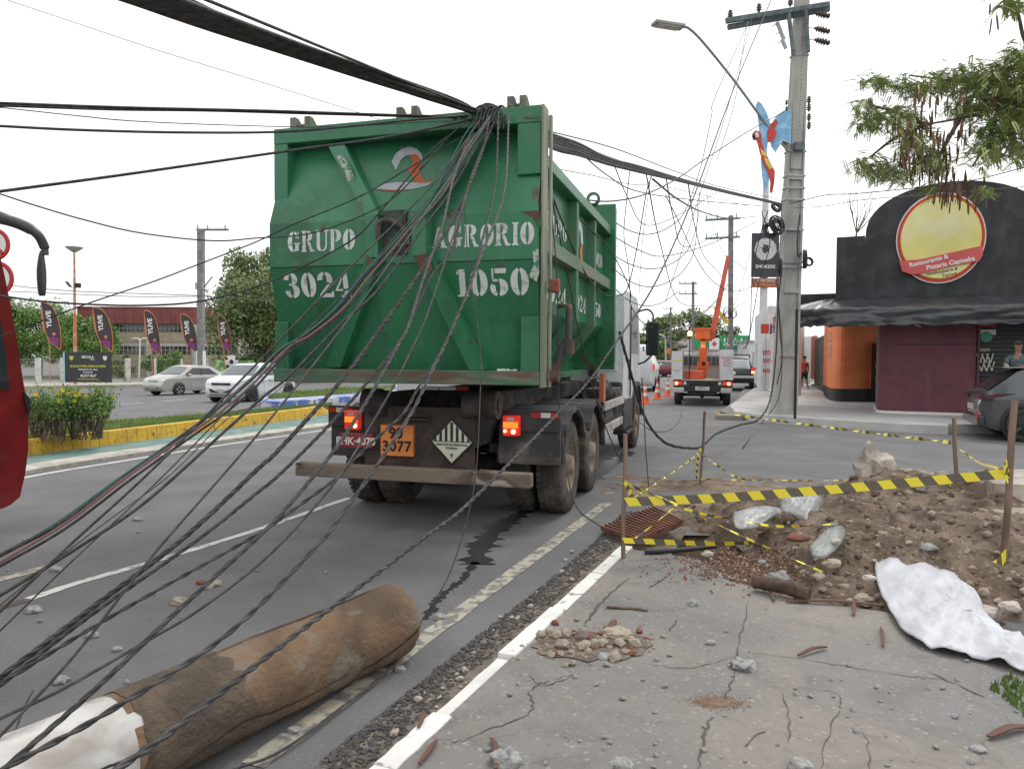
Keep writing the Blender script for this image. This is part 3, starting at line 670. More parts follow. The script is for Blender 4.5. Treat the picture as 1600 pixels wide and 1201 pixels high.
# ---------------------------------------------------------------- container
CX0, CX1, CY0, CY1, CZ0, CZ1 = -1.46, 1.25, -1.29, 2.76, 1.41, 3.86
cont = thing('waste_container', 'large green steel container with white stencilled lettering on the truck', 'container', TO, -TH)
ZM0, ZM1, BU = 2.52, 2.94, .25
yr = CY0
def yface(z):
    if z >= ZM1: return yr+.05-(BU+.05)*(CZ1-.12-z)/(CZ1-.12-ZM1) if z < CZ1-.12 else yr+.05
    if z >= ZM0: return yr-BU
    return yr-BU*(z-CZ0-.12)/(ZM0-CZ0-.12) if z > CZ0+.12 else yr
# body: side walls with folded lower edge, floor, front bulkhead
b = MB(); WX = 1.2
sidep = [(WX, 3.45), (WX, 2.1), (WX-.42, 1.62), (WX-.42, 1.5)]
for s in (1, -1):
    cxm = (CX0+CX1)/2
    for i in range(3):
        (x0, z0), (x1, z1) = sidep[i], sidep[i+1]
        b.add([(cxm+s*x0, yr, z0), (cxm+s*x0, CY1, z0), (cxm+s*x1, CY1, z1), (cxm+s*x1, yr, z1)], [(0, 1, 2, 3)])
b.box(CX0+.4, CX1-.4, yr, CY1, 1.42, 1.5)
b.build('hopper', green, cont, solid=.01)
for s in (1, -1):
    b = MB()
    o_ = cxm+s*(WX+.0); xs = sorted((o_+s*.003, o_+s*.1))
    for y in (.35, 1.5):
        b.prism([(o_+s*.001, y-.06, 3.4), (o_+s*.11, y-.05, 3.4), (o_+s*.11, y-.05, 2.06), (o_-s*.3, y-.05, 1.55), (o_-s*.4, y-.06, 1.55), (o_-s*.001, y-.06, 2.1)], (0, .12, 0))
    b.build('side_rib', green_s, cont, bevel=.006)
    b = MB(); b.box(*sorted((o_+s*.115, o_+s*.003)), yr, CY1-.02, 2.64, 2.78); b.build('side_rail', mat('pale_rail', (.2, .25, .18), .6, (.1, .18, .12), 3, stretch=(1, .3, 1)), cont, bevel=.006)
    b = MB(); b.box(*sorted((o_+s*.13, o_-s*.02)), yr, CY1-.02, 3.4, 3.52); b.build('top_rail', green, cont, bevel=.01)
b = MB(); b.box(CX0+.02, CX1+.02, CY1, CY1+.08, 1.5, CZ1-.0); fb = b.build('front_bulkhead', green, cont, bevel=.008)
b = MB(); b.box(CX1-.22, CX1+.025, CY1-.02, CY1+.1, 1.6, 3.8); b.build('bulkhead_frame', green, fb)
b = MB(); b.lathe([(.06, -.02), (.1, -.02), (.1, .02), (.06, .02), (.06, -.02)], (.95, CY1+.0, CZ1+.08), (0, 1, 0), 18); b.build('lifting_eye', green_s, fb)
# rear door
b = MB(); g = .03
zs = [CZ0+.12, ZM0, ZM1, CZ1-.12]
for i in range(3):
    z0, z1 = zs[i], zs[i+1]
    b.add([(CX0, yface(z0), z0), (CX1-g, yface(z0), z0), (CX1-g, yface(z1), z1), (CX0, yface(z1), z1)], [(0, 1, 2, 3)])
for x in (CX0, CX1-g):
    pts = [(x, yr+.12, zs[0]), (x, yr+.12, zs[3]), (x, yface(zs[3]), zs[3]), (x, yface(ZM1), ZM1), (x, yface(ZM0), ZM0), (x, yface(zs[0]), zs[0])]
    b.poly(pts if x < 0 else list(reversed(pts)))
b.add([(CX0, yr+.12, zs[0]), (CX1-g, yr+.12, zs[0]), (CX1-g, yr+.12, zs[3]), (CX0, yr+.12, zs[3])], [(3, 2, 1, 0)])
b.add([(CX0, yface(zs[0]), zs[0]), (CX1-g, yface(zs[0]), zs[0]), (CX1-g, yr+.12, zs[0]), (CX0, yr+.12, zs[0])], [(3, 2, 1, 0)])
door = b.build('rear_door', green, cont)
# seams
b = MB(); b.box(CX0+.02, CX1-.05, yr-BU-.004, yr-BU+.01, ZM0-.004, ZM0+.004); b.build('weld_seam', blackm, door)
fr = MB()
fr.box(CX0-.01, CX1-.02, yr-.16, yr+.2, CZ1-.13, CZ1+.02)
fr.box(CX0-.012, CX0+.14, yr-.155, yr+.02, 3.18, CZ1-.128)
fr.box(CX1-.24, CX1-.025, yr-.155, yr+.02, 3.28, CZ1-.128)
fr.prism([(CX0-.01, yr-.15, 3.18), (CX0+.14, yr-.15, 3.18), (CX0+.14, yr+.0, 3.05), (CX0-.01, yr+.0, 3.05)], (0, 0, .001))
fr.build('door_frame', green, door, bevel=.008)
b = MB(); b.box(CX0-.01, CX0+.14, yr-.16, yr+.02, CZ0+.125, 2.0); b.build('corner_post', green, door, bevel=.008); b = MB(); b.box(CX1-.2, CX1-.025, yr-.16, yr+.02, CZ0+.125, 2.03); b.build('corner_post', green, door, bevel=.008)
b = MB(); b.box(CX0-.02, CX1-.02, yr-.17, yr+.06, CZ0, CZ0+.13); b.build('bottom_beam', grubby, door, bevel=.01)
b = MB(); b.box(CX1-.018, CX1+.008, yr-.17, yr+.0, CZ0-.02, CZ1+.02); b.box(CX1+.011, CX1+.035, yr+.01, yr+.06, CZ0-.02, CZ1-.02)
b.build('hinge_frame', mat('pale_olive_frame', (.33, .34, .26), .6, (.16, .2, .14), 3, stretch=(1, 1, .2), c3=(.16, .09, .06), s3=2, lo3=.6, hi3=.7), cont, bevel=.006)
# braces given by pixel corners on the door, real boxes standing 9 cm proud
def on(px, py, y): p = tl(px, py, y); return p
def brace(pxs, y0, y1, m=green, name='brace'):
    """quad outline (pixels, face plane y0 top pair / y1 bottom pair) with depth back to the door"""
    b = MB(); P4 = [on(px, py, y) for (px, py), y in zip(pxs, (y0, y0, y1, y1))]
    back = [Vector((p.x, yr+.05, p.z)) for p in P4]
    b.add(P4, [(0, 3, 2, 1)]); b.add(P4+back, [(i, (i+1) % 4, (i+1) % 4+4, i+4) for i in range(4)])
    return b.build(name, m, door, bevel=.004)
brace([(513, 229), (538, 226), (592, 335), (572, 338)], yr-.14, yr-.37)
brace([(738, 207), (768, 204), (665, 332), (643, 330)], yr-.14, yr-.4)
brace([(571, 338), (590, 334), (590, 402), (571, 402)], yr-.37, yr-.37)
brace([(643, 331), (665, 331), (665, 398), (643, 400)], yr-.4, yr-.4)
brace([(571, 404), (592, 404), (531, 574), (509, 572)], yr-.37, yr-.16)
brace([(648, 402), (672, 400), (757, 578), (733, 578)], yr-.4, yr-.16)
b = MB()
q0, q1 = on(592, 334, yr-.15), on(643, 400, yr-.15)
b.box(q0.x, q1.x, yr-.27, yr-.2, q1.z, q0.z); b.build('hook_plate', mat('hook_plate_green', (.05, .13, .09), .6, (.03, .035, .035), 9, .45, .55, c3=(.14, .06, .045), s3=6), door)
hk = [on(*p, yr-.36) for p in ((592, 374), (592, 352), (600, 345), (613, 346), (626, 352), (636, 366), (640, 382))]
b = MB(); b.tube(spline(hk, 5), .03, 10); b.build('lifting_hook', mat('worn_hook', (.05, .042, .04), .6, (.1, .08, .07), 14), door)
def patch(pxs, y, m, name):
    b = MB(); b.poly([on(px, py, y) for px, py in pxs]); o = b.build(name, m, door); return o
patch([(526, 245), (533, 240), (548, 262), (556, 285), (552, 300), (546, 290), (538, 268)], yr-.262, scrape, 'bare_scrape')
patch([(650, 400), (664, 396), (672, 402), (676, 420), (668, 432), (655, 422)], yr-.41, rustplate, 'rust_patch')
patch([(572, 398), (580, 402), (588, 412), (584, 416), (572, 410)], yr-.38, rustplate, 'rust_patch')
patch([(812, 330), (842, 329), (846, 345), (842, 360), (832, 338)], yr-.256, rustplate, 'rust_patch')
patch([(832, 392), (841, 388), (843, 425), (838, 440), (826, 432), (834, 412)], yr-.256, scrape, 'bare_scrape')
patch([(820, 182), (850, 180), (846, 185), (818, 186)], yr-.165, rustplate, 'rust_patch')
b = MB()
for k in range(16):
    p = on(775+rnd.random()*40, 577, yr-.15); b.blob((p.x, yr-.15, CZ0+.135), .008+.008*rnd.random(), k, .4, 1)
b.build('cement_crumbs', whitem, door)
# roof hinge brackets
for px0, px1 in ((468, 490), (632, 655), (803, 822)):
    b = MB()
    for px in (px0, px1):
        x = on(px, 195, yr).x; b.prism([(x-.03, yr-.12, CZ1+.02), (x-.03, yr-.12, CZ1+.13), (x-.03, yr-.06, CZ1+.13), (x-.03, yr+.1, CZ1+.02)], (.06, 0, 0))
    x0, x1 = on(px0, 195, yr).x, on(px1, 195, yr).x; b.cyl((x0, yr-.06, CZ1+.06), (x1, yr-.06, CZ1+.06), .02); b.box(x0-.05, x1+.05, yr-.1, yr+.1, CZ1+.015, CZ1+.03)
    b.build('hinge_bracket', mat('lichen_steel', (.13, .15, .1), .8, (.2, .2, .15), 8), cont)
# latch on the right edge
b = MB(); b.box(CX1+.05, CX1+.13, yr-.1, yr-.02, 2.24, 2.36); b.build('red_latch_block', mat('latch_red', (.3, .07, .045), .6, (.12, .05, .04), 8), cont, bevel=.01)
b = MB(); b.tube([(CX1+.1, yr+.02, 2.13), (CX1+.2, yr+.02, 2.13), (CX1+.2, yr+.02, 1.72)], .028, 10); b.cyl((CX1+.2, yr+.02, 1.7), (CX1+.2, yr+.02, 1.83), .055); b.tube([(CX1+.16, yr, 1.8), (CX1+.12, yr, 1.65), (CX1+.08, yr, 1.55)], .035, 8)
b.cyl((CX1+.05, yr, 1.5), (CX1+.12, yr, 1.5), .06); b.build('ratchet_latch', mat('latch_rust', (.05, .045, .043), .7, (.18, .07, .05), 7), cont)
# stencil glyphs
def arc(cx, cy, rx, ry, ix, iy, a0, a1, n=10):
    ix *= .62; iy *= .95
    o = [(cx+rx*math.cos(R(lerp(a0, a1, k/n))), cy+ry*math.sin(R(lerp(a0, a1, k/n)))) for k in range(n+1)]
    i = [(cx+ix*math.cos(R(lerp(a1, a0, k/n))), cy+iy*math.sin(R(lerp(a1, a0, k/n)))) for k in range(n+1)]
    return o+i
def rc(x0, y0, x1, y1): return [(x0, y0), (x1, y0), (x1, y1), (x0, y1)]
O_ = (.78, [arc(.39, .5, .39, .5, .15, .44, 98, 262, 14), arc(.39, .5, .39, .5, .15, .44, -82, 82, 14)])
GL = {'O': O_, '0': (.7, [arc(.35, .5, .35, .5, .12, .43, 98, 262, 14), arc(.35, .5, .35, .5, .12, .43, -82, 82, 14)]),
 'G': (.84, [arc(.4, .5, .4, .5, .16, .43, 97, 262, 14), arc(.42, .5, .34, .5, .2, .4, 25, 82, 6), rc(.5, .06, .74, .42), rc(.44, .38, .84, .45), arc(.42, .5, .3, .5, .2, .42, -82, -52, 4), rc(.68, .62, .74, .98)]),
 'R': (.86, [rc(0, 0, .34, .07), rc(.06, .07, .28, .93), rc(0, .93, .34, 1), arc(.36, .74, .36, .26, .13, .18, -88, 88, 10), [(.38, .46), (.56, .46), (.74, .1), (.88, .06), (.86, 0), (.6, 0)]]),
 'P': (.76, [rc(0, 0, .36, .07), rc(.06, .07, .28, .93), rc(0, .93, .34, 1), arc(.36, .71, .38, .29, .14, .2, -88, 88, 10)]),
 'U': (.84, [rc(0, .93, .34, 1), [(.06, .93), (.28, .93), (.28, .3), (.3, .16), (.36, .08), (.38, 0), (.24, .02), (.12, .1), (.06, .25)], rc(.54, .93, .84, 1), [(.64, .93), (.74, .93), (.74, .25), (.68, .1), (.56, .02), (.43, 0), (.43, .07), (.56, .1), (.64, .28)]]),
 'A': (.9, [rc(0, 0, .26, .07), [(.08, .07), (.16, .07), (.42, .86), (.36, .98)], [(.46, 1), (.84, .07), (.58, .07), (.4, .7)], rc(.54, 0, .92, .07), rc(.24, .28, .5, .35)]),
 'I': (.38, [rc(0, 0, .38, .07), rc(.08, .07, .3, .93), rc(0, .93, .38, 1)]),
 '1': (.42, [rc(0, 0, .44, .07), rc(.1, .07, .34, 1), [(0, .82), (.08, .82), (.08, .98), (0, .9)]]),
 '2': (.7, [arc(.33, .72, .33, .28, .14, .18, 95, 190, 8), arc(.36, .72, .34, .28, .12, .18, -40, 85, 10), [(.6, .52), (.42, .5), (.06, .14), (.04, .04), (.2, .18)], [(.02, 0), (.68, 0), (.7, .24), (.62, .24), (.56, .14), (.2, .17)]]),
 '3': (.7, [arc(.3, .74, .3, .26, .12, .17, 95, 185, 8), arc(.34, .75, .3, .25, .08, .18, -70, 84, 10), arc(.34, .27, .35, .28, .1, .2, -84, 75, 10), arc(.3, .27, .3, .27, .12, .17, 175, 264, 8), rc(.22, .49, .4, .56)]),
 '4': (.74, [rc(.24, 0, .72, .07), rc(.38, .07, .6, .24), [(.38, .32), (.6, .32), (.6, 1), (.52, 1), (.38, .72)], [(0, .24), (.34, .24), (.34, .31), (.12, .31), (.34, .68), (.34, .8), (0, .3)], rc(.63, .24, .74, .31)]),
 '5': (.7, [rc(.08, .62, .15, 1), [(.19, .82), (.62, .82), (.66, 1), (.19, 1)], arc(.33, .32, .36, .32, .1, .24, -84, 84, 12), arc(.28, .3, .28, .3, .12, .18, 150, 262, 8), rc(.1, .52, .3, .62)])}
def stencil_text(name, s, x0, x1, z0, z1, parent, yfun, m, y2=None):
    gap = .09; tot = sum(GL[c][0] for c in s)+gap*(len(s)-1); k = (x1-x0)/tot; x = 0; b = MB()
    for c in s:
        w, polys = GL[c]
        for pl_ in polys:
            pts = []
            for u, v in pl_:
                X = x0+(x+u)*k; Z = lerp(z0, z1, v); pts.append((X, yfun(Z)-.004, Z))
            a = sum(pts[i][0]*pts[(i+1) % len(pts)][2]-pts[(i+1) % len(pts)][0]*pts[i][2] for i in range(len(pts)))
            b.poly(pts if a > 0 else list(reversed(pts)))
        x += w+gap
    return b.build(name, m, parent)
def st(name, s, pa, pb, y):
    p, q = on(*pa, y), on(*pb, y); zc0, zc1 = (q.z+p.z)/2, 0
    return p, q
yb = yr-BU
p, q = on(450, 388, yb), on(555, 357, yb); stencil_text('stencil_lettering', 'GRUPO', p.x, q.x, q.z-.2, q.z, door, yface, stencil)
p, q = on(675, 381, yb), on(835, 346, yb); stencil_text('stencil_lettering', 'AGRORIO', p.x, q.x, q.z-.2, q.z, door, yface, stencil)
p, q = on(444, 461, yb+.03), on(548, 424, yb+.03); stencil_text('stencil_lettering', '3024', p.x, q.x, q.z-.235, q.z, door, yface, stencil)
p, q = on(713, 458, yb+.03), on(826, 418, yb+.03); stencil_text('stencil_lettering', '1050', p.x, q.x, q.z-.24, q.z, door, yface, stencil)
# emblem: white hooked arc, orange limb, orange and white swoosh
logo_w = mat('emblem_white', (.72, .74, .78), .5, var=.05); logo_o = mat('emblem_orange', (.78, .2, .08), .5)
def lg(pts, m, nm='emblem', e=.006):
    b = MB()
    P_ = []
    for px, py in pts:
        v = on(px, py, yr-.08); v = on(px, py, yface(v.z)); P_.append(Vector((v.x, yface(v.z)-e, v.z)))
    b.poly(P_); b.poly(list(reversed(P_))); return b.build(nm, m, door)
lg([(612, 252), (618, 240), (628, 232), (640, 229), (652, 233), (659, 242), (661, 254), (655, 258), (650, 247), (643, 242), (634, 243), (627, 249), (619, 266)], logo_w)
lg([(640, 242), (650, 241), (658, 248), (660, 258), (655, 266), (659, 275), (664, 283), (650, 284), (643, 272), (636, 264), (643, 259), (646, 251)], logo_o, e=.009)
lg([(583, 295), (598, 288), (620, 285), (650, 285), (679, 283), (668, 291), (645, 296), (615, 297)], logo_w)
lg([(583, 296), (615, 297), (640, 297), (622, 299), (600, 298)], logo_o, e=.008)
lg([(640, 285), (660, 283), (680, 283), (665, 286)], logo_o, e=.010)
# side lettering
xs_ = cxm+WX+.014
def side_text(s, y0, y1, z0, z1):
    gap = .09; tot = sum(GL[c][0] for c in s)+gap*(len(s)-1); k = (y1-y0)/tot; x = 0; b = MB()
    for c in s:
        w, polys = GL[c]
        for pl_ in polys: b.poly([(xs_+.003, y0+(x+u)*k, lerp(z0, z1, v)) for u, v in pl_])
        x += w+gap
    b.build('side_stencil', stencil, cont)
side_text('3024', .55, 1.38, 2.22, 2.42); side_text('1050', 1.65, 2.5, 2.22, 2.42); side_text('3024', -.9, .2, 2.22, 2.42)
side_text('GRUPO', -1.0, .2, 2.92, 3.1); side_text('AGRORIO', 1.65, 2.6, 2.92, 3.1)
b = MB(); b.poly([(xs_+.004, .95+v[0], 3.05+v[1]) for v in arc(0, 0, .2, .26, .1, .15, 0, 180, 12)]); b.build('side_emblem', logo_w, cont)
b = MB(); b.poly([(xs_+.004, .95+v[0], 3.05+v[1]) for v in ((.1, 0), (.2, 0), (.12, -.12), (.25, -.28), (.12, -.28), (.0, -.12))]); b.build('side_emblem', logo_o, cont)
# ---------------------------------------------------------------- cables
def cpts(pxs, d0, d1, ext0=0, ext1=0, n=8, ds=None):
    """3D course of a hanging cable: picture course given at key points, inverse depth running evenly between its two ends"""
    L = [0]
    for a, b_ in zip(pxs, pxs[1:]): L.append(L[-1]+math.hypot(b_[0]-a[0], b_[1]-a[1]))
    out = []
    for i, (p, l) in enumerate(zip(pxs, L)):
        t = l/L[-1]; d = ds[i] if ds else 1/lerp(1/d0, 1/d1, t)
        v = P(p[0], p[1], d)
        if v.z < .025: v = G(p[0], p[1], .025)
        out.append(v)
    s = spline(out, n)
    if ext1:
        d = (out[-1]-out[-2]).normalized(); e = s[-1]+d*ext1
        if e.z < .05:
            t = (s[-1].z-.05)/max(1e-6, -d.z); m_ = s[-1]+d*max(t, 0); s.append(m_); e = m_+Vector((d.x, d.y, 0))*(ext1*.6)
        s.append(e)
    if ext0: d = (out[0]-out[1]).normalized(); s = [s[0]+d*ext0]+s
    return s
def helix(c, r, n, pitch, ph):
    """strand k wound round centre line"""
    D = [0]
    for a, b_ in zip(c, c[1:]): D.append(D[-1]+(b_-a).length)
    N = int(D[-1]/(pitch/8))+2; out = []; j = 0
    for i in range(N):
        l = D[-1]*i/(N-1)
        while j < len(D)-2 and D[j+1] < l: j += 1
        p = c[j].lerp(c[j+1], (l-D[j])/max(1e-9, D[j+1]-D[j])); t = (c[j+1]-c[j]).normalized()
        u = t.cross(Vector((0, 0, 1)));
        if u.length < .05: u = Vector((1, 0, 0))
        u.normalize(); w = t.cross(u); a = ph+l/pitch*math.tau
        out.append(p+(u*math.cos(a)+w*math.sin(a))*r)
    return out
def cable(label, pxs, d0, d1, r=.008, m=None, tw=0, ext0=0, ext1=0, group=None, ds=None, name='cable', n=8, pitch=.17):
    c = cpts(pxs, d0, d1, ext0, ext1, n, ds); b = MB()
    if tw:
        for k in range(tw): b.tube(helix(c, r*.5, tw, pitch, k*math.tau/tw), r*.62, 6)
    else: b.tube(c, r, 7)
    o = b.build(name, m or cable_b); return tag(o, label, 'cable', group)
DG = 'cables dragged down over the container'
# multi-coloured bundle
A_ = [(757, 176), (735, 205), (712, 250), (690, 290), (665, 325), (640, 352), (610, 388), (575, 425), (530, 478), (480, 520), (440, 545), (395, 592), (345, 635), (300, 668), (200, 738), (100, 812), (0, 870)]
off = [((0, 0), 'thick black cable twisted with the teal and pink wires', cable_b, .012), ((-5, 3), 'teal insulated wire in the coloured bundle over the door hook', cable_g, .008), ((4, 4), 'pink brown wire twisted into the bundle over the door hook', cable_p, .008), ((6, 10), 'thinner black wire running below the coloured bundle', cable_b, .008)]
for k, ((ox, oy), lb, m_, r_) in enumerate(off):
    pp = [(x+ox+3*math.sin(i*1.1+k*2), y+oy+3*math.cos(i*1.3+k*1.6)) for i, (x, y) in enumerate(A_)]
    cable(lb, pp, 6.75-.02*k, 4.0, r_, m_, tw=0, ext1=1.6, group=DG)
cable('black cable descending just right of the coloured bundle', [(770, 190), (741, 237), (700, 305), (664, 352), (592, 451), (530, 508), (450, 589), (411, 620), (355, 670), (230, 782), (130, 850), (0, 930)], 6.7, 3.6, .009, tw=0, ext1=1.5, group=DG)
cable('hair thin wire beside the road between heavier black cables', [(490, 560), (411, 628), (360, 650), (270, 738), (170, 812), (80, 880), (0, 945)], 5.9, 3.5, .0035, ext1=1.5, group=DG)
cable('thick twisted cable reaching the left edge of the road', [(764, 183), (756, 229), (726, 306), (703, 352), (649, 436), (595, 512), (536, 591), (440, 698), (400, 735), (287, 840), (129, 960), (0, 1058)], 6.65, 3.0, .0125, tw=3, ext1=1.3, group=DG)
cable('twisted cable crossing the orange hazard plate corner', [(772, 191), (737, 275), (706, 390), (676, 428), (630, 524), (591, 577), (519, 659), (440, 738), (400, 771), (310, 842), (145, 958), (0, 1070)], 6.6, 2.95, .0095, tw=3, ext1=1.3, group=DG)
cable('twisted cable passing the left tail lamp of the truck', [(765, 183), (718, 252), (691, 352), (664, 428), (637, 512), (622, 540), (580, 615), (533, 689), (487, 747), (440, 802), (402, 840), (271, 960), (153, 1072), (0, 1206)], 6.6, 2.1, .009, tw=3, ext1=1.1, group=DG)
cable('thin black cable ending low beside the fallen pole', [(760, 215), (730, 298), (706, 375), (668, 490), (646, 540), (612, 608), (577, 668), (533, 740), (468, 818), (400, 885), (307, 955), (227, 1002), (100, 1075), (0, 1122)], 6.6, 2.5, .0065, ext1=1.2, group=DG)
cable('ribbed cable hanging over the letter A before sweeping left', [(779, 175), (775, 275), (764, 332), (745, 409), (722, 478), (690, 548), (654, 605), (631, 645), (589, 684), (547, 724), (528, 745), (440, 809), (400, 836), (178, 960), (0, 1068)], 6.6, 2.9, .0095, tw=2, ext1=1.2, group=DG)
cable('ribbed cable over the letter O, crossing the white painted pole end', [(795, 179), (791, 275), (779, 332), (752, 398), (733, 451), (700, 528), (666, 598), (643, 645), (591, 724), (524, 818), (507, 840), (363, 984), (170, 1111), (0, 1203)], 6.6, 2.0, .0095, tw=2, ext1=1, group=DG)
cable('long diagonal cable crossing the brown part of the fallen pole', [(1205, 0), (1150, 130), (1087, 300), (1025, 440), (958, 541), (923, 592), (876, 642), (740, 779), (663, 840), (459, 993), (262, 1146), (175, 1205)], 16, 2.05, .012, tw=2, ext1=.9, ds=[18.5, 15, 11.5, 9.3, 7.6, 6.9, 6.2, 4.7, 4.05, 2.95, 2.3, 2.1])
cable('thin wire dropping from the container edge to beside the pole butt', [(725, 300), (731, 400), (750, 540), (750, 622), (743, 745), (727, 820), (700, 901), (647, 989)], 6.5, 4.3, .004)
cable('thin black wire lying on the road along the fallen pole', [(647, 989), (612, 1041), (525, 1111), (440, 1172), (372, 1199), (300, 1225)], 1, 1, .006, ds=[4.35, 3.85, 3.35, 3.0, 2.88, 2.75])
cable('short curled wire end near the white painted pole', [(52, 1078), (40, 1100), (20, 1150), (0, 1200)], 3.0, 2.5, .004)
r5 = random.Random(21)
FAN = [((752, 185), (0, 905), 3.7), ((768, 188), (0, 985), 3.3), ((758, 190), (0, 1035), 3.0), ((775, 186), (0, 1090), 2.75), ((766, 184), (0, 1150), 2.4), ((785, 182), (60, 1205), 2.3), ((788, 184), (110, 1205), 2.25), ((745, 195), (0, 955), 3.5), ((760, 182), (0, 1018), 3.2)]
for k, (p, q, dd_) in enumerate(FAN[1::3]):
    pts = [p]
    for t in (.12, .3, .5, .7, .86):
        sg_ = math.sin(t*math.pi)*(12+6*math.sin(k*1.7)); kx = lerp(p[0], q[0], t**1.12)-10*math.sin(t*3.1); pts.append((kx+sg_*.1+r5.uniform(-5, 5), lerp(p[1], q[1], t**1.0)+sg_*.35+r5.uniform(-3, 3)))
    pts.append(q)
    cable('thin smooth black wire within the fan of cables falling to the lower left', pts, 6.5, dd_, (.004, .0055, .007)[k % 3], ext1=1.1, group='thin wires of the cable fan')
# over the top: lines from the left
LG = 'lines running left from the container top'
cable('cable rising steadily from the left edge to the container corner', [(0, 299), (200, 272), (456, 235), (600, 215), (740, 186)], 5.0, 6.75, .011, ext0=2, group=LG)
cable('slack cable dipping above the left container bracket', [(0, 197), (120, 203), (280, 207), (440, 206), (560, 196), (660, 186), (745, 180)], 5.2, 6.8, .010, ext0=2, group=LG)
cable('upper cable of the double line above the container', [(0, 161), (200, 168), (420, 173), (600, 179), (752, 183)], 5.2, 6.85, .009, ext0=2, group=LG)
cable('lower cable of the double line above the container', [(0, 165), (180, 171), (330, 173), (500, 178), (752, 185)], 5.2, 6.9, .010, ext0=2, group=LG)
cable('thin wire sagging between the two horizontal cable lines', [(0, 168), (120, 181), (220, 190), (400, 197), (520, 198), (700, 189)], 5.2, 6.8, .004, ext0=2, group=LG)
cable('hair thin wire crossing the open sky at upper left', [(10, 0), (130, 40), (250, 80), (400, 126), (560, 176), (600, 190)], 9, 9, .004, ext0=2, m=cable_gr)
cable('sagging wire crossing the word GRUPO', [(0, 303), (52, 320), (130, 343), (220, 364), (330, 376), (400, 372), (492, 363), (590, 325), (640, 285), (700, 215), (730, 190)], 5.5, 6.6, .006, ext0=2, group=LG)
cable('wire rising from the red bus and across the street pole', [(0, 526), (132, 476), (239, 440), (310, 413), (400, 378), (455, 352), (560, 308), (640, 262), (745, 200)], 6, 6.6, .006, ext0=2, group=LG)
cable('deep sagging wire passing in front of the school roof', [(0, 462), (60, 470), (130, 475), (220, 477), (310, 471), (400, 448), (470, 418), (550, 375), (590, 335), (665, 245), (700, 212)], 5.5, 6.6, .0075, ext0=2, group=LG)
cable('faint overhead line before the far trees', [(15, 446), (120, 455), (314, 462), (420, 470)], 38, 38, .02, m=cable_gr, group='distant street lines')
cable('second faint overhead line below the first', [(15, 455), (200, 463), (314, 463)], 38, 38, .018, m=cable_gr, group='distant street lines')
# overhead bundle, upper left
for k in range(16):
    t = k/15; x0, y0 = lerp(192, 282, t), 0; jx = rnd.uniform(-3, 3)
    a = (lerp(350, 395, t)+jx, lerp(54, 42, t)); b_ = (lerp(537, 527, t), lerp(112, 91, t)+rnd.uniform(-2, 2)); e = (745+rnd.uniform(-6, 6), lerp(178, 170, t))
    cable('black strand of the heavy overhead cable bundle', [(x0-80, y0-28), (x0, y0), a, b_, (645, lerp(148, 133, t)+rnd.uniform(-2, 2)), e], 3.3, 6.8, .014 if k not in (0, 3) else .01, ext0=3, group='strands of the heavy overhead bundle')
for k, (p0, p1, p2) in enumerate((((313, -4), (589, 109), (745, 172)), ((288, -4), (420, 52), (700, 150)), ((178, -4), (400, 70), (640, 146)))):
    cable(['single cable running above the heavy overhead bundle', 'thin cable hugging the top of the heavy bundle', 'single cable running under the heavy overhead bundle'][k], [p0, p1, p2, (748, 175)], 3.6, 6.8, .009, ext0=3)
# knot where they gather and go on across the container roof
for k in range(18):
    t = k/17; c = [(742+rnd.uniform(-4, 4), 176+rnd.uniform(-4, 4)), (765+10*t, 168+rnd.uniform(-2, 6)), (858, 208+22*t), (905, 226+18*t+rnd.uniform(-2, 2)), (950, 245+13*t+rnd.uniform(-2, 2)), (1000, 260+10*t), (1070, 281+5*t), (1140, 299+4*t), (1222, 318+3*t)]
    ds = [6.75, 6.8, 8.2, 9.0, 9.9, 11, 13.2, 16, 19.1]
    cable('strand of the bundle continuing to the concrete pole', c, 1, 1, .010 if k % 3 else .014, ds=ds, group='strands running from container to concrete pole', m=cable_b if k % 4 else cable_gr)
cable('thin upper line running above the right hand bundle', [(858, 205), (960, 232), (1055, 268), (1125, 292), (1220, 312)], 8.2, 19, .007)
cable('faint thin line high right of the container', [(858, 262), (930, 275), (985, 288), (1060, 296), (1200, 330)], 8.2, 19, .005, m=cable_gr)
for k in range(9):                          # loops on the door top
    x = 750+k*5.5; cable('short cable loop bent over the container top edge', [(x-8, 196+6*math.sin(k)), (x-4, 178), (x+4, 168+3*math.cos(k*2)), (x+14, 172), (x+22, 184)], 6.62, 6.75, .010, group='cable loops over the container top', n=5)
# right side wires
RG = 'slack wires right of the container'
cable('slack wire swinging from container top towards the lamp post', [(858, 268), (895, 305), (915, 312), (960, 314), (1010, 303), (1060, 278), (1100, 250), (1170, 205), (1225, 175)], 8, 19, .010, group=RG)
cable('twisted cable lying along the container top rail', [(858, 283), (880, 296), (900, 310), (922, 322)], 7.6, 9.8, .012, tw=2)
cable('wire looping down the container side and up again', [(858, 293), (878, 345), (900, 398), (923, 440), (945, 460), (966, 462), (982, 446), (998, 372), (1010, 301), (1018, 276)], 1, 1, .009, ds=[7.5, 7.8, 8.3, 9, 10, 11, 11.5, 12, 12.2, 12.4], group=RG)
cable('thin wire hanging straight down the hinge side of the container', [(858, 290), (868, 400), (872, 500), (873, 620), (884, 720), (900, 790), (938, 822)], 1, 1, .006, ds=[7.2, 7.1, 7.0, 6.9, 6.6, 6.3, 6.25], group=RG)
cable('thin wire falling across the side number 3024', [(860, 300), (885, 420), (905, 520), (930, 620), (960, 700), (978, 728)], 7.4, 8.8, .007, group=RG)
cable('long wire slanting off the container front corner to the rope', [(890, 330), (940, 375), (965, 410), (985, 455), (985, 475), (1000, 500), (1020, 512)], 8.6, 13.5, .008, group=RG)
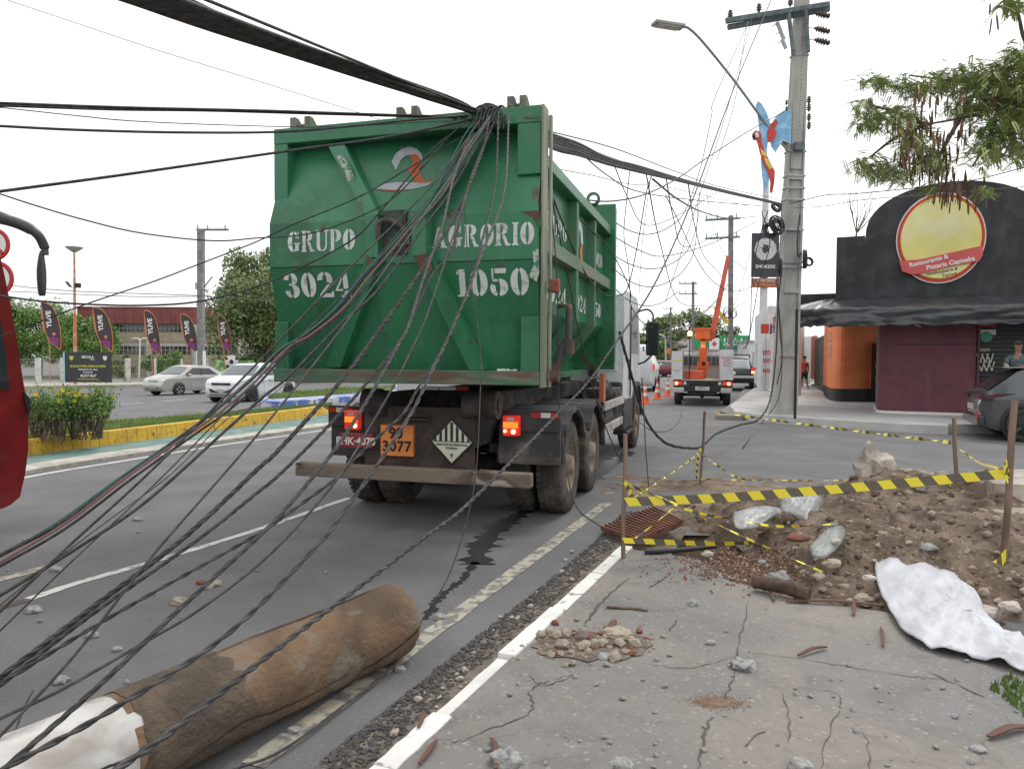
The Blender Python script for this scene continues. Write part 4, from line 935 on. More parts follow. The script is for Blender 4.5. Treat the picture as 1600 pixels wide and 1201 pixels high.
cable('uppermost smile shaped loop right of the container', [(957, 345), (985, 361), (1015, 366), (1045, 355), (1070, 330), (1095, 260), (1112, 180), (1118, 150), (1170, 34)], 10.6, 19, .008, group=RG)
cable('middle smile shaped loop right of the container', [(957, 398), (985, 413), (1015, 420), (1045, 414), (1075, 390), (1090, 345), (1093, 300)], 10.6, 17, .008, group=RG)
cable('lowest smile shaped loop right of the container', [(957, 418), (985, 440), (1015, 448), (1045, 440), (1070, 420), (1086, 385), (1090, 320)], 10.6, 17, .008, group=RG)
cable('taut thin line dropping from the bundle to the white cab', [(1017, 275), (1008, 340), (1002, 400), (998, 470)], 12, 14, .005, group=RG)
cable('wire sagging from the bundle towards the distant pole', [(1020, 280), (1060, 312), (1100, 332), (1143, 341), (1185, 338)], 12, 45, .018, group=RG)
cable('long wire sagging from the bundle under the black shop sign', [(1040, 305), (1060, 345), (1085, 398), (1110, 436), (1140, 454), (1165, 452), (1185, 440)], 13, 22, .009, group=RG)
cable('thick black cable trailing from the cab to the road', [(968, 518), (985, 580), (1003, 640), (1020, 672), (1045, 694), (1085, 700), (1100, 694), (1120, 677), (1155, 664), (1185, 655), (1203, 625), (1212, 560), (1216, 470), (1222, 420)], 1, 1, .02, tw=3, pitch=.4, ds=[10.2, 10.4, 10.6, 10.6, 10.5, 10.6, 11, 12.2, 14.5, 16.5, 18.5, 19.0, 19.1, 19.1])
cable('thin wire looping low on the road before the cones', [(1000, 660), (1018, 672), (1040, 674), (1060, 660), (1068, 630)], 12, 16, .007)
cable('thin wire standing in the pit beside the wooden stake', [(1003, 590), (1006, 640), (1009, 700), (1014, 765)], 9, 7.9, .007)
for k, (p, m_, q, d0_, d1_) in enumerate((((956, 248), (1010, 352), (1120, 300), 10.5, 19), ((900, 232), (1000, 300), (1190, 322), 9, 19), ((960, 370), (1040, 400), (1185, 345), 11, 19), ((1040, 274), (1068, 385), (1140, 350), 13, 40), ((1075, 285), (1100, 400), (1135, 440), 14, 42), ((1175, 30), (1098, 290), (1040, 470), 19, 13), ((1168, 34), (1150, 150), (1120, 250), 19, 15), ((960, 450), (1010, 478), (1060, 455), 12, 14), ((1008, 264), (1060, 470), (1138, 480), 13, 42), ((1102, 291), (1130, 395), (1165, 420), 30, 30), ((1020, 520), (1075, 500), (1138, 445), 15, 42), ((985, 257), (975, 370), (985, 470), 11, 12))):
    cable('fine drooping wire in the tangle between container and concrete pole', [p, (lerp(p[0], m_[0], .5)-2, lerp(p[1], m_[1], .55)+4), m_, (lerp(m_[0], q[0], .5)+2, lerp(m_[1], q[1], .45)+4), q], d0_, d1_, .0045+.0002*d1_, m=cable_b if k % 3 else cable_gr, group='fine wires between container and concrete pole')
cable('wire running from the far pole to the cab mirror', [(1010, 520), (1040, 528), (1080, 505), (1120, 470), (1140, 440)], 14.5, 40, .015)
cable('thin wire falling from the black sign towards the cab', [(1172, 395), (1150, 470), (1120, 500), (1165, 470)], 30, 30, .01, m=cable_gr)
cable('pole to building line passing above the arch', [(1235, 318), (1290, 305), (1345, 302), (1500, 285), (1600, 262)], 19.5, 15, .012)
cable('thin line between pole and building top', [(1240, 325), (1290, 322), (1350, 312), (1480, 302), (1620, 290)], 19.5, 15, .009, m=cable_gr)
for k, (x0, y0, x1, y1) in enumerate(((1172, 455, 1190, 360), (1182, 470, 1203, 380))):
    cable(['left drop cable hanging beside the black shop sign', 'right drop cable hanging beside the black shop sign'][k], [(1200-10*k, 330), (x1, y1), (x0+4, y0-30), (x0-12*k, y0+60), (1165-4*k, 545)], 19, 24, .012)
# ---------------------------------------------------------------- fallen pole
a = P(612, 957, 4.05); a.z = .198; c = P(240, 1128, 2.85); c.z = .198; ax = (c-a); ax.z = 0; ax.normalize()
Lp = 4.6; b = MB(); n = 40; m_ = 60; prof = []
T = ax; u = Vector((-T.y, T.x, 0)); w = Vector((0, 0, 1)); o = a-ax*.03; vs = []
for i in range(m_+1):
    s_ = i/m_; l = Lp*s_; r_ = .198-.025*s_
    if i == 0: r_ = .165; l = 0
    if i == 1: r_ = .19; l = .01
    if i == 2: r_ = .198; l = .04
    for k in range(n):
        th = k*math.tau/n; e = 1+.02*noise.noise(Vector((math.cos(th)*1.5, math.sin(th)*1.5, l*2)))+.008*noise.noise(Vector((math.cos(th)*6, math.sin(th)*6, l*8)))
        vs.append(o+T*(l+(.035*noise.noise(Vector((math.cos(th)*3, math.sin(th)*3, 3)))+.02*noise.noise(Vector((math.cos(th)*8, math.sin(th)*8, 3))) if i < 3 else 0))+(u*math.cos(th)+w*math.sin(th))*r_*e+Vector((0, 0, -.002)))
WB = 1.55
lb = int(m_*WB/Lp)
b.add(vs, [(i*n+k, i*n+(k+1) % n, (i+1)*n+(k+1) % n, (i+1)*n+k) for i in range(m_) for k in range(n)], True)
for f in range(len(b.f)):
    i = f//n; k = f % n; l = Lp*i/m_; lim = WB+.05*noise.noise(Vector((math.cos(k/n*6.28)*2, math.sin(k/n*6.28)*2, 0)))
    b.m[f] = 1 if l > lim else 0
b.poly(vs[:n]); b.poly(list(reversed(vs[-n:])))
polem = mat('soiled_concrete', (.2, .125, .072), .95, (.1, .068, .044), 2.2, .42, .62, bump=.8, bscale=34, c3=(.2, .165, .13), s3=3.2, lo3=.55, hi3=.68, var=.15)
polew = mat('pole_white_paint', (.56, .55, .53), .75, (.34, .31, .28), 4, .46, .66, bump=.2)
pl = b.build('fallen_pole', [polem, polew]); tag(pl, 'broken concrete utility pole lying on the road, brown butt and white painted part', 'utility pole')
bpy.context.view_layer.update()
band = MB(); dark = mat('damp_soil_band', (.085, .066, .05), .95, (.13, .098, .07), 5, bump=1, bscale=40)
for i in range(5):
    l0 = WB-.36+i*.072
def on_pole(l, th, e=.003):
    r_ = .198-.025*l/Lp; ee = 1+.02*noise.noise(Vector((math.cos(th)*1.5, math.sin(th)*1.5, l*2)))+.008*noise.noise(Vector((math.cos(th)*6, math.sin(th)*6, l*8)))
    return o+T*l+(u*math.cos(th)+w*math.sin(th))*(r_*ee+e)+Vector((0, 0, -.002))
nn = 44; V = []; Fc = []
for j in range(13):
    for k in range(nn+1):
        th = R(-70)+k/nn*R(320); e0 = .06*noise.noise(Vector((th*2.2, 0, 1)))+.03*noise.noise(Vector((th*7, 2, 1)))
        lo_ = WB-.4+e0*2.2; hi_ = WB+.03+e0*.6
        V.append(on_pole(lerp(lo_, hi_, j/12), th, .0035))
for j in range(12):
    for k in range(nn): q = j*(nn+1)+k; Fc.append((q, q+1, q+nn+2, q+nn+1))
band.add(V, Fc, True); band.build('soil_band', dark, pl)
side = 1 if (u.x*1-u.y*.0) > 0 else -1
def pcrack(pts, wd):
    c = spline([Vector(p+(0,)) for p in pts], 8); b = MB(); L = []; Q = []
    for i, p in enumerate(c):
        j = .03*noise.noise(Vector((i*.9, 3, 1))); ww = wd*(.4+.6*rnd.random())*(1-abs(2*i/len(c)-1)**4)
        L.append(on_pole(p.x+j, p.y+ww/.2, .0045)); Q.append(on_pole(p.x+j, p.y-ww/.2, .0045))
    for i in range(len(c)-1): b.add([Q[i], Q[i+1], L[i+1], L[i]], [(0, 1, 2, 3)])
    b.build('pole_crack', blackm, pl)
# theta 0 = +u side. camera-facing side is -u or +u:
cs = math.atan2(0, 1) if u.dot(CAM-a) > 0 else math.pi
sg = 1 if cs == 0 else -1
def TA(deg): return cs+sg*R(deg)
pcrack([(.02, TA(5)), (.1, TA(-8)), (.3, TA(-22)), (.45, TA(-26))], .007)
pcrack([(.5, TA(-18)), (.8, TA(-22)), (1.0, TA(-20)), (1.15, TA(-12)), (1.3, TA(-20)), (1.5, TA(-38))], .006)
pcrack([(.1, TA(100)), (.4, TA(96)), (.9, TA(100)), (1.2, TA(92))], .008)
pcrack([(1.56, TA(5)), (1.75, TA(12)), (1.95, TA(6)), (2.1, TA(14))], .006)
pcrack([(1.62, TA(-30)), (1.8, TA(-20)), (2.0, TA(-28))], .004)
# ---------------------------------------------------------------- stakes, tape, pit
SM = wood
def stake(label, x, y, z0, z1, r, lean=(0, 0)):
    b = MB(); n = 6; pts = [Vector((x+lean[0]*t+.004*math.sin(t*9+x), y+lean[1]*t, lerp(z0, z1, t))) for t in [i/n for i in range(n+1)]]
    b.tube(pts, [r*(1-.05*i/n) for i in range(n+1)], 9); o = b.build('barrier_stake', SM); return tag(o, label, 'stake', 'wooden stakes round the pit')
p1 = G(973, 872, .1); stake('wooden stake beside the drain grate at the kerb end', p1.x, p1.y, -.1, 1.07, .018, (.012, 0))
p2 = G(1094, 757, .02); stake('short dark stake behind the pit wrapped with tape strands', p2.x, p2.y, -.1, .98, .018, (.05, 0))
p3 = G(1497, 775, .02); stake('leaning stake in front of the parked hatchback bumper', p3.x, p3.y, -.1, .97, .025, (-.08, 0))
p4 = G(1565, 911, .05); stake('tallest stake at the right, near the white sack', p4.x, p4.y, -.1, 1.37, .024, (.055, 0))
tape_y = mat('tape_yellow', (.85, .72, .05), .45, var=.04); tape_k = mat('tape_black', (.13, .11, .08), .45, var=.1)
TI_ = {}
def tape(label, pts, wd, twist=0, stripe=.1, roll0=0, sag=0, n=10, thin=None):
    """striped barrier tape; normal twists along its length"""
    pts = [Vector(p) for p in pts]
    if sag:
        q = []
        for i in range(9):
            t = i/8; f = t*(len(pts)-1); k = min(int(f), len(pts)-2); p = pts[k].lerp(pts[k+1], f-k); q.append(p+Vector((0, 0, -sag*4*t*(1-t))))
        pts = q
    c = spline(pts, n); D = [0]
    for a_, b_ in zip(c, c[1:]): D.append(D[-1]+(b_-a_).length)
    N = max(8, int(D[-1]/stripe*4)); b = MB(); j = 0; row = []
    for i in range(N+1):
        l = D[-1]*i/N
        while j < len(D)-2 and D[j+1] < l: j += 1
        p = c[j].lerp(c[j+1], (l-D[j])/max(1e-9, D[j+1]-D[j])); t = (c[j+1]-c[j]).normalized()
        a_ = roll0+twist*l; up = Vector((0, 0, 1)); up = (up-t*up.dot(t)).normalized(); sd = t.cross(up)
        v = up*math.cos(a_)+sd*math.sin(a_)
        row.append((p, v, t))
    sl = wd*.6
    for i in range(N):
        (p, v, t), (q, v2, t2) = row[i], row[i+1]
        b.mi = 0 if (i//2) % 2 == 0 else 1
        b.add([p-v*wd/2+t*sl*.5, q-v2*wd/2+t2*sl*.5, q+v2*wd/2-t2*sl*.5, p+v*wd/2-t*sl*.5], [(0, 1, 2, 3)])
    o = b.build('barrier_tape', [tape_y, tape_k]); return tag(o, label, 'barrier tape', 'yellow and black tape round the pit')
z = lambda px, py, st_, d: P(px, py, d)
d1, d2, d3, d4 = p1.y, p2.y, p3.y, p4.y
tape('broad taut tape crossing the whole pit from stake to stake', [P(979, 784, d1-.03), P(1150, 776, lerp(d1, d4, .3)), P(1350, 760, lerp(d1, d4, .65)), P(1572, 740, d4-.04)], .068, 0, .185)
tape('low tape from the kerb stake fading into the earth', [P(974, 844, d1-.03), P(1050, 847, d1+.05), P(1110, 849, d1+.12), P(1170, 848, d1+.2)], .045, .6, .17)
tape('twisted strand from the kerb stake down to the rubble', [P(977, 754, d1), P(1050, 784, d1-.1), P(1140, 828, d1-.3), P(1215, 862, d1-.45), P(1285, 893, d1-.6)], .016, 6, .12)
tape('strand drooping from the kerb stake towards the clear plastic', [P(980, 756, d1), P(1075, 796, d1), P(1150, 812, d1), P(1220, 822, d1), P(1310, 818, d1)], .022, 5, .12)
tape('rope-like strand from the rear stake to the kerb stake', [P(1094, 706, d2), P(1060, 732, lerp(d2, d1, .3)), P(1010, 765, lerp(d2, d1, .6)), P(978, 785, d1+.1)], .02, 9, .12)
tape('pale strand hanging into the drain opening', [P(1052, 793, d1+.3), P(1020, 820, d1+.1), P(990, 842, d1)], .012, 9, .15)
tape('strand from the rear stake falling onto the sand', [P(1096, 708, d2), P(1125, 730, d2-.3), P(1150, 745, d2-.6), P(1175, 751, d2-.8)], .022, 8, .12)
tape('tape lying straight along the sand behind the pit', [P(1095, 748, d2-.2), P(1180, 750, d2-.2), P(1300, 750, d2-.2), P(1330, 749, d2-.2)], .015, 5, .13)
tape('far tape from the pavement edge to the leaning stake', [P(1118, 643, 17), P(1200, 655, 15.5), P(1330, 672, 12.5), P(1486, 691, d3)], .05, 3.0, .3)
tape('strand joining the leaning stake to the tallest stake', [P(1490, 760, d3), P(1510, 745, lerp(d3, d4, .4)), P(1562, 731, d4)], .04, 3, .12)
tape('second strand joining the leaning stake to the tallest stake', [P(1420, 778, 8), P(1470, 762, 7.2), P(1562, 732, d4)], .028, 5, .12)
tape('loose strand sagging behind the tallest stake', [P(1498, 700, d3), P(1530, 722, 8), P(1565, 732, d4)], .03, 12, .06)
tape('strand running from the rubble up to the tallest stake', [P(1415, 782, 8), P(1480, 766, 8.3), P(1497, 757, d3)], .03, 4, .12)
tape('limp strand dropping along the slabs to the tallest stake', [P(1518, 800, 6.9), P(1540, 835, 6.2), P(1567, 868, d4)], .022, 6, .1)
tape('crumpled tape tied low on the tallest stake', [P(1572, 866, d4-.03), P(1556, 884, d4-.08), P(1530, 893, d4-.1), P(1508, 897, d4-.1)], .075, 2, .12)
tape('short tape tail touching the ground at the tallest stake', [P(1560, 890, d4-.1), P(1552, 905, d4-.1), P(1568, 917, d4-.15)], .03, 4, .07)
tape('tape wrapped round the top knot of the tallest stake', [P(1574, 722, d4-.03), P(1570, 732, d4-.05), P(1576, 742, d4-.03), P(1572, 750, d4-.05)], .05, 2, .05)
tape('tape end lying at the right edge of the frame', [P(1585, 925, 5.3), P(1600, 915, 5.3), P(1625, 912, 5.3)], .04, 2, .1)
tape('strand hanging down the rear stake', [P(1095, 700, d2-.02), P(1090, 720, d2-.03), P(1088, 750, d2-.05)], .03, 5, .08)
tape('strand tied round the kerb stake above the broad tape', [P(976, 752, d1-.02), P(983, 765, d1-.03), P(988, 779, d1-.03)], .03, 5, .07)
# drain grate
gm = mat('rusty_bars', (.21, .085, .05), .85, (.13, .055, .04), 14, bump=.3)
gr = thing('drain_grate', 'rusty barred drain grate collapsed beside the broken kerb', 'drain grate', G(1000, 815, 0))
A0, A1, B0, B1 = P(940, 824, 6.95), P(1020, 793, 7.6), P(1000, 845, 6.3), P(1066, 815, 6.75)
gl = Vector(gr.location)
def gp(u_, v_):
    p = A0.lerp(A1, u_).lerp(B0.lerp(B1, u_), v_); return Vector((p.x, p.y, max(p.z, -.2)))-gl
for i in range(15):
    b = MB(); t = i/14; b.beam(gp(t, 0), gp(t, 1), .022, .04); b.build('grate_bar', gm, gr)
b = MB()
for v_ in (.02, .5, .98): b.beam(gp(0, v_)-Vector((0, 0, .02)), gp(1, v_)-Vector((0, 0, .02)), .02, .03)
b.build('grate_frame', gm, gr)
# ---------------------------------------------------------------- rubble, sacks, pebbles
rockg = mat('rock_grey', (.36, .36, .355), .9, (.22, .22, .215), 14, bump=.4)
rockb = mat('rock_buff', (.42, .36, .28), .9, (.3, .25, .19), 9, bump=.4)
rockp = mat('rock_pale', (.55, .5, .44), .9, (.38, .33, .28), 6, bump=.4)
brick = mat('brick_red', (.25, .1, .06), .9, (.18, .08, .055), 12, bump=.3)
def hgt(x, y):
    h = dirt_h(x, y)
    return max(h, 0)
def rock(label, px, py, r, m, zb=None, fl=.7, jag=.32, seed=None, name='rock', cat='rock', sub=3, group=None):
    seed = seed if seed is not None else rnd.random()*50
    if zb is None: p = G(px, py, .1 if True else 0)
    else: p = G(px, py, zb)
    b = MB(); b.blob((0, 0, 0), (r, r*.8, r*fl), seed, jag, sub); o = b.build(name, m); o.location = (p.x, p.y, p.z+r*fl*.45); return tag(o, label, cat, group)
rock('angular grey stone on the pavement crack', 1160, 1044, .055, rockg, .1, .6, .6)
rock('grey stone with brown top near the kerb', 788, 1192, .05, rockg, .1, .8, .6)
rock('rounded grey stone in the middle of the pavement', 1083, 945, .037, rockg, .1)
rock('small stone between the middle stone and the crack', 1110, 1006, .026, rockg, .1)
rock('flat stone at the lower pavement edge of the view', 973, 1200, .04, rockg, .1)
rock('grey stone near the bottom right corner', 1528, 1172, .032, rockg, .1, .4)
rock('stone at the bottom edge, right of the dust spot', 1250, 1201, .045, rockg, .1)
rock('buff broken stone in the pavement hole', 962, 996, .085, rockb, .09, .5)
rock('dark brown stone in the pavement hole', 912, 1000, .055, mat('rock_brown', (.16, .12, .11), .9), .09, .6)
rock('grey lump at the kerb side of the pavement hole', 945, 1030, .045, rockg, .09, .5)
rock('big pale boulder behind the tape', 1366, 758, .24, rockp, .02, 1.35, .6, 14.3)
rock('low buff rock beside the pale boulder', 1425, 752, .26, rockb, .02, .45, .4, 9)
rock('square grey block at the right end of the earth heap', 1497, 806, .13, rockb, .08, .7, .35, 4)
rock('grey slab block beneath the tallest stake', 1525, 838, .17, rockb, .05, .6, .25, 6)
rock('clear blue-grey stone on the log end of the heap', 1216, 906, .065, rockg, .1, .7, .6)
rock('buff stone under the clear plastic bottle', 1300, 884, .06, rockb, .22, .6, .3)
rock('brown brick fragment in front of the plastic sheet', 1247, 843, .09, brick, .25, .35, .2)
rock('stone between log and kerb side rubble', 1190, 880, .03, rockg, .14)
rock('pale stone by the tape strand end', 1305, 848, .035, rockp, .3, .7)
rock('small white stone left of the sack', 1358, 905, .04, rockp, .2, .6)
rock('flat pale stone left of the log', 1105, 868, .05, rockp, .1, .6)
rock('stone near the right frame edge', 1578, 952, .06, rockp, .12, .6)
for lb_, px, py, r_ in (('grey stone left on the asphalt', 52, 956, .05), ('stone beside the dashed line end', 88, 892, .045), ('buff brick piece on the asphalt below the lane line', 280, 943, .055), ('orange tinted stone in the asphalt stone cluster', 314, 912, .035), ('grey stone in the asphalt stone cluster', 324, 919, .045), ('buff stone in the asphalt stone cluster', 336, 914, .05), ('flat dark stone on the asphalt', 183, 1016, .03), ('pebbly stone by the pole on the asphalt', 145, 995, .04), ('pale stone on the asphalt left of the pole', 95, 1066, .04), ('pale shard on the asphalt near the stencilled truck', 215, 813, .05), ('stone by the butt of the fallen pole', 687, 966, .04), ('pale chip on the cream line under the pole', 460, 1143, .03), ('stone piece near the painted line by the pole', 625, 1047, .03)):
    rock(lb_, px, py, r_, rockb if 'buff' in lb_ else rockg if 'orange' not in lb_ else brick, 0, .6)
for k, (lb_, px, py, r_) in enumerate((('pale rubble lump below the broad tape at mid heap', 1260, 800, .06), ('pale rubble lump near the heap crest', 1340, 790, .05), ('broken pale lump left of the leaning stake', 1440, 790, .07), ('grey lump under the twisted strand', 1130, 850, .05), ('buff lump in the centre of the heap front', 1350, 880, .055), ('pale lump below the black rubber scrap', 1450, 850, .05), ('buff lump right of the brick fragment', 1280, 855, .05), ('grey lump between the stakes at the crest', 1470, 775, .06), ('pale lump just above the sack corner', 1400, 852, .045), ('buff lump at the base of the tallest stake', 1545, 900, .06))):
    p_ = G(px, py, .3); b = MB(); b.blob((0, 0, 0), (r_*1.2, r_, r_*.7), k*2.7, .5, 2); o = b.build('rubble_lump', (rockp, rockb, rockg)[k % 3]); o.location = (p_.x, p_.y, hgt(p_.x, p_.y)+r_*.3); tag(o, lb_, 'rubble')
# concrete slabs behind the tallest stake
for k, (px, py, d, s_) in enumerate(((1612, 812, 6.6, (.42, .3, .17)), (1600, 800, 6.9, (.4, .26, .08)), (1590, 850, 6.2, (.35, .2, .05)))):
    p = P(px, py, d); b = MB(); r6 = random.Random(k); og_ = [(math.cos(t)*s_[0]*(.75+.35*r6.random()), math.sin(t)*s_[1]*(.75+.35*r6.random())) for t in [i*math.tau/9 for i in range(9)]]; b.prism([(x, y, -s_[2]/2+.05*x) for x, y in og_], (.02, .01, s_[2])); o = b.build('concrete_slab', rockp if k < 2 else rockb); p.z = max(hgt(p.x, p.y), 0)+(.02, .12, .0)[k]; o.location = p; o.modifiers.new('b', 'BEVEL').width = .012
    tag(o, ['thick broken concrete slab behind the tallest stake', 'thinner concrete slab tilted on top of the thick slab', 'flat concrete plate at the foot of the slabs'][k], 'concrete slab')
# pebbles
def pebbles(n, area, z, sizes, m, label, group, seed, cat='pebble', hf=None):
    r = random.Random(seed); protos = []
    for k in range(5):
        b = MB(); b.blob((0, 0, 0), (1, .8, .6), seed+k*3.3, .4, 1); o = b.build(cat.replace(' ', '_'), m); tag(o, label, cat, group); protos.append(o)
    for i in range(n):
        px, py = area(r); p = G(px, py, z)
        if hf: p = Vector((p.x, p.y, hf(p.x, p.y)))
        o = protos[i] if i < 5 else protos[i % 5].copy()
        if i >= 5: col.objects.link(o)
        s_ = sizes[0]+(sizes[1]-sizes[0])*r.random()**3
        o.location = (p.x, p.y, p.z+s_*.4); o.scale = (s_, s_, s_); o.rotation_euler = (r.random()*.5, r.random()*.5, r.random()*6.3)
def area_pave(r):
    while 1:
        px, py = r.uniform(640, 1600), r.uniform(885, 1201)
        if px > 985-(py-853)*1.06+15 and py > 880+(px-1000)*.12: return px, py
pebbles(230, area_pave, .1, (.003, .019), rockg, 'small grey pebble scattered on the pavement', 'pebbles on the pavement', 1)
pebbles(60, lambda r: (r.uniform(0, 560), r.uniform(820, 1100)), 0, (.006, .022), rockg, 'small grey chip scattered on the asphalt', 'chips on the asphalt', 2, 'asphalt chip')
pebbles(60, lambda r: (lambda t: (640+300*t+r.uniform(-35, 45), 1150-290*t+r.uniform(-20, 15)))(r.random()), .004, (.006, .03), rockp, 'pale chip lying in the gutter dirt', 'chips in the gutter', 3, 'gutter chip')
pebbles(90, lambda r: (r.uniform(1100, 1560), r.uniform(775, 930)), .3, (.01, .05), rockb, 'buff stone half buried in the earth heap', 'stones in the earth heap', 4, 'stone', hf=hgt)
pebbles(90, lambda r: (915+r.gauss(0, 48), 1006+r.gauss(0, 15)), .1, (.01, .05), rockb, 'broken fragment in the pavement hole', 'fragments in the pavement hole', 5, 'fragment')
# damaged hole in the pavement
c = G(925, 1008, .1); b = MB()
b.poly([(c.x+.33*math.cos(t)*(1+.4*noise.noise(Vector((math.cos(t)*2, math.sin(t)*2, 5)))), c.y+.2*math.sin(t)*(1+.4*noise.noise(Vector((math.cos(t)*3, math.sin(t)*3, 8)))), .106) for t in [i*math.tau/40 for i in range(40)]])
tag(b.build('pavement_rubble', mat('rubble_dirt', (.13, .1, .08), .95, (.22, .18, .145), 18, .45, .55, bump=1, bscale=50)), 'patch of earthy rubble where the pavement is broken', 'rubble', kind='stuff')
pebbles(30, lambda r: (925+r.gauss(0, 40), 1002+r.gauss(0, 12)), .1, (.01, .035), brick, 'red brick crumb in the pavement hole', 'brick crumbs in the pavement hole', 6, 'brick crumb')
# red brick dust area
b = MB(); c = G(1190, 888, .1)
r2 = random.Random(12)
for k in range(2200):
    px, py = 1160+r2.gauss(0, 50), 878+r2.gauss(0, 14); p = G(px, py, .12); h = max(hgt(p.x, p.y), .1); s_ = .003+.011*r2.random()**2.4; b.mi = r2.choice((0, 0, 1, 1, 2)); b.blob((p.x, p.y, h+.002), s_, r2.random()*20, .5, 1)
tag(b.build('brick_rubble', [brick, soil, rockb]), 'scatter of crushed red brick at the front of the earth heap', 'brick rubble', kind='stuff')
b = MB()
for k in range(2600):
    p = G(r2.uniform(1060, 1640), r2.uniform(770, 960), .2); h = hgt(p.x, p.y)
    if h < .03: continue
    s_ = .006+.028*r2.random()**3; b.mi = r2.choice((0, 0, 1, 2)); b.blob((p.x, p.y, h), (s_*1.3, s_, s_*.8), r2.random()*20, .6, 1)
tag(b.build('clods', [soil, mat('clod_dark', (.12, .085, .06), .95), rockb]), 'loose clods and grit covering the earth heap', 'clods', kind='stuff')
# wooden splinters / strips
for k, (pa, pb, lb_, w_) in enumerate((((682, 1156), (655, 1192), 'reddish strip beside the white kerb', .02), ((660, 1112), (654, 1135), 'short reddish strip in the gutter', .02), ((768, 1152), (775, 1200), 'upright reddish strip by the brown topped stone', .022), ((1247, 1023), (1291, 1010), 'reddish strip on the open pavement', .022), ((1545, 1150), (1605, 1134), 'large reddish strip at the right edge', .035), ((1376, 980), (1380, 1008), 'thin dark pod strip left of the sack', .018), ((1332, 938), (1334, 960), 'reddish strip under the log', .02), ((1228, 938), (1380, 945), 'long reddish board at the foot of the heap', .03), ((960, 968), (948, 990), 'upright brick splinter in the pavement hole', .04), ((1190, 912), (1210, 938), 'curved reddish strip left of the log', .02))):
    A = G(*pa, .115); B = G(*pb, .115); b = MB(); m0 = A.lerp(B, .5)+Vector((.01, .01, .012)); b2 = spline([A, m0, B], 6)
    for i in range(len(b2)-1): b.beam(b2[i]-m0, b2[i+1]-m0+(b2[i+1]-b2[i])*.02, w_*(.5+.5*math.sin(math.pi*(i+.8)/len(b2))), .008)
    o = b.build('wood_strip', mat('red_bark', (.13, .068, .053), .85, (.14, .07, .05), 14) if k == 0 else MATS['red_bark']); o.location = m0; tag(o, lb_, 'strip')
for pts, lb_, r_ in (([(948, 948), (990, 950), (1012, 953)], 'dark stick at the pavement hole', .009), ([(1015, 917), (1035, 905), (1047, 893)], 'thin curved twig on the pavement', .004), ([(1165, 1165), (1180, 1148), (1195, 1142)], 'curled twig near the dust spot', .003), ([(1008, 862), (1035, 861), (1075, 858), (1118, 853)], 'flat black rubber strip before the drain', .02)):
    b = MB(); b.tube(spline([G(*p, .1+r_) for p in pts], 6), r_, 7); o = b.build('stick', blackm if 'rubber' in lb_ else bark); tag(o, lb_, 'stick')
# log
A, B = G(1178, 908, .16), G(1264, 929, .15); b = MB(); c = spline([A+Vector((0, 0, .0)), A.lerp(B, .5)+Vector((0, 0, .012)), B], 12)
b.tube(c, [.045*(1+.25*noise.noise(Vector((i*.7, 0, 0)))) for i in range(len(c))], 12); o = b.build('log', mat('rotten_wood', (.13, .085, .06), .95, (.07, .05, .04), 12, bump=1, bscale=40, stretch=(1, 1, 1))); tag(o, 'dark rotten log lying at the front of the earth heap', 'log')
# long stick over the heap
b = MB(); b.tube(spline([P(1245, 795, 7.2), P(1300, 842, 6.3), P(1365, 890, 5.5)], 6), .02, 8); tag(b.build('pole_stick', mat('dry_stick', (.3, .23, .17), .85)), 'long bare stick slanting over the plastic and earth', 'stick')
# plastics
def crumple(name, label, cat, pxs, dz, m, amp=.05, n=14, seed=1, thick=.004, rnds=2.5):
    """sheet inside an outline, wrinkled by noise"""
    cx = sum(p[0] for p in pxs)/len(pxs); cy = sum(p[1] for p in pxs)/len(pxs); V = []; c = P(cx, cy, dz(cx, cy)); b = MB(); ol = [Vector((p[0], p[1], 0)) for p in pxs]; ol = spline(ol+[ol[0]], 6)[:-1]; K = len(ol)
    for j in range(n+1):
        t = j/n
        for k in range(K):
            px, py = cx+(ol[k].x-cx)*t, cy+(ol[k].y-cy)*t; p = P(px, py, dz(px, py)); v = Vector((px*.03*rnds, py*.05*rnds, seed))
            bul = amp*(1.3*(1-t**3)+.7*(noise.noise(v*.6)+.5*abs(noise.noise(v*1.7)))+.35*abs(noise.noise(v*3.3))); p = p+Vector((0, -.3, 1)).normalized()*bul
            V.append(p-c)
    b.add(V, [(j*K+k, j*K+(k+1) % K, (j+1)*K+(k+1) % K, (j+1)*K+k) for j in range(n) for k in range(K)], True)
    o = b.build(name, m, solid=thick); o.location = c; return tag(o, label, cat)
sackm = mat('sack_white', (.56, .57, .61), .5, (.5, .5, .55), 4, .5, .7, bump=.6, bscale=9, c3=(.5, .38, .42), s3=5, lo3=.7, hi3=.76)
def dsack(px, py):
    p = G(px, py, .13); return p.y
crumple('plastic_sack', 'large empty white woven sack spread from the heap onto the pavement', 'sack', [(1372, 860), (1400, 868), (1440, 873), (1475, 888), (1505, 905), (1530, 935), (1560, 985), (1605, 1015), (1640, 1035), (1625, 1052), (1600, 1047), (1560, 1033), (1500, 1020), (1455, 1010), (1420, 992), (1398, 968), (1378, 930), (1367, 895)], dsack, sackm, .055, 26, 3, .004, 1.7)
clear = mat('clear_plastic', (.55, .56, .56), .25, (.35, .36, .36), 9, .45, .6, bump=.6, bscale=20, alpha=.62)
dd = lambda d, k=0: (lambda px, py: d-(py-800)*.012)
crumple('plastic_sheet', 'crumpled clear plastic sheet on top of the heap', 'plastic', [(1217, 782), (1250, 778), (1275, 775), (1292, 785), (1278, 800), (1262, 818), (1240, 805), (1222, 798)], dd(6.45), clear, .05, 10, 5)
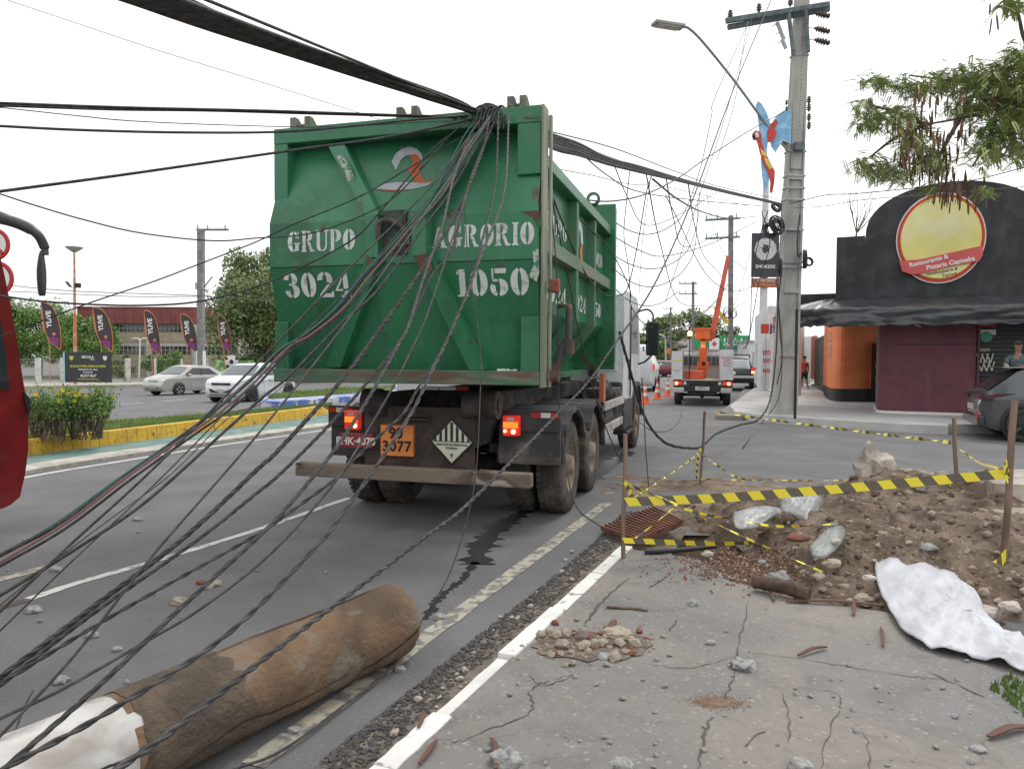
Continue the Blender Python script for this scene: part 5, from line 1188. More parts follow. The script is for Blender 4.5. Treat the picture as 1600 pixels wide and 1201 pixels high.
crumple('plastic_sheet', 'dusty clear plastic spread between drain and heap', 'plastic', [(1145, 800), (1170, 795), (1205, 790), (1222, 800), (1200, 812), (1170, 826), (1148, 822)], dd(6.45), clear, .03, 10, 8)
crumple('plastic_bottle', 'crushed clear plastic bottle with bluish end on the heap', 'bottle', [(1268, 868), (1265, 855), (1280, 838), (1300, 824), (1318, 824), (1321, 838), (1308, 858), (1290, 870)], dd(6.1), mat('crushed_plastic', (.34, .35, .33), .3, (.2, .25, .26), 6, bump=.6, bscale=30, alpha=.8), .035, 10, 9)
crumple('plastic_bag', 'white carrier bag lying behind the tallest stake', 'bag', [(1540, 792), (1552, 780), (1570, 770), (1590, 778), (1600, 790), (1580, 798)], dd(7.4), whitem, .05, 8, 10)
crumple('plastic_cup', 'crumpled foil scrap right of the plastic sheet', 'wrapper', [(1302, 810), (1318, 803), (1320, 809), (1308, 815)], dd(6.8), whitem, .03, 6, 11)
crumple('rubber_scrap', 'curved black rubber scrap on the right of the heap', 'scrap', [(1430, 825), (1450, 830), (1480, 822), (1476, 828), (1462, 835), (1445, 830)], dd(6.3), blackm, .04, 6, 12)
b = MB(); p = P(1377, 840, 6.2); b.blob((0, 0, 0), (.05, .03, .05), 3, .4, 2); o = b.build('dark_scrap', MATS['dark_plastic']); o.location = p; tag(o, 'small slate coloured scrap stuck in the heap face', 'scrap')
# ---------------------------------------------------------------- restaurant
FA = Vector((9.1, 20.9, 0)); FX = Vector((.9063, -.4226, 0)); FN = Vector((-.4226, -.9063, 0))   # facade start, along, outward (to the road)
RM = Matrix.Translation(FA) @ Matrix((FX, -FN, Vector((0, 0, 1)))).transposed().to_4x4()           # local: x along, y inward, z up
rest = thing('restaurant', 'black and maroon corner restaurant with arched parapet and round sign', 'restaurant', FA, math.atan2(FX.y, FX.x))
RI = RM.inverted()
def rl(px, py, yl=0): return RI @ onp(px, py, RM @ Vector((0, yl, 0)), FN)
# parapet with arch
pL, pB = rl(1304, 371), rl(1304, 456); zt = pL.z; a0 = rl(1352, 365); ap = rl(1490, 283); a1x = ap.x+(ap.x-a0.x)
pts = [(0, 3.35), (9.5, 3.35), (9.5, zt-.35), (a1x, zt-.1)]
n = 22
for i in range(n+1):
    th = math.pi*i/n; pts.append((ap.x+math.cos(th)*(ap.x-a0.x), zt-.1+math.sin(th)**.8*(ap.z-zt+.1)))
pts += [(a0.x, zt), (0, zt)]
b = MB(); b.prism([(x, -.0, z) for x, z in pts], (0, .22, 0)); b.build('parapet', blackwall, rest)
b = MB(); b.box(-.0, .22, .22, 5.5, 3.35, zt-.02); b.build('parapet_return', blackwall, rest)
b = MB(); b.box(-.0, 9.5, .222, 7, 3.2, 3.34); b.build('roof_slab', blackwall, rest)
# low canopy band to the left behind parapet
p0, p1 = rl(1248, 450, 3), rl(1304, 447, 3)
b = MB(); b.box(p0.x, .3, 2.6, 2.8, 3.1, 3.75); b.build('side_fascia', blackwall, rest)
# maroon wall, rounded left corner
m0, m1 = rl(1371, 643), rl(1523, 649); x0, x1 = m0.x, m1.x; rr = .35
cp = [(x0, 2.8), (x0, rr)]+[(x0+rr-rr*math.cos(R(t)), rr-rr*math.sin(R(t))) for t in (15, 30, 45, 60, 75, 90)]+[(x1, 0), (x1, .25), (x1-.2, .25), (x1-.2, 2.8)]
b = MB(); b.prism([(x, y+.02, .26) for x, y in cp], (0, 0, 3.0)); b.build('maroon_wall', maroonw, rest, bevel=.01)
b = MB(); b.prism([(x*1.0, y+.0, .2) for x, y in [(x0-.03, 2.8), (x0-.03, rr)]+[(x0+rr-(rr+.03)*math.cos(R(t)), rr-(rr+.02)*math.sin(R(t))+.01) for t in (15, 30, 45, 60, 75, 90)]+[(x1+.03, -.01), (x1+.03, 2.8)]], (0, 0, .07)); b.build('plinth', whitem, rest)
jz = rl(1450, 538).z
b = MB(); b.box(x0+rr, x1-.01, .006, .03, jz-.01, jz+.01); b.build('wall_joint', blackm, rest)
b = MB(); b.cyl((x1+.05, -.02, .2), (x1+.05, -.02, 3.0), .03, n=8); b.build('down_pipe', MATS['maroon_wall'], rest)
# shop front
shutter = mat('shutter_dark', (.045, .05, .048), .6, bump=.1)
b = MB()
for k in range(26): b.box(x1+.12, 9.5, .24, .28, .25+k*.11, .25+k*.11+.09)
b.box(x1-.15, 9.5, .3, .34, .2, 3.3); b.build('roller_shutter', shutter, rest)
for (ax_, ay), (bx, by), m_, nm in (((1531, 503), (1555, 511), redm, 'red_label'), ((1529, 515), (1556, 523), whitem, 'white_label'), ((1531, 544), (1547, 549), MATS['grey_concrete'], 'opening_hours'), ((1532, 497), (1541, 500), whitem, 'small_label')):
    p, q = rl(ax_, ay, .2), rl(bx, by, .2); b = MB(); b.box(p.x, q.x, .19, .2, q.z, p.z); b.build(nm, m_, rest)
p = rl(1541, 526, .19); b = MB(); b.lathe([(.14, 0), (0, 0)], (p.x, .185, p.z), (0, -1, 0), 20); b.build('green_round_label', mat('label_green', (.1, .4, .3), .6), rest)
for k, (px, py) in enumerate(((1529, 560), (1537, 560), (1545, 560), (1531, 573), (1539, 573), (1547, 572))):   # cutlery shaped stencil marks
    p = rl(px, py, .2); b = MB()
    b.beam((p.x-.05, .18, p.z+.13), (p.x+.04, .18, p.z-.12), .03, .008, (0, 1, 0)); b.beam((p.x+.09, .18, p.z+.13), (p.x+.04, .18, p.z-.12), .025, .008, (0, 1, 0)); b.build('window_mark', cream, rest)
# awning: dark vinyl on a frame, reaching forward and round the left corner
AW = [(-1.75, 2.7), (-1.8, 1.2), (-1.8, -.4), (-1.62, -.95), (-1.3, -1.15)]   # plan of the front edge
ptop = rl(1233, 505)
def awn_row(zfun):
    return None
front = []
for x, y in spline([Vector((a_, b_, 0)) for a_, b_ in [(-1.5, 4.2), (-1.62, 2.4), (-1.6, .3), (-1.45, -.75), (-1.05, -1.08), (0, -1.12), (9.6, -1.12)]], 30)[:0] or [(0, 0)]: pass
fl_ = spline([Vector((a_, b_, 0)) for a_, b_ in [(-1.45, 4.2), (-1.6, 2.4), (-1.6, .3), (-1.42, -.75), (-1.0, -1.02), (.4, -1.06), (3, -1.06), (6, -1.06), (9.6, -1.06)]], 34)
b = MB(); V = []; K = len(fl_); rows = 22
def zdrop(x): return 0
for j in range(rows+1):
    t = j/rows
    for i, p in enumerate(fl_):
        inner = Vector((max(p.x, 0) if p.y < .2 else 0, min(max(p.y, 0), 4.2) if p.x < 0 else 0, 0))
        if t <= .45:
            s_ = t/.45; q = inner.lerp(p, s_); z = lerp(3.36, 3.02, s_)+.03*math.sin(s_*3.1)
        else:
            s_ = (t-.45)/.55; q = p.copy(); z = lerp(3.02, 2.54, s_)
            o2 = (p-inner).normalized() if (p-inner).length > .01 else Vector((0, -1, 0)); fold = noise.noise(Vector((i*.05, s_*3+i*.03, 3)))*.2+abs(noise.noise(Vector((i*.11-s_*1.5, s_*5, 8))))*.13+noise.noise(Vector((i*.5, s_*1.5, 4)))*.03
            q = q+o2*(fold*(.3+s_)-.05*s_)
            if j == rows: z += .05*abs(math.sin(i*.45))
        z += .035*noise.noise(Vector((i*.2, t*5, 1)))
        V.append(Vector((q.x, q.y, z)))
b.add(V, [(j*K+i, j*K+i+1, (j+1)*K+i+1, (j+1)*K+i) for j in range(rows) for i in range(K-1)], True)
b.build('awning', vinyl, rest, solid=.012)
b = MB()
for x in (-1.2, .8, 3, 5, 7.5): b.beam((max(x, -1.2), 0, 3.1), (max(x, -1.2), -.98, 2.9), .03, .03)
b.beam((-1.25, -.9, 2.85), (9.5, -.98, 2.85), .03, .03); b.beam((-1.3, 4, 2.9), (-1.3, -.6, 2.9), .03, .03)
b.box(-1.3, .02, .1, 4.3, 3.06, 3.1); b.build('awning_frame', blackm, rest)
q = RI @ G(1242, 654, .2); b = MB(); b.cyl((q.x, q.y, .2), (q.x, q.y, 2.9), .035, n=10); b.build('awning_post', blackm, rest)
p = rl(1418, 500); b = MB()
b.tube(spline([(p.x-.1, -.3, p.z+.1), (p.x, -.3, p.z-.1), (p.x+.1, -.3, p.z+.02), (p.x-.02, -.3, p.z+.12), (p.x+.15, -.32, p.z-.12), (p.x+.3, -.3, p.z-.2)]), .012, 6); b.build('hanging_wire', whitem, rest)
# round sign
p, q = rl(1469, 372, -.05), rl(1402, 372, -.05); rs_ = abs(p.x-q.x); cx, cz = p.x, p.z-.0; q2 = rl(1469, 303, -.05); rz_ = q2.z-cz
sign = MB()
def disc(mb, r_, y, m_i): mb.mi = m_i; mb.prism([(cx+rs_*r_*math.cos(t), y, cz+rz_*r_*math.sin(t)) for t in [i*math.tau/48 for i in range(48)]], (0, -.02, 0))
disc(sign, 1.03, -.03, 0); disc(sign, 1.0, -.052, 1); disc(sign, .93, -.074, 2); disc(sign, .915, -.0965, 3)
sg_ = sign.build('round_sign', [whitem, mat('sign_red', (.55, .045, .025), .5), mat('sign_gold', (.8, .5, .05), .5), mat('sign_yellow', (.72, .66, .22), .5, (.74, .7, .4), 1)], rest)
rb = [rl(*p_, -.15) for p_ in ((1405, 408), (1440, 405), (1480, 396), (1520, 387), (1535, 384), (1536, 398), (1530, 408), (1490, 415), (1450, 425), (1425, 429), (1410, 424))]
b = MB(); b.prism([(v.x, -.13, v.z) for v in rb], (0, -.03, 0)); b.build('sign_ribbon', mat('ribbon_red', (.6, .1, .1), .5), sg_)
def ang_text(s, pa, pb, size, m_, y, par, bold=.004, shear=0):
    A, B = rl(*pa, y), rl(*pb, y); A = Vector((A.x, y, A.z)); B = Vector((B.x, y, B.z)); d = (B-A).normalized(); up = Vector((0, -1, 0)).cross(d) ; up = Vector((-d.z, 0, d.x))
    text('sign_lettering', s, size, m_, par, frame(A.lerp(B, .5), d, up), bold, shear=shear)
ang_text('Restaurante &', (1428, 413), (1474, 402), .16, whitem, -.165, sg_)
ang_text('Pizzaria Capixaba', (1456, 417), (1514, 405), .16, whitem, -.165, sg_)
ang_text('Hamburgueria &', (1450, 428), (1492, 420), .11, blackm, -.125, sg_, 0, .3)
ang_text('Tapioca', (1474, 431), (1492, 427), .11, blackm, -.125, sg_, 0, .3)
# orange neighbour
oc = thing('orange_shop', 'orange rounded shop building with black plinth behind the awning', 'building', G(1330, 627, .2))
OL = Vector(oc.location)
og = [G(*p_, .2)-OL for p_ in ((1286, 613), (1289, 620), (1297, 625), (1308, 627), (1330, 627.5), (1366, 627.5), (1400, 628))]
og = spline(og, 4); bk = [Vector((og[-1].x+1, og[-1].y+6, 0)), Vector((og[0].x+3, og[0].y+7, 0))]
ring = [(p.x, p.y) for p in og]+[(p.x, p.y) for p in bk]
b = MB(); b.prism([(x, y, .45) for x, y in ring], (0, 0, 2.75)); b.build('orange_wall', orangew, oc)
b = MB(); b.prism([(x*1.004, y-.02, -.05) for x, y in ring], (0, 0, .5)); b.build('plinth', blackwall, oc)
b = MB(); b.prism([(x, y, 3.2) for x, y in ring], (0, 0, .3)); b.build('fascia', blackwall, oc)
dpos = G(1369, 628, .2)-OL; b = MB(); b.box(dpos.x-.1, dpos.x+.7, dpos.y-.04, dpos.y+.3, 0, 2.05); b.build('doorway', blackm, oc)
sp_ = G(1333, 627, .2)-OL; b = MB(); b.cyl((sp_.x-.05, sp_.y-.15, 0), (sp_.x-.05, sp_.y-.15, 3), .025, n=8); b.build('post', blackm, oc)
# tall narrow emblem on orange wall: pale pointed shield outline
e0 = P(1298, 545, G(1297, 625, .2).y-.03)-OL
b = MB(); shp = [(-.1, .6), (.14, .6), (.14, -.1), (.04, -.55), (0, -.62), (-.05, -.5), (-.1, -.1)]
b.prism([(e0.x+u_*.9, e0.y+u_*-.35-.05, e0.z+v_) for u_, v_ in shp], (0, -.01, 0)); b.build('wall_emblem', mat('emblem_tan', (.62, .3, .2), .7, (.7, .6, .5), 18, .45, .5), oc)
# shutter bay and pillar further left
bay = [G(*p_, .2)-OL for p_ in ((1286, 612), (1272, 604), (1266, 602))]
b = MB(); h = 2.6
b.add([bay[0], bay[1], bay[1]+Vector((0, 0, h)), bay[0]+Vector((0, 0, h))], [(3, 2, 1, 0)])
for k in range(20): b.beam(bay[0].lerp(bay[1], .0)+Vector((0, -.03, .1+k*.125)), bay[1]+Vector((0, -.03, .1+k*.125)), .03, .06)
b.build('grille_shutter', mat('grille_brown', (.06, .05, .045), .7, (.14, .12, .1), 8), oc)
b = MB(); b.prism([bay[1]+Vector((0, 0, .4)), bay[2]+Vector((0, 0, .4)), bay[2]+Vector((.5, .8, .4)), bay[1]+Vector((.5, .8, .4))], (0, 0, 2.4)); b.build('red_pillar', mat('red_pillar', (.5, .12, .06), .7), oc)
b = MB(); b.prism([bay[0]+Vector((0, -.1, 0)), bay[2]+Vector((0, -.1, 0)), bay[2]+Vector((0, -1.6, -.0)), bay[0]+Vector((0, -.9, -.0))], (0, 0, .12)); b.build('ramp', conc2, oc)
# white yard wall with yellow doors
yb_ = thing('yellow_door_house', 'white wall with ochre yellow doors behind the person in red', 'building', G(1262, 600, .12)); YL = Vector(yb_.location)
w = [G(*p_, .12)-YL for p_ in ((1266, 602), (1244, 598), (1232, 596))]
b = MB(); b.prism([w[0], w[2], w[2]+Vector((1, 6, 0)), w[0]+Vector((2, 6, 0))], (0, 0, 3.0)); b.build('wall', whitem, yb_)
for t0, t1 in ((.05, .22), (.55, .9)):
    A, B = w[0].lerp(w[2], t0)+Vector((0, -.08, .1)), w[0].lerp(w[2], t1)+Vector((0, -.08, .1)); b = MB(); b.prism([A, B, B+Vector((0, .05, 0)), A+Vector((0, .05, 0))], (0, 0, 2.4)); b.build('door', mat('ochre', (.55, .33, .05), .6) if 'ochre' not in MATS else MATS['ochre'], yb_)
# ---------------------------------------------------------------- white gated shop with totem further up the road
gt = thing('white_gate_shop', 'white walled shop with white slatted gate and red lettered panel', 'building', G(1190, 604, .12)); GL_ = Vector(gt.location)
w = [G(*p_, .12)-GL_ for p_ in ((1228, 622), (1212, 617), (1200, 609), (1178, 599))]
b = MB(); b.prism([w[2]+Vector((.0, 0, 0)), w[3], w[3]+Vector((3, 5, 0)), w[2]+Vector((3, 3, 0))], (0, 0, 4.3)); b.build('wall', mat('offwhite_wall', (.66, .66, .66), .8, (.58, .58, .59), 2), gt)
b = MB(); b.prism([w[0]+Vector((.15, 0, 0)), w[1]+Vector((0, .02, 0)), w[1]+Vector((1, 1, 0)), w[0]+Vector((1, 1, 0))], (0, 0, 4.2)); b.build('gate_pillar', whitem, gt)
for k in range(24):
    z_ = .15+k*.11; b = MB()
    if k == 0: gb = MB()
    gb.beam(w[1]+Vector((-.1, -.1, z_)), w[3]+Vector((-.1, -.1, z_)), .03, .06)
gb.build('slatted_gate', whitem, gt)
def rlp(px0, py0, px1, py1, d, m_, nm, par, off): # flat vertical panel facing the road, given by its picture extent and distance
    a_, b_ = P(px0, py1, d)-off, P(px1, py0, d)-off; mb = MB(); mb.box(a_.x, b_.x, a_.y-.05, a_.y+.05, a_.z, b_.z); return mb.build(nm, m_, par), a_, b_
dg_ = G(1200, 612, .12).y
for k, (y0_, y1_) in enumerate(((548, 556), (560, 568), (577, 583))):
    b = MB()
    for r_ in range(4):
        for x_ in range(4): a_ = P(1192+x_*3.4, lerp(y0_, y1_, r_/4), dg_-.9)-GL_; c_ = P(1194.3+x_*3.4, lerp(y0_, y1_, r_/4), dg_-.9)-GL_; b.beam(a_, c_, .02, .05)
    b.build('red_lettering', redm, gt)
o_, a_, b_ = rlp(1189, 506, 1201, 521, dg_-1.2, mat('cube_red', (.5, .06, .03), .5), 'shop_logo', gt, GL_)
o_, a_, b_ = rlp(1203, 506, 1206, 522, dg_-1.2, mat('cube_blue', (.05, .18, .4), .5), 'blue_panel', gt, GL_)
rlp(1207, 495, 1217, 534, dg_-1.6, orangew, 'orange_panel', gt, GL_); rlp(1209, 510, 1214, 525, dg_-1.68, MATS['cube_blue'], 'blue_picture', gt, GL_)
# ---------------------------------------------------------------- totem sign with black board
tp0 = G(1190, 612, .12); tot = thing('totem_sign', 'tall pale steel totem carrying a black board and brown board', 'sign', tp0); TL = tp0
D = tp0.y
a_, b_ = P(1186, 600, D)-TL, P(1203, 272, D)-TL
b = MB(); b.tube([(0, 0, 0), (P(1197, 280, D)-TL)], [.22, .14], 12); b.build('post', mat('pale_post', (.62, .66, .68), .6), tot)
a_, b_ = P(1171, 434, D)-TL, P(1214, 366, D)-TL; b = MB(); b.box(a_.x, b_.x, a_.y-.32, a_.y-.22, a_.z, b_.z); bd = b.build('black_board', mat('board_black', (.045, .045, .055), .6), tot)
b = MB(); c_ = ((a_.x+b_.x)/2, a_.y-.325, P(1192, 391, D).z-TL.z)
r2 = random.Random(4)
for k in range(40):
    th = k*math.tau/40; r0, r1 = .14+.12*r2.random(), .5+.04*r2.random(); b.beam((c_[0]+math.cos(th)*r0, c_[1], c_[2]+math.sin(th)*r0), (c_[0]+math.cos(th)*r1, c_[1], c_[2]+math.sin(th)*r1), .028, .01, (0, 1, 0))
    th2 = th+.06; r0 = .34+.05*r2.random(); b.beam((c_[0]+math.cos(th2)*r0, c_[1], c_[2]+math.sin(th2)*r0), (c_[0]+math.cos(th2)*r1, c_[1], c_[2]+math.sin(th2)*r1), .016, .01, (0, 1, 0))
b.build('board_lettering', whitem, bd)
text('board_lettering', 'SMOKERS', .22, whitem, bd, frame((c_[0], c_[1]-.002, P(1192, 418, D).z-TL.z), XR, ZU), .003)
a_, b_ = P(1171, 450, D)-TL, P(1213, 436, D)-TL; b = MB(); b.box(a_.x, b_.x, a_.y-.32, a_.y-.24, a_.z, b_.z); bd = b.build('brown_board', mat('board_brown', (.3, .09, .05), .6), tot)
text('board_lettering', 'EMPÓRIO', .19, cream, bd, frame(((a_.x+b_.x)/2+.05, a_.y-.325, lerp(a_.z, b_.z, .72)), XR, ZU), .003)
text('board_lettering', 'DE MANAUS', .17, mat('board_orange', (.7, .3, .12), .6), bd, frame(((a_.x+b_.x)/2, a_.y-.325, lerp(a_.z, b_.z, .27)), XR, ZU), .003)
# ---------------------------------------------------------------- main concrete pole with cross-arm, lamp, macaw
def hpole(label, px, py, z0, H_, w0, w1, lean=0, group=None, recess=True, depth=.6):
    o = G(px, py, z0); t = thing('concrete_pole', label, 'utility pole', o, group=group); b = MB(); t.rotation_euler = (0, lean, 0)
    d0, d1 = w0*depth, w1*depth
    if recess:
        fr_ = [lerp(w0, w1, i/1)/2 for i in (0, 1)]; e = .13
        b.add([(-w0/2, -d0/2+.07, 0), (w0/2, -d0/2+.07, 0), (w0/2, d0/2, 0), (-w0/2, d0/2, 0), (-w1/2, -d1/2+.07, H_), (w1/2, -d1/2+.07, H_), (w1/2, d1/2, H_), (-w1/2, d1/2, H_)], [(0, 1, 5, 4), (1, 2, 6, 5), (2, 3, 7, 6), (3, 0, 4, 7), (4, 5, 6, 7)])
        for s in (-1, 1):
            x0a, x0b = s*w0/2, s*(w0/2-w0*e); x1a, x1b = s*w1/2, s*(w1/2-w1*e)
            b.add([(x0a, -d0/2, 0), (x0b, -d0/2, 0), (x1b, -d1/2, H_), (x1a, -d1/2, H_), (x0a*.999, -d0/2+.0699, 0), (x0b, -d0/2+.0699, 0), (x1b, -d1/2+.0699, H_), (x1a*.999, -d1/2+.0699, H_)], [(0, 1, 2, 3), (0, 3, 7, 4), (1, 5, 6, 2), (3, 2, 6, 7), (4, 5, 1, 0)])
        for zz in (0, .13, .3, .44, .58):
            pass
    else: b.add([(-w0/2, -d0/2, 0), (w0/2, -d0/2, 0), (w0/2, d0/2, 0), (-w0/2, d0/2, 0), (-w1/2, -d1/2, H_), (w1/2, -d1/2, H_), (w1/2, d1/2, H_), (-w1/2, d1/2, H_)], [(0, 1, 5, 4), (1, 2, 6, 5), (2, 3, 7, 6), (3, 0, 4, 7), (4, 5, 6, 7)])
    b.build('shaft', conc_pole, t, bevel=.01)
    if recess:
        for z in (.0, 1.6, 3.3, 4.95, 6.3):
            k = z/H_; ww = lerp(w0, w1, k)*.74; dd = lerp(d0, d1, k); b = MB(); b.box(-ww/2, ww/2, -dd/2+.003, -dd/2+.068, z+.02, z+.16); b.build('shaft_web', conc_pole, t)
        b = MB(); b.box(-lerp(w0, w1, .8)*.37, lerp(w0, w1, .8)*.37, -lerp(d0, d1, .8)/2+.003, -lerp(d0, d1, .8)/2+.068, 6.6, H_-.01)
        b.build('shaft_web', conc_pole, t)
    return t
o = G(1224, 651, .12); Hm = 11.3
mp = hpole('tall tapered concrete pole beside the awning, with cross-arm and street lamp', 1224, 651, .12, Hm, .62, .34, .026); D = o.y
mpm = Matrix.Translation(o) @ Matrix.Rotation(.026, 4, 'Y'); mpi = mpm.inverted()
def ml(px, py, dy=0): return mpi @ P(px, py, D+dy)
b = MB()
for k in range(40): b.cyl((0, -.21, 6.7+k*.11), (0, -.203, 6.7+k*.11), .012, n=6)
b.build('step_holes', blackm, mp)
crossm = mat('crossarm_grey', (.16, .2, .21), .8, (.1, .13, .13), 6)
for dy, (a_, b_) in ((-.3, ((1134, 33), (1296, 7))), (-.12, ((1137, 43), (1296, 14)))):
    b = MB(); b.beam(ml(*a_, dy), ml(*b_, dy), .1, .13); b.build('cross_arm', crossm, mp, bevel=.01)
for a_, b_ in (((1232, 20), (1240, 86)), ((1259, 16), (1263, 82))):
    b = MB(); b.beam(ml(*a_, -.33), ml(*b_, -.25), .06, .09); b.build('cross_arm_brace', crossm, mp)
def insul(px, py, dy, ax_=(0, 0, 1), s=1, par=None):
    c_ = ml(px, py, dy); b = MB(); b.lathe([(0, -.12*s), (.03*s, -.12*s), (.03*s, -.08*s), (.075*s, -.06*s), (.03*s, -.03*s), (.075*s, 0), (.03*s, .03*s), (.06*s, .06*s), (.03*s, .1*s), (0, .11*s)], c_, ax_, 12); b.build('insulator', mat('insulator_brown', (.07, .05, .045), .35) if 'insulator_brown' not in MATS else MATS['insulator_brown'], par or mp)
for px, py in ((1141, 22), (1186, 12), (1235, 3)): insul(px, py, -.2)
for px, py in ((1281, 22), (1281, 46), (1281, 64)):
    insul(px, py, -.3, (1, 0, -.2), 1.2); insul(px+8, py+2, -.3, (1, 0, -.2), 1.3)
    b = MB(); b.beam(ml(1252, py-4, -.2), ml(px, py, -.3), .015, .015); b.build('insulator_rod', crossm, mp)
for px, py in ((1264, 156), (1264, 168), (1264, 183), (1264, 196)): insul(px, py, -.1, (0, 0, 1), .9)
for px, py in ((1229, 160), (1229, 170)): insul(px, py, -.3, (0, 0, 1), .6)
fz = mat('fuse_grey', (.4, .42, .43), .5)
for k, (px, py) in enumerate(((1214, 35), (1219, 48), (1222, 62))):
    b = MB(); b.cyl(ml(px, py, -.3), ml(px+6, py+14, -.3), .05, n=10); b.cyl(ml(px-8, py+6, -.3), ml(px+2, py+2, -.3), .012, n=6); b.build('fuse_cutout', fz, mp)
for zpy, ln in ((88, .36), (238, .42), (276, .46), (295, .48), (313, .5), (360, .5), (410, .55), (418, .55)):
    c_ = ml(1246-(zpy-88)*.04, zpy); b = MB(); w_ = lerp(.62, .34, c_.z/Hm)+.03; d_ = w_*.6
    for s in (-1, 1): b.box(-w_/2-.012, w_/2+.012, s*d_/2-.012, s*d_/2+.012, c_.z-.02, c_.z+.02); b.box(s*w_/2-.012, s*w_/2+.012, -d_/2, d_/2, c_.z-.02, c_.z+.02)
    b.build('steel_band', steel_g, mp)
b = MB(); c_ = ml(1243, 233); b.box(-.12, .14, -.3, -.16, c_.z-.1, c_.z+.1); b.build('cable_shelf', crossm, mp)
# street lamp arm and head
b = MB(); b.tube(spline([ml(1231, 236, -.2), ml(1196, 193, -.35), ml(1150, 130, -.6), ml(1100, 68, -.9), ml(1078, 46, -1.05), ml(1068, 42, -1.1)], 6), .032, 8); b.build('lamp_arm', mat('lamp_arm_green', (.22, .28, .25), .6), mp)
b = MB(); A, B = ml(1067, 43, -1.1), ml(1021, 36, -1.35); b.beam(A, B, .3, .08); lh = b.build('lamp_head', mat('lamp_head', (.33, .33, .3), .5), mp, bevel=.02)
b = MB(); b.beam(A.lerp(B, .15)-Vector((0, 0, .05)), A.lerp(B, .92)-Vector((0, 0, .05)), .24, .02); b.build('led_panel', mat('led_panel', (.6, .58, .48), .5, (.4, .38, .3), 20), lh)
b = MB(); b.add([ml(1192, 190, -.2), ml(1232, 200, -.2), ml(1230, 238, -.2), ml(1192, 190, -.12), ml(1232, 200, -.12), ml(1230, 238, -.12)], [(2, 1, 0), (3, 4, 5), (0, 1, 4, 3), (1, 2, 5, 4), (2, 0, 3, 5)]); b.build('bracket_plate', mat('bracket_olive', (.3, .24, .06), .7), mp)
# macaw figure (painted cut-out board fixed to lamp arm)
mc = thing('macaw_figure', 'painted macaw cut-out with blue wings and red body fixed to the lamp arm', 'parrot figure', P(1200, 230, D-.35)); ML_ = Vector(mc.location)
def mpl(pts, m_, dy, nm, th=.03):
    b = MB(); V = [P(px, py, D-.35+dy)-ML_ for px, py in pts]; b.prism(V, (0, th, 0)); b.build(nm, m_, mc)
mb_ = mat('macaw_blue', (.22, .47, .72), .6, (.35, .62, .85), 5); mrr = mat('macaw_red', (.65, .07, .05), .6, (.5, .05, .05), 5); myy = mat('macaw_yellow', (.8, .6, .12), .6)
mpl([(1184, 158), (1190, 162), (1198, 176), (1203, 190), (1204, 205), (1200, 222), (1198, 245), (1204, 262), (1200, 290), (1196, 300), (1191, 275), (1189, 250), (1190, 225), (1187, 205), (1184, 180), (1181, 166)], mb_, 0, 'blue_wing')
mpl([(1204, 196), (1214, 180), (1226, 172), (1236, 170), (1236, 225), (1224, 220), (1212, 238), (1205, 228), (1203, 214)], mb_, .04, 'blue_wing')
mpl([(1176, 208), (1180, 204), (1187, 205), (1190, 212), (1190, 222), (1196, 238), (1203, 252), (1211, 268), (1210, 285), (1207, 302), (1203, 300), (1204, 285), (1200, 268), (1193, 254), (1188, 240), (1184, 224), (1180, 214)], mrr, -.04, 'red_body')
mpl([(1206, 192), (1213, 186), (1216, 192), (1210, 200), (1214, 208), (1207, 222), (1200, 222), (1199, 205)], mrr, -.02, 'red_body')
mpl([(1180, 207), (1185, 207), (1186, 214), (1181, 215)], whitem, -.055, 'face_patch', .012)
mpl([(1176, 209), (1180, 213), (1181, 219), (1177, 219), (1175, 213)], blackm, -.055, 'beak', .012)
mpl([(1188, 232), (1196, 238), (1198, 246), (1191, 242)], myy, -.055, 'yellow_feathers', .012); mpl([(1194, 246), (1200, 248), (1208, 262), (1203, 265), (1197, 256)], myy, -.055, 'yellow_feathers', .012)
# cable coils and splice gear on the pole
def coil(label, px, py, r_, dy, nturn=5, ax_=(0, -1, .1)):
    c_ = P(px, py, D+dy); t = MB()
    for k in range(nturn):
        a_ = Vector(ax_).normalized(); u_ = a_.orthogonal().normalized(); w_ = a_.cross(u_); rr_ = r_*(1-.07*k+.05*math.sin(k)); e = .8+.2*rnd.random()
        t.tube([(u_*math.cos(q)*rr_*e+w_*math.sin(q)*rr_*1.0+a_*(.03*(k % 3))) for q in [i*math.tau/24 for i in range(25)]], .015, 6, False)
    o_ = t.build('cable_coil', cable_b); o_.location = c_; tag(o_, label, 'cable coil')
coil('black cable coil left of the pole above the black board', 1203, 360, .2, -.5, 8); coil('larger tangle of coiled cable touching the pole', 1213, 352, .26, -.55, 12, (.5, -1, .2)); coil('hanging cable coil low on the left of the pole', 1217, 418, .25, -.3, 6, (1, -.4, 0))
coil('cable coil right of the pole above the awning', 1256, 405, .26, -.3, 8, (1, -.5, 0)); coil('small cable coil furthest right of the pole', 1263, 409, .12, -.35, 4)
coil('tight cable knot where the bundle meets the pole', 1212, 325, .14, -.5, 6, (.3, -1, .5))
for k, (pts, r_, lb_) in enumerate((([(1250, 335), (1246, 370), (1247, 400), (1252, 395)], .02, 'cable dropping on the right face of the pole'), ([(1217, 380), (1214, 440), (1219, 520), (1222, 560), (1214, 600)], .015, 'cable hanging down the left face of the pole'), ([(1222, 300), (1219, 380), (1216, 460), (1222, 540), (1217, 620), (1190, 660), (1160, 700)], .01, 'thin wire draped along the pole to the ground'))):
    b = MB(); b.tube(spline([P(x, y, D-.45 if y < 640 else G(x, y, .02).y) for x, y in pts], 8), r_, 6); tag(b.build('cable', cable_b), lb_, 'cable')
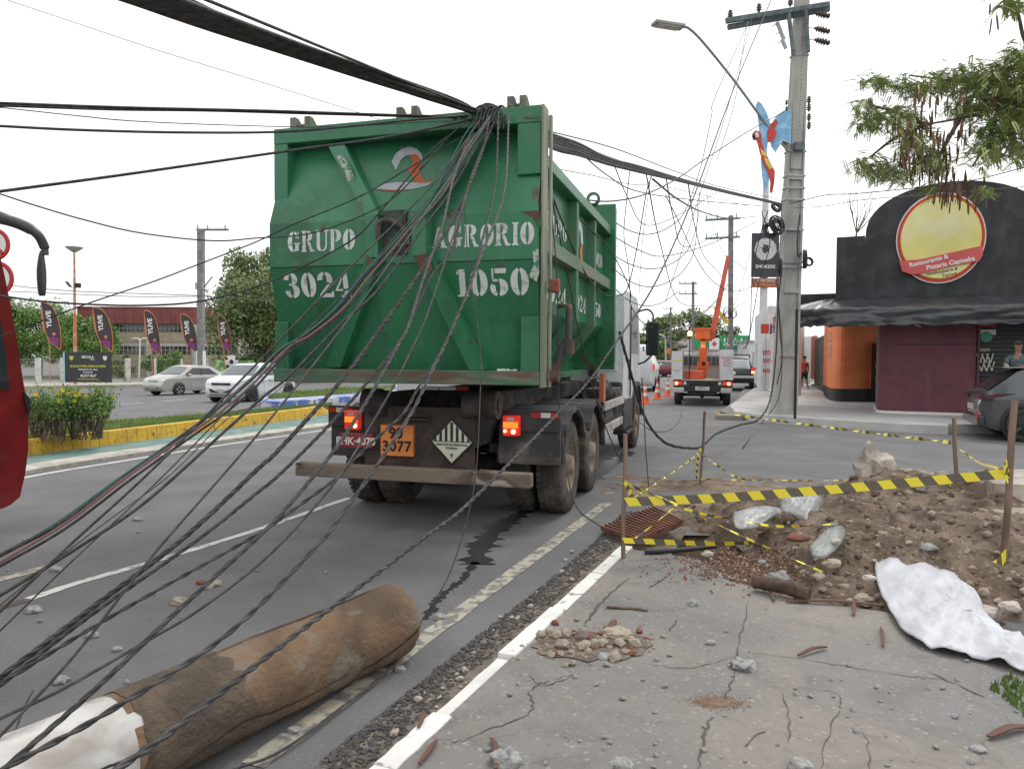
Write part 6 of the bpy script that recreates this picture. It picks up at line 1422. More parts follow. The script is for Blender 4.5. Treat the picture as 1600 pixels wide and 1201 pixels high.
# ---------------------------------------------------------------- further poles
def simple_pole(label, px, ptop, d, w=.28, arms=(), group='street poles along the road', m=None, lean=0):
    base = Vector((P(px, 560, d).x, d, 0)); base.z = fall(base.x, d); top = P(px+lean, ptop, d); t = thing('street_pole', label, 'utility pole', base, group=group); b = MB()
    tp_ = top-base; b.beam((0, 0, 0), tp_, w, w*.8); b.build('shaft', m or conc_pole, t, bevel=.01)
    for x0, y0, x1, y1 in arms:
        a_, c_ = P(x0, y0, d-.15)-base, P(x1, y1, d-.15)-base; b = MB(); b.beam(a_, c_, .1, .12); ar = b.build('cross_arm', crossm, t)
        for q in (.04, .35, .9):
            v = a_.lerp(c_, q); b = MB(); b.cyl(v, v+Vector((0, 0, .3)), .05, n=6); b.build('insulator', fz, ar)
    return t, base
t, bs = simple_pole('weathered pole with two cross-arms beyond the bucket truck', 1142, 337, 45, .3, ((1102, 344, 1156, 341), (1102, 373, 1156, 370)), m=mat('old_pole', (.24, .23, .22), .9, (.15, .14, .135), 3))
b = MB(); b.beam(P(1137, 505, 44.8)-bs, P(1117, 480, 44.8)-bs, .05, .25); b.build('yellow_stay_guard', mat('stay_yellow', (.75, .5, .08), .6), t)
coil_d = 44.5
b = MB()
for k in range(5): b.lathe([(.3-.03*k, -.02), (.34-.03*k, 0), (.3-.03*k, .02)], P(1145 if k % 2 else 1137, 488+k, 44.5)-bs, (.3, -1, .1), 14)
b.build('cable_coil', cable_b, t)
simple_pole('grey pole with twin cross-arms in the middle distance', 1083, 440, 80, .3, ((1061, 443, 1090, 443), (1061, 459, 1090, 459)), m=MATS['old_pole'])
simple_pole('small far pole furthest down the road', 1048, 480, 130, .3, ((1036, 482, 1052, 482), (1036, 492, 1052, 492)), m=MATS['old_pole'])
t, bs = simple_pole('white footed grey pole rising behind the two cars on the far road', 314, 358, 46, .42, ((307, 359, 357, 359),), m=mat('pole_grey_green', (.2, .21, .2), .85, (.3, .3, .28), 4), group='poles beyond the far road')
b = MB(); b.beam((0, 0, 0), (0, 0, 2.4), .46, .4); b.build('white_base_paint', whitem, t)
b = MB()
b.box(-.24, .24, -.2, .2, 6.2, 6.6); b.build('steel_band', steel_g, t)
b = MB(); b.beam(P(316, 452, 46)-bs, P(332, 432, 46)-bs, .06, .06); b.build('stay_bracket', crossm, t)
# lamp post with dish and floodlights
base = G(118, 604); lpst = thing('lamp_post', 'orange floodlight mast with wide grey dish top behind the fence', 'lamp post', base); D2 = base.y
b = MB(); tp_ = P(116, 395, D2)-base; b.tube([(0, 0, 0), tp_*.5, tp_], [.14, .11, .07], 10); b.build('mast', mat('mast_orange', (.6, .2, .1), .7, (.62, .45, .38), 1.5), lpst)
b = MB(); b.lathe([(0, 0), (.15, .05), (.62, .38), (.6, .44), (0, .5)], tp_, ZU, 24); b.build('dish', mat('dish_grey', (.3, .31, .31), .6), lpst)
b = MB(); c_ = P(122, 446, D2-.1)-base; b.box(c_.x-.18, c_.x+.18, c_.y-.1, c_.y+.1, c_.z-.17, c_.z+.17); b.beam(P(117, 447, D2)-base, c_, .05, .05); b.build('floodlight', blackm, lpst)
b = MB(); b.beam(P(104, 440, D2)-base, P(110, 448, D2)-base, .3, .08); b.beam(P(110, 448, D2)-base, P(117, 450, D2)-base, .04, .04); b.build('floodlight', blackm, lpst)
base = G(217, 600); l2 = thing('street_lamp', 'slim white twin-arm street lamp in front of the school', 'street lamp', base); D2 = base.y
b = MB(); tp_ = P(219, 531, D2)-base; b.cyl((0, 0, 0), tp_, .06, n=8)
for s in (-1, 1): b.tube(spline([tp_, tp_+Vector((s*.25, 0, .15)), tp_+Vector((s*.7, 0, .12))]), .05, 6)
b.build('post', whitem, l2)
# street lamp arm beyond (thin)
base = G(1040, 585); l3 = thing('street_lamp', 'thin curved street lamp far down the road', 'street lamp', base); D3 = base.y
b = MB(); b.tube(spline([(0, 0, 0), P(1040, 545, D3)-base, P(1038, 527, D3)-base, P(1025, 521, D3)-base]), .1, 6); b.build('post', steel_g, l3)
# ---------------------------------------------------------------- left side: fence, banners, school
fy = [(p[0], p[1]) for p in ((-300, 602), (60, 600), (200, 598), (440, 594), (520, 592))]
fpts = [G(*p, .15) for p in fy]
meshf = mat('fence_mesh', (.36, .4, .38), .6, alpha=.45)
fwhite = mat('fence_post_white', (.66, .66, .64), .75, (.5, .5, .48), 3)
fence = thing('mesh_fence', 'low wall-less mesh fence with white concrete posts along the far pavement', 'fence', fpts[1]); FO = fpts[1]
line = [fpts[0].lerp(fpts[1], i/6) for i in range(6)]+[fpts[1].lerp(fpts[2], i/4) for i in range(4)]+[fpts[2].lerp(fpts[3], i/6) for i in range(7)]+[fpts[4]]
for i, p in enumerate(line):
    q = p-FO; b = MB(); w_ = .2 if i in (6, 10) else .07; b.box(q.x-w_, q.x+w_, q.y-.09, q.y+.09, 0, 2.05); b.build('post', fwhite, fence)
for i in range(len(line)-1):
    a_, c_ = line[i]-FO, line[i+1]-FO; b = MB()
    b.beam(a_+Vector((0, 0, 1.95)), c_+Vector((0, 0, 1.95)), .05, .05); b.beam(a_+Vector((0, 0, .25)), c_+Vector((0, 0, .25)), .12, .3)
    L_ = (c_-a_).length; n = int(L_/.16)
    for k in range(n+1): v = a_.lerp(c_, k/n); b.beam(v+Vector((0, 0, .3)), v+Vector((0, 0, 1.95)), .008, .008, (0, 1, 0))
    for k in range(9): b.beam(a_+Vector((0, 0, .45+k*.17)), c_+Vector((0, 0, .45+k*.17)), .008, .008)
    b.build('mesh_panel', meshf, fence)
# club board
D = G(138, 602, .15).y-.2; bo = P(138, 600, D); bd = thing('notice_board', 'black board with yellow and white lines of lettering on the fence', 'sign board', bo)
a_, c_ = P(102, 597, D)-bo, P(174, 550, D)-bo
b = MB(); b.box(a_.x, c_.x, -.05, .05, a_.z, c_.z); b.build('panel', mat('board_dark', (.05, .05, .055), .6), bd)
b = MB(); b.box(a_.x-.1, a_.x+.02, -.07, -.052, a_.z, c_.z); b.build('blue_edge', mat('edge_blue', (.4, .65, .72), .6), bd)
yel = mat('board_yellow', (.6, .6, .1), .6)
H_ = c_.z-a_.z; xm = (a_.x+c_.x)/2
def bt(s, fx, fz_, size, m_, bold=.005, sx=1, shear=0): text('board_lettering', s, size, m_, bd, frame((lerp(a_.x, c_.x, fx), -.056, lerp(a_.z, c_.z, fz_)), XR, ZU), bold, sx=sx, shear=shear)
bt('ESCOLA DE FUTEBOL OFICIAL DO SANTOS', .5, .53, .2, yel, .008, .66)
bt('MENINOS DA VILA', .5, .42, .14, whitem, .005, 1.2)
bt('(MANAUS)', .5, .33, .15, whitem, .004)
bt('FUT7 FUT', .5, .21, .26, whitem, .01, 1, .3)
bt('MATRÍCULAS ABERTAS', .5, .1, .11, yel, .004, 1.3)
bt('ESCOLA', .5, .83, .24, whitem, .01); bt('VILA', .6, .75, .14, whitem, .005)
for fx in (.15, .87):
    b = MB(); x = lerp(a_.x, c_.x, fx); z_ = lerp(a_.z, c_.z, .8); b.prism([(x-.14, -.056, z_+.15), (x-.14, -.056, z_-.05), (x, -.056, z_-.2), (x+.14, -.056, z_-.05), (x+.14, -.056, z_+.15)], (0, -.004, 0)); b.build('crest', yel if fx < .5 else whitem, bd)
# feather flags
fdark = mat('flag_dark', (.055, .045, .05), .7); forange = mat('flag_orange', (.8, .28, .1), .7); fpur = mat('flag_purple', (.22, .04, .2), .7); fskin = mat('flag_face', (.62, .2, .16), .7)
flm = mat('flag_pole_orange', (.62, .22, .12), .7)
flags = [(64, 471, 95, 545, 88), (145, 479, 176, 548, 172), (225, 484, 250, 553, 246), (282, 490, 308, 550, 305), (340, 492, 361, 550, 357)]
for k, (x0, y0, x1, y1, xb) in enumerate(flags):
    D = G(150, 600).y-2.2-k*.3; base = Vector((P(x0+14, 590, D).x, D, .15)); base.z += fall(base.x, D); col_ = ['leftmost feather flag, standing beside the red bus', 'feather flag above the right end of the black board', 'feather flag in front of the middle of the school', 'feather flag just left of the grey pole', 'rightmost feather flag, just right of the grey pole'][k]
    t = thing('feather_flag', col_, 'flag', base, group='dark feather flags along the fence')
    V = lambda px, py, dy=0: P(px, py, D+dy)-base
    w_ = x1-x0; h_ = y1-y0
    b = MB(); b.tube(spline([(0, 0, 0), V(x0+w_*.42, y1-h_*.1), V(x0+w_*.1, y0+h_*.5), V(x0, y0)]), .03, 6); b.build('pole', flm, t)
    def outline(e):
        pts = [(0+e*.6, 0+e*.5), (.3, .02+e*.8), (.6-e*.3, .12+e*.5), (.85-e, .35), (1-e, .65), (1-e*.9, 1-e*.6), (.8, .97-e*.6), (.45+e*.3, .82-e*.3), (.2+e, .62), (.1+e, .35)]
        return [(x0+u_*w_, y0+v_*h_) for u_, v_ in pts]
    S = spline([Vector((u_, v_, 0)) for u_, v_ in outline(0)+[outline(0)[0]]], 3)[:-1]
    b = MB(); b.prism([V(s_.x, s_.y, .02) for s_ in S], (0, -.02, 0)); b.build('flag_edge', forange, t)
    S = spline([Vector((u_, v_, 0)) for u_, v_ in outline(.03)+[outline(.03)[0]]], 3)[:-1]
    b = MB(); b.prism([V(s_.x, s_.y, -.004) for s_ in S], (0, -.01, 0)); b.build('flag_cloth', fdark, t)
    b = MB(); b.prism([V(x0+u_*w_, y0+v_*h_, -.016) for u_, v_ in ((.38, .78), (.55, .74), (.9, .78), (.88, .95), (.72, .93), (.5, .85))], (0, -.008, 0)); b.build('figure_shirt', fpur, t)
    b = MB(); c_ = V(x0+w_*.66, y0+h_*.69, -.02); b.lathe([(0, -.01), (.14, -.01), (.14, .01), (0, .01)], c_, (0, 1, 0), 14); b.build('figure_face', fskin, t)
    A, B = V(x0+w_*.44, y0+h_*.62, -.02), V(x0+w_*.36, y0+h_*.12, -.02)
    d_ = (B-A).normalized(); text('flag_lettering', 'YLIVE', .55*h_/74, whitem, t, frame(A.lerp(B, .5)+Vector((0, -.012, 0)), d_, Vector((0, -1, 0)).cross(d_)*-1 if False else Vector((-d_.z, 0, d_.x))), .02, .003)
# mural panel with football
D = G(400, 597, .15).y; mo = P(355, 597, D); mu = thing('painted_panel', 'green painted panel with a black and white football beside the fence', 'mural', mo)
a_, c_ = P(333, 597, D)-mo, P(397, 563, D)-mo
b = MB(); b.box(a_.x, c_.x, .0, .06, a_.z, c_.z); b.build('panel', mat('mural_green', (.12, .3, .1), .7, (.5, .6, .3), 2, .5, .6), mu)
c0 = P(362, 565, D)-mo; b = MB(); b.lathe([(0, -.03), (.55, -.03), (.55, -.01), (0, -.01)], (c0.x, -.02, c0.z), (0, 1, 0), 24); bl = b.build('football', whitem, mu)
b = MB()
for x, z_, s_ in ((0, 0, .2), (-.4, .25, .13), (.4, .25, .13), (-.3, -.38, .13), (.3, -.38, .13)): b.poly([(c0.x+x+s_*math.cos(q), -.055, c0.z+z_+s_*math.sin(q)) for q in [i*math.tau/5+.3 for i in range(5)]])
b.build('football_patches', blackm, bl)
# school building
SB = P(122, 575, 88); SB.z = -.68; sch = thing('school_building', 'long two storey building with deep maroon metal fascia', 'building', SB)
x1_ = P(372, 560, 88).x-SB.x+6
zq = lambda py: P(240, py, 88).z-SB.z
z_top, z_f, z_w0, z_w1, z_b0, z_b1 = zq(481), zq(506), zq(519), zq(534), zq(540), zq(554)
b = MB(); b.box(0, x1_, 0, 14, z_f+.05, z_top-.02)
for k in range(int(x1_/1.1)): b.box(k*1.1+.02, k*1.1+.09, -.05, 0, z_f, z_top)
b.box(-.05, x1_, -.1, 0.0, z_top-.02, z_top+.12); b.build('fascia', mat('fascia_maroon', (.25, .075, .07), .7, (.21, .06, .06), 1), sch)
buff = mat('buff_brick', (.42, .37, .27), .9, (.36, .3, .22), 6); offw = mat('render_offwhite', (.55, .53, .48), .85, (.45, .43, .4), 2)
b = MB(); b.box(1.4, x1_, .6, 13, 0, z_f+.04); b.build('wall', offw, sch)
b = MB(); b.box(3.2, x1_, .5, .6, z_w1-.02, z_w0); b.box(3.2, x1_, .5, .6, 0, z_b1); b.build('brick_band', buff, sch)
for z0, z1, m_ in ((z_w0, z_f, 1), (z_b1, z_b0, 0)):
    for k in range(5):
        xa = 2.8+k*5.5
        b = MB(); b.box(xa+.4, xa+4.9, .52, .58, z0+.05, z1-.05); g = b.build('window', glass, sch)
        b = MB()
        for q in range(10): b.box(xa+.4+q*.5-.025, xa+.4+q*.5+.025, .47, .52, z0+.05, z1-.05)
        b.box(xa+.4, xa+4.9, .475, .525, (z0+z1)/2-.02, (z0+z1)/2+.02); b.build('window_bars', offw if m_ == 0 else steel_g, g)
for k in range(6):
    xa = 2.8+k*5.5; b = MB(); b.box(xa-.2, xa+.3, .1, .6, 0, z_f); b.build('column', offw, sch)
b = MB(); a_ = P(333, 482, 90)-SB; c_ = P(372, 452, 90)-SB; b.box(a_.x, a_.x+8, 3, 9, z_top, c_.z+.3); b.build('water_tank_house', mat('tank_blue', (.32, .45, .6), .7, (.4, .5, .62), 2), sch)
# ---------------------------------------------------------------- trees
def tree(name, label, base, h, crown, seed, m, n=9000, ls=.16, trunk_r=.2, group=None, trunk_h=None, clumps=26, cat='tree', stretch=1):
    """crown = (cx,cy,cz,rx,ry,rz) relative to base; leaf-sized faces in clumps, limbs reach the clumps"""
    t = thing(name, label, cat, base, group=group); r = random.Random(seed); cx, cy, cz, rx, ry, rz = crown
    C = []
    for i in range(clumps):
        while 1:
            v = Vector((r.uniform(-1, 1), r.uniform(-1, 1), r.uniform(-1, 1)))
            if v.length < 1 and v.length > .35: break
        s_ = r.uniform(.2, .38); C.append((Vector((cx+v.x*rx*.85, cy+v.y*ry*.85, cz+v.z*rz*.85)), s_))
    b = MB(); V = []; Fs = []
    for i in range(n):
        c_, s_ = C[r.randrange(clumps)]
        d = Vector((r.gauss(0, 1), r.gauss(0, 1), r.gauss(0, 1))).normalized()*(r.random()**.45)
        p = c_+Vector((d.x*rx*s_, d.y*ry*s_, d.z*rz*s_)); q = Vector((r.gauss(0, 1), r.gauss(0, 1), r.gauss(0, 1)+.8)).normalized(); u_ = q.orthogonal().normalized(); u_.rotate(Matrix.Rotation(r.random()*6.3, 3, q)); w_ = q.cross(u_); l = ls*(.6+.8*r.random())
        k = len(V); V += [p-u_*l, p-w_*l*.45, p+u_*l, p+w_*l*.45]; Fs.append((k, k+1, k+2, k+3))
    b.add(V, Fs); b.build('crown', m, t)
    b = MB(); th = trunk_h or cz-rz*.4; b.tube(spline([(0, 0, 0), (cx*.2+.1, cy*.2, th*.5), (cx*.6, cy*.6, th)]), [trunk_r*(1-.02*i) for i in range(17)], 9)
    for c_, s_ in C[::2]:
        st_ = Vector((cx*.5, cy*.5, th*r.uniform(.65, 1))); b.tube(spline([st_, st_.lerp(c_, .5)+Vector((0, 0, rz*.08)), c_], 4), [trunk_r*.4, trunk_r*.36, trunk_r*.33, trunk_r*.3, trunk_r*.25, trunk_r*.2, trunk_r*.16, trunk_r*.12, trunk_r*.08], 5)
    b.build('trunk', bark, t); return t
def xz(px, d): v = P(px, 560, d); return Vector((v.x, d, fall(v.x, d)))
tree('broad_tree', 'large rounded olive green tree behind the green container', xz(420, 62), 9, (0, 0, 6.6, 5.3, 4.4, 6.3), 3, leaf_c, 30000, .17, .4, clumps=50)
tree('broad_tree', 'leafy tree behind the container, right of the large rounded tree', xz(500, 66), 9, (0, 0, 5.6, 5.2, 4.2, 4.8), 4, leaf_c, 12000, .15, .3, clumps=30)
tree('bright_tree', 'bright green tree beside the orange floodlight mast', xz(122, 76), 6, (0, 0, 3.9, 4.0, 3.4, 3.2), 5, leaf_b, 16000, .12, .2, group='trees left of the school', clumps=34)
tree('bright_tree', 'darker tall tree behind the leftmost flag', xz(62, 84), 7, (0, 0, 5.4, 4.6, 4, 4.2), 6, leaf_b, 18000, .14, .25, group='trees left of the school', clumps=34)
tree('bright_tree', 'green tree showing between the bus mirror and the frame edge', xz(5, 80), 7, (0, 0, 4.6, 5.6, 4, 4.2), 7, leaf_b, 14000, .15, .25, group='trees left of the school', clumps=30)
tree('bright_tree', 'low bright tree in front of the left end of the school', xz(140, 74), 4, (0, 0, 2.3, 2.8, 2.4, 1.9), 8, leaf_b, 12000, .11, .15, group='trees left of the school', clumps=28)
for k, (px, d, h, m_) in enumerate(((268, 70, 2.4, leaf_b), (330, 66, 1.2, leaf_a), (192, 64, 1.9, leaf_c), (385, 62, 2.2, leaf_b), (240, 66, 1.8, leaf_b))):
    tree('garden_shrub', ['shrub behind the fence below the middle flag', 'dark low shrub behind the white footed pole', 'olive palm-like shrub behind the fence right of the board', 'shrub beside the football mural', 'second shrub below the flags, over the silver sedan'][k], xz(px, d), h, (0, 0, h*.8, 1.4, 1, h*.6), 20+k, m_, 2200, .12, .05, group='shrubs behind the fence', cat='shrub', clumps=12)
for k, (px, d, h, rx, m_) in enumerate(((1020, 170, 7, 9, leaf_c), (1072, 150, 11, 9, leaf_c), (1045, 190, 9, 10, leaf_a), (1100, 180, 10, 10, leaf_a), (1006, 120, 5, 4, leaf_b), (1130, 140, 6.5, 6, leaf_a), (985, 200, 9, 11, leaf_a))):
    tree('roadside_tree', ['low distant tree above the cab mirror', 'tall round distant tree left of the two-armed pole', 'dark distant tree behind the round one', 'distant tree behind the bucket truck mast', 'pale distant tree beside the white van', 'distant tree behind the green shop sign', 'distant tree hidden mostly by the cab'][k], xz(px, d), h, (0, 0, h*.6, rx, 5, h*.45), 30+k, m_, 6000, .42, .4, group='trees at the end of the road', clumps=24)
# median shrub with yellow flowers
def bush(label, px0, px1, py0, py1, d, seed, nl=2600, nf=9):
    base = P((px0+px1)/2, py1, d); base.z = .2; t = thing('flowering_shrub', label, 'shrub', base, group='yellow flowered shrubs on the median'); r = random.Random(seed)
    W_ = P(px1, py1, d).x-P(px0, py1, d).x; H_ = P(px0, py0, d).z-.2; b = MB(); tips = []
    for i in range(46):
        a_ = r.uniform(0, 6.3); s_ = Vector((math.cos(a_)*W_*.3, math.sin(a_)*.2, 0)); e = Vector((r.uniform(-.5, .5)*W_, r.uniform(-.4, .4), H_*r.uniform(.6, .98)*(1))); mid = s_.lerp(e, .5)+Vector((r.uniform(-.06, .06), 0, .05)); b.tube(spline([s_, mid, e], 4), [.012]*4+[.008]*4+[.004], 5); tips.append((mid, e))
    b.build('stems', bark, t); b = MB(); V = []; Fs = []
    for i in range(nl):
        m_, e = tips[r.randrange(len(tips))]; p = m_.lerp(e, r.uniform(.25, 1.1))+Vector((r.gauss(0, .075), r.gauss(0, .075), r.gauss(0, .06))); q = Vector((r.gauss(0, 1), r.gauss(0, 1), r.gauss(0, 1)+.6)).normalized(); u_ = q.orthogonal().normalized(); u_.rotate(Matrix.Rotation(r.random()*6.3, 3, q)); w_ = q.cross(u_); l = r.uniform(.02, .042); k = len(V); V += [p-u_*l, p-w_*l*.4, p+u_*l, p+w_*l*.4]; Fs.append((k, k+1, k+2, k+3))
    b.add(V, Fs); b.build('leaves', leaf_b, t)
    for i in range(nf):
        m_, e = tips[r.randrange(len(tips))]; c_ = e+Vector((r.uniform(-.05, .05), -.08, .03)); b = MB()
        for k in range(5):
            a_ = k*math.tau/5+r.random()*.3; dd_ = Vector((math.cos(a_), -.35, math.sin(a_)))*.042; sd = Vector((-math.sin(a_), 0, math.cos(a_)))*.022; b.add([c_, c_+dd_*.6+sd, c_+dd_, c_+dd_*.6-sd], [(0, 1, 2, 3)])
        b.build('flower', yflower, t)
bush('flowering shrub nearest the red bus on the median', 42, 112, 604, 672, 12.6, 1)
bush('flowering shrub at the right end of the hedge on the median', 100, 172, 604, 670, 13.0, 2, 3000, 14)
blades('tall_grass', [([G(*p) for p in [(40, 680), (170, 668)]], [G(*p) for p in [(40, 664), (170, 656)]])], 5000, .22, 9, mat('dry_grass', (.13, .15, .06), .9), 'taller dry grass under the flowering shrubs', .2)
# overhanging pod tree on the right
pt = thing('pod_tree', 'feathery tree overhanging from the right with brown hanging pods', 'tree', Vector((8.9, 8.6, .1)))
PO = Vector(pt.location); r = random.Random(11)
brs = []
def PB(px, py, d): return P(px, py, d)-PO
limbs = [[(0, 0, 0), (.2, .1, 2.2), (-.1, .2, 3.6), PB(1660, 130, 9.0)], [PB(1660, 130, 9.0), PB(1600, 155, 9), PB(1560, 170, 9), PB(1500, 185, 9.1), PB(1445, 195, 9.2)], [PB(1660, 130, 9.0), PB(1620, 90, 9.3), PB(1570, 110, 9.5), PB(1500, 125, 9.7), PB(1420, 118, 9.8)], [PB(1560, 170, 9), PB(1545, 215, 8.8), PB(1520, 260, 8.6)], [PB(1445, 195, 9.2), PB(1400, 215, 9.3), PB(1360, 245, 9.4)], [PB(1500, 185, 9.1), PB(1470, 240, 9), PB(1455, 275, 9)], [PB(1620, 90, 9.3), PB(1600, 60, 9), PB(1590, 20, 8.8), PB(1570, -20, 8.5)], [PB(1445, 195, 9.2), PB(1400, 175, 9.3), PB(1362, 165, 9.4)], [PB(1600, 155, 9), PB(1590, 200, 8.8), PB(1570, 240, 8.6)]]
b = MB()
for i, l in enumerate(limbs): s_ = spline([Vector(v) for v in l], 6); w0 = .13 if i == 0 else .03; b.tube(s_, [lerp(w0, w0*.35, k/len(s_)) for k in range(len(s_))], 7)
b.build('trunk', bark, pt)
spots = [(1380, 125, 40, 14, 9.7), (1430, 135, 40, 16, 9.7), (1480, 125, 45, 22, 9.6), (1530, 120, 45, 28, 9.5), (1575, 115, 40, 32, 9.3), (1590, 85, 25, 20, 9.2), (1560, 150, 45, 30, 9.1), (1510, 165, 40, 18, 9.1), (1400, 180, 45, 20, 9.3), (1360, 185, 28, 20, 9.4), (1350, 255, 22, 16, 9.4), (1375, 262, 32, 20, 9.4), (1410, 270, 28, 16, 9.3), (1430, 220, 35, 26, 9.2), (1455, 250, 25, 26, 9.1), (1560, 200, 45, 30, 8.9), (1540, 235, 30, 25, 8.7), (1590, 180, 35, 35, 8.9), (1600, 230, 25, 30, 8.6), (1455, 292, 12, 8, 9), (1540, 296, 12, 10, 8.7), (1580, 5, 26, 14, 8.6), (1350, 160, 14, 10, 9.5), (1620, 130, 40, 60, 9.0)]
V, Fs = [], []; nb = 0
b = MB(); pods = MB()
for (cx_, cy_, sx_, sy_, d) in spots:
    cnt = int(sx_*sy_*.17)+10
    for i in range(cnt):
        p = PB(cx_+r.gauss(0, sx_*.5), cy_+r.gauss(0, sy_*.5), d+r.gauss(0, .3)); a_ = r.uniform(0, 6.3); dr = Vector((math.cos(a_), math.sin(a_)*.7, r.uniform(-.75, .15))).normalized(); L_ = r.uniform(.1, .2); sd = dr.cross(Vector((0, 0, 1))).normalized()
        for k in range(9):
            q = p+dr*(L_*k/9)+Vector((0, 0, -.04*(k/9)**2))
            for s_ in (-1, 1):
                l_ = .036*(1-.4*abs(k/9-.4)); e = (sd*s_+dr*.5+Vector((0, 0, -.25))).normalized()*l_; w_ = dr*.009; j = len(V); V += [q-w_, q+e*.55-w_*1.2, q+e, q+e*.5+w_*1.4]; Fs.append((j, j+1, j+2, j+3))
        if i % 3 == 0: b.tube([p, p+dr*L_], .003, 3, False)
lv = MB(); lv.add(V, Fs); lv.build('crown', mat('leaf_feathery', (.26, .37, .11), .6, (.36, .42, .17), 2.5, .4, .6, var=.3), pt); b.build('leaf_stalks', bark, pt)
podspots = [(1410, 190, 30), (1440, 190, 30), (1465, 215, 28), (1500, 205, 14), (1420, 235, 36), (1455, 245, 38), (1480, 284, 20), (1490, 294, 14), (1525, 292, 14), (1565, 150, 30), (1560, 140, 20), (1500, 150, 16), (1450, 140, 16), (1590, 150, 14), (1480, 262, 20), (1545, 215, 14), (1575, 8, 10)]
V, Fs = [], []
for cx_, cy_, n_ in podspots:
    for i in range(n_):
        p = PB(cx_+r.gauss(0, 13), cy_+r.gauss(0, 12), 9.1+r.gauss(0, .3)); a_ = r.uniform(0, 6.3); L_ = r.uniform(.14, .28); u_ = Vector((math.cos(a_), math.sin(a_), 0))*.013; e = Vector((r.gauss(0, .02), r.gauss(0, .02), -L_)); j = len(V); V += [p, p+e*.3+u_, p+e*.8+u_, p+e, p+e*.8-u_, p+e*.3-u_]; Fs.append(tuple(range(j, j+6)))
pods.add(V, Fs); pods_o = pods.build('pods', mat('pod_brown', (.2, .1, .06), .7, (.12, .07, .045), 9), pt); pods_o['kind'] = 'stuff'
# bare twigs by the parapet
bt_ = thing('bare_tree', 'bare twiggy branches rising behind the left end of the black parapet', 'tree', Vector((12.15, 26, .2))); BO = Vector(bt_.location); b = MB()
for k in range(16):
    s_ = P(1338, 365, 26)-BO; e = P(1300+r.random()*90, 262+r.random()*75, 26)-BO; m_ = s_.lerp(e, .5)+Vector((r.gauss(0, .2), 0, r.gauss(0, .15))); b.tube(spline([s_, m_, e], 4), [.014]*3+[.01]*3+[.006]*3, 4)
b.tube([(0, 0, 0), P(1338, 365, 26)-BO], [.05, .03], 6); b.build('branches', bark, bt_)
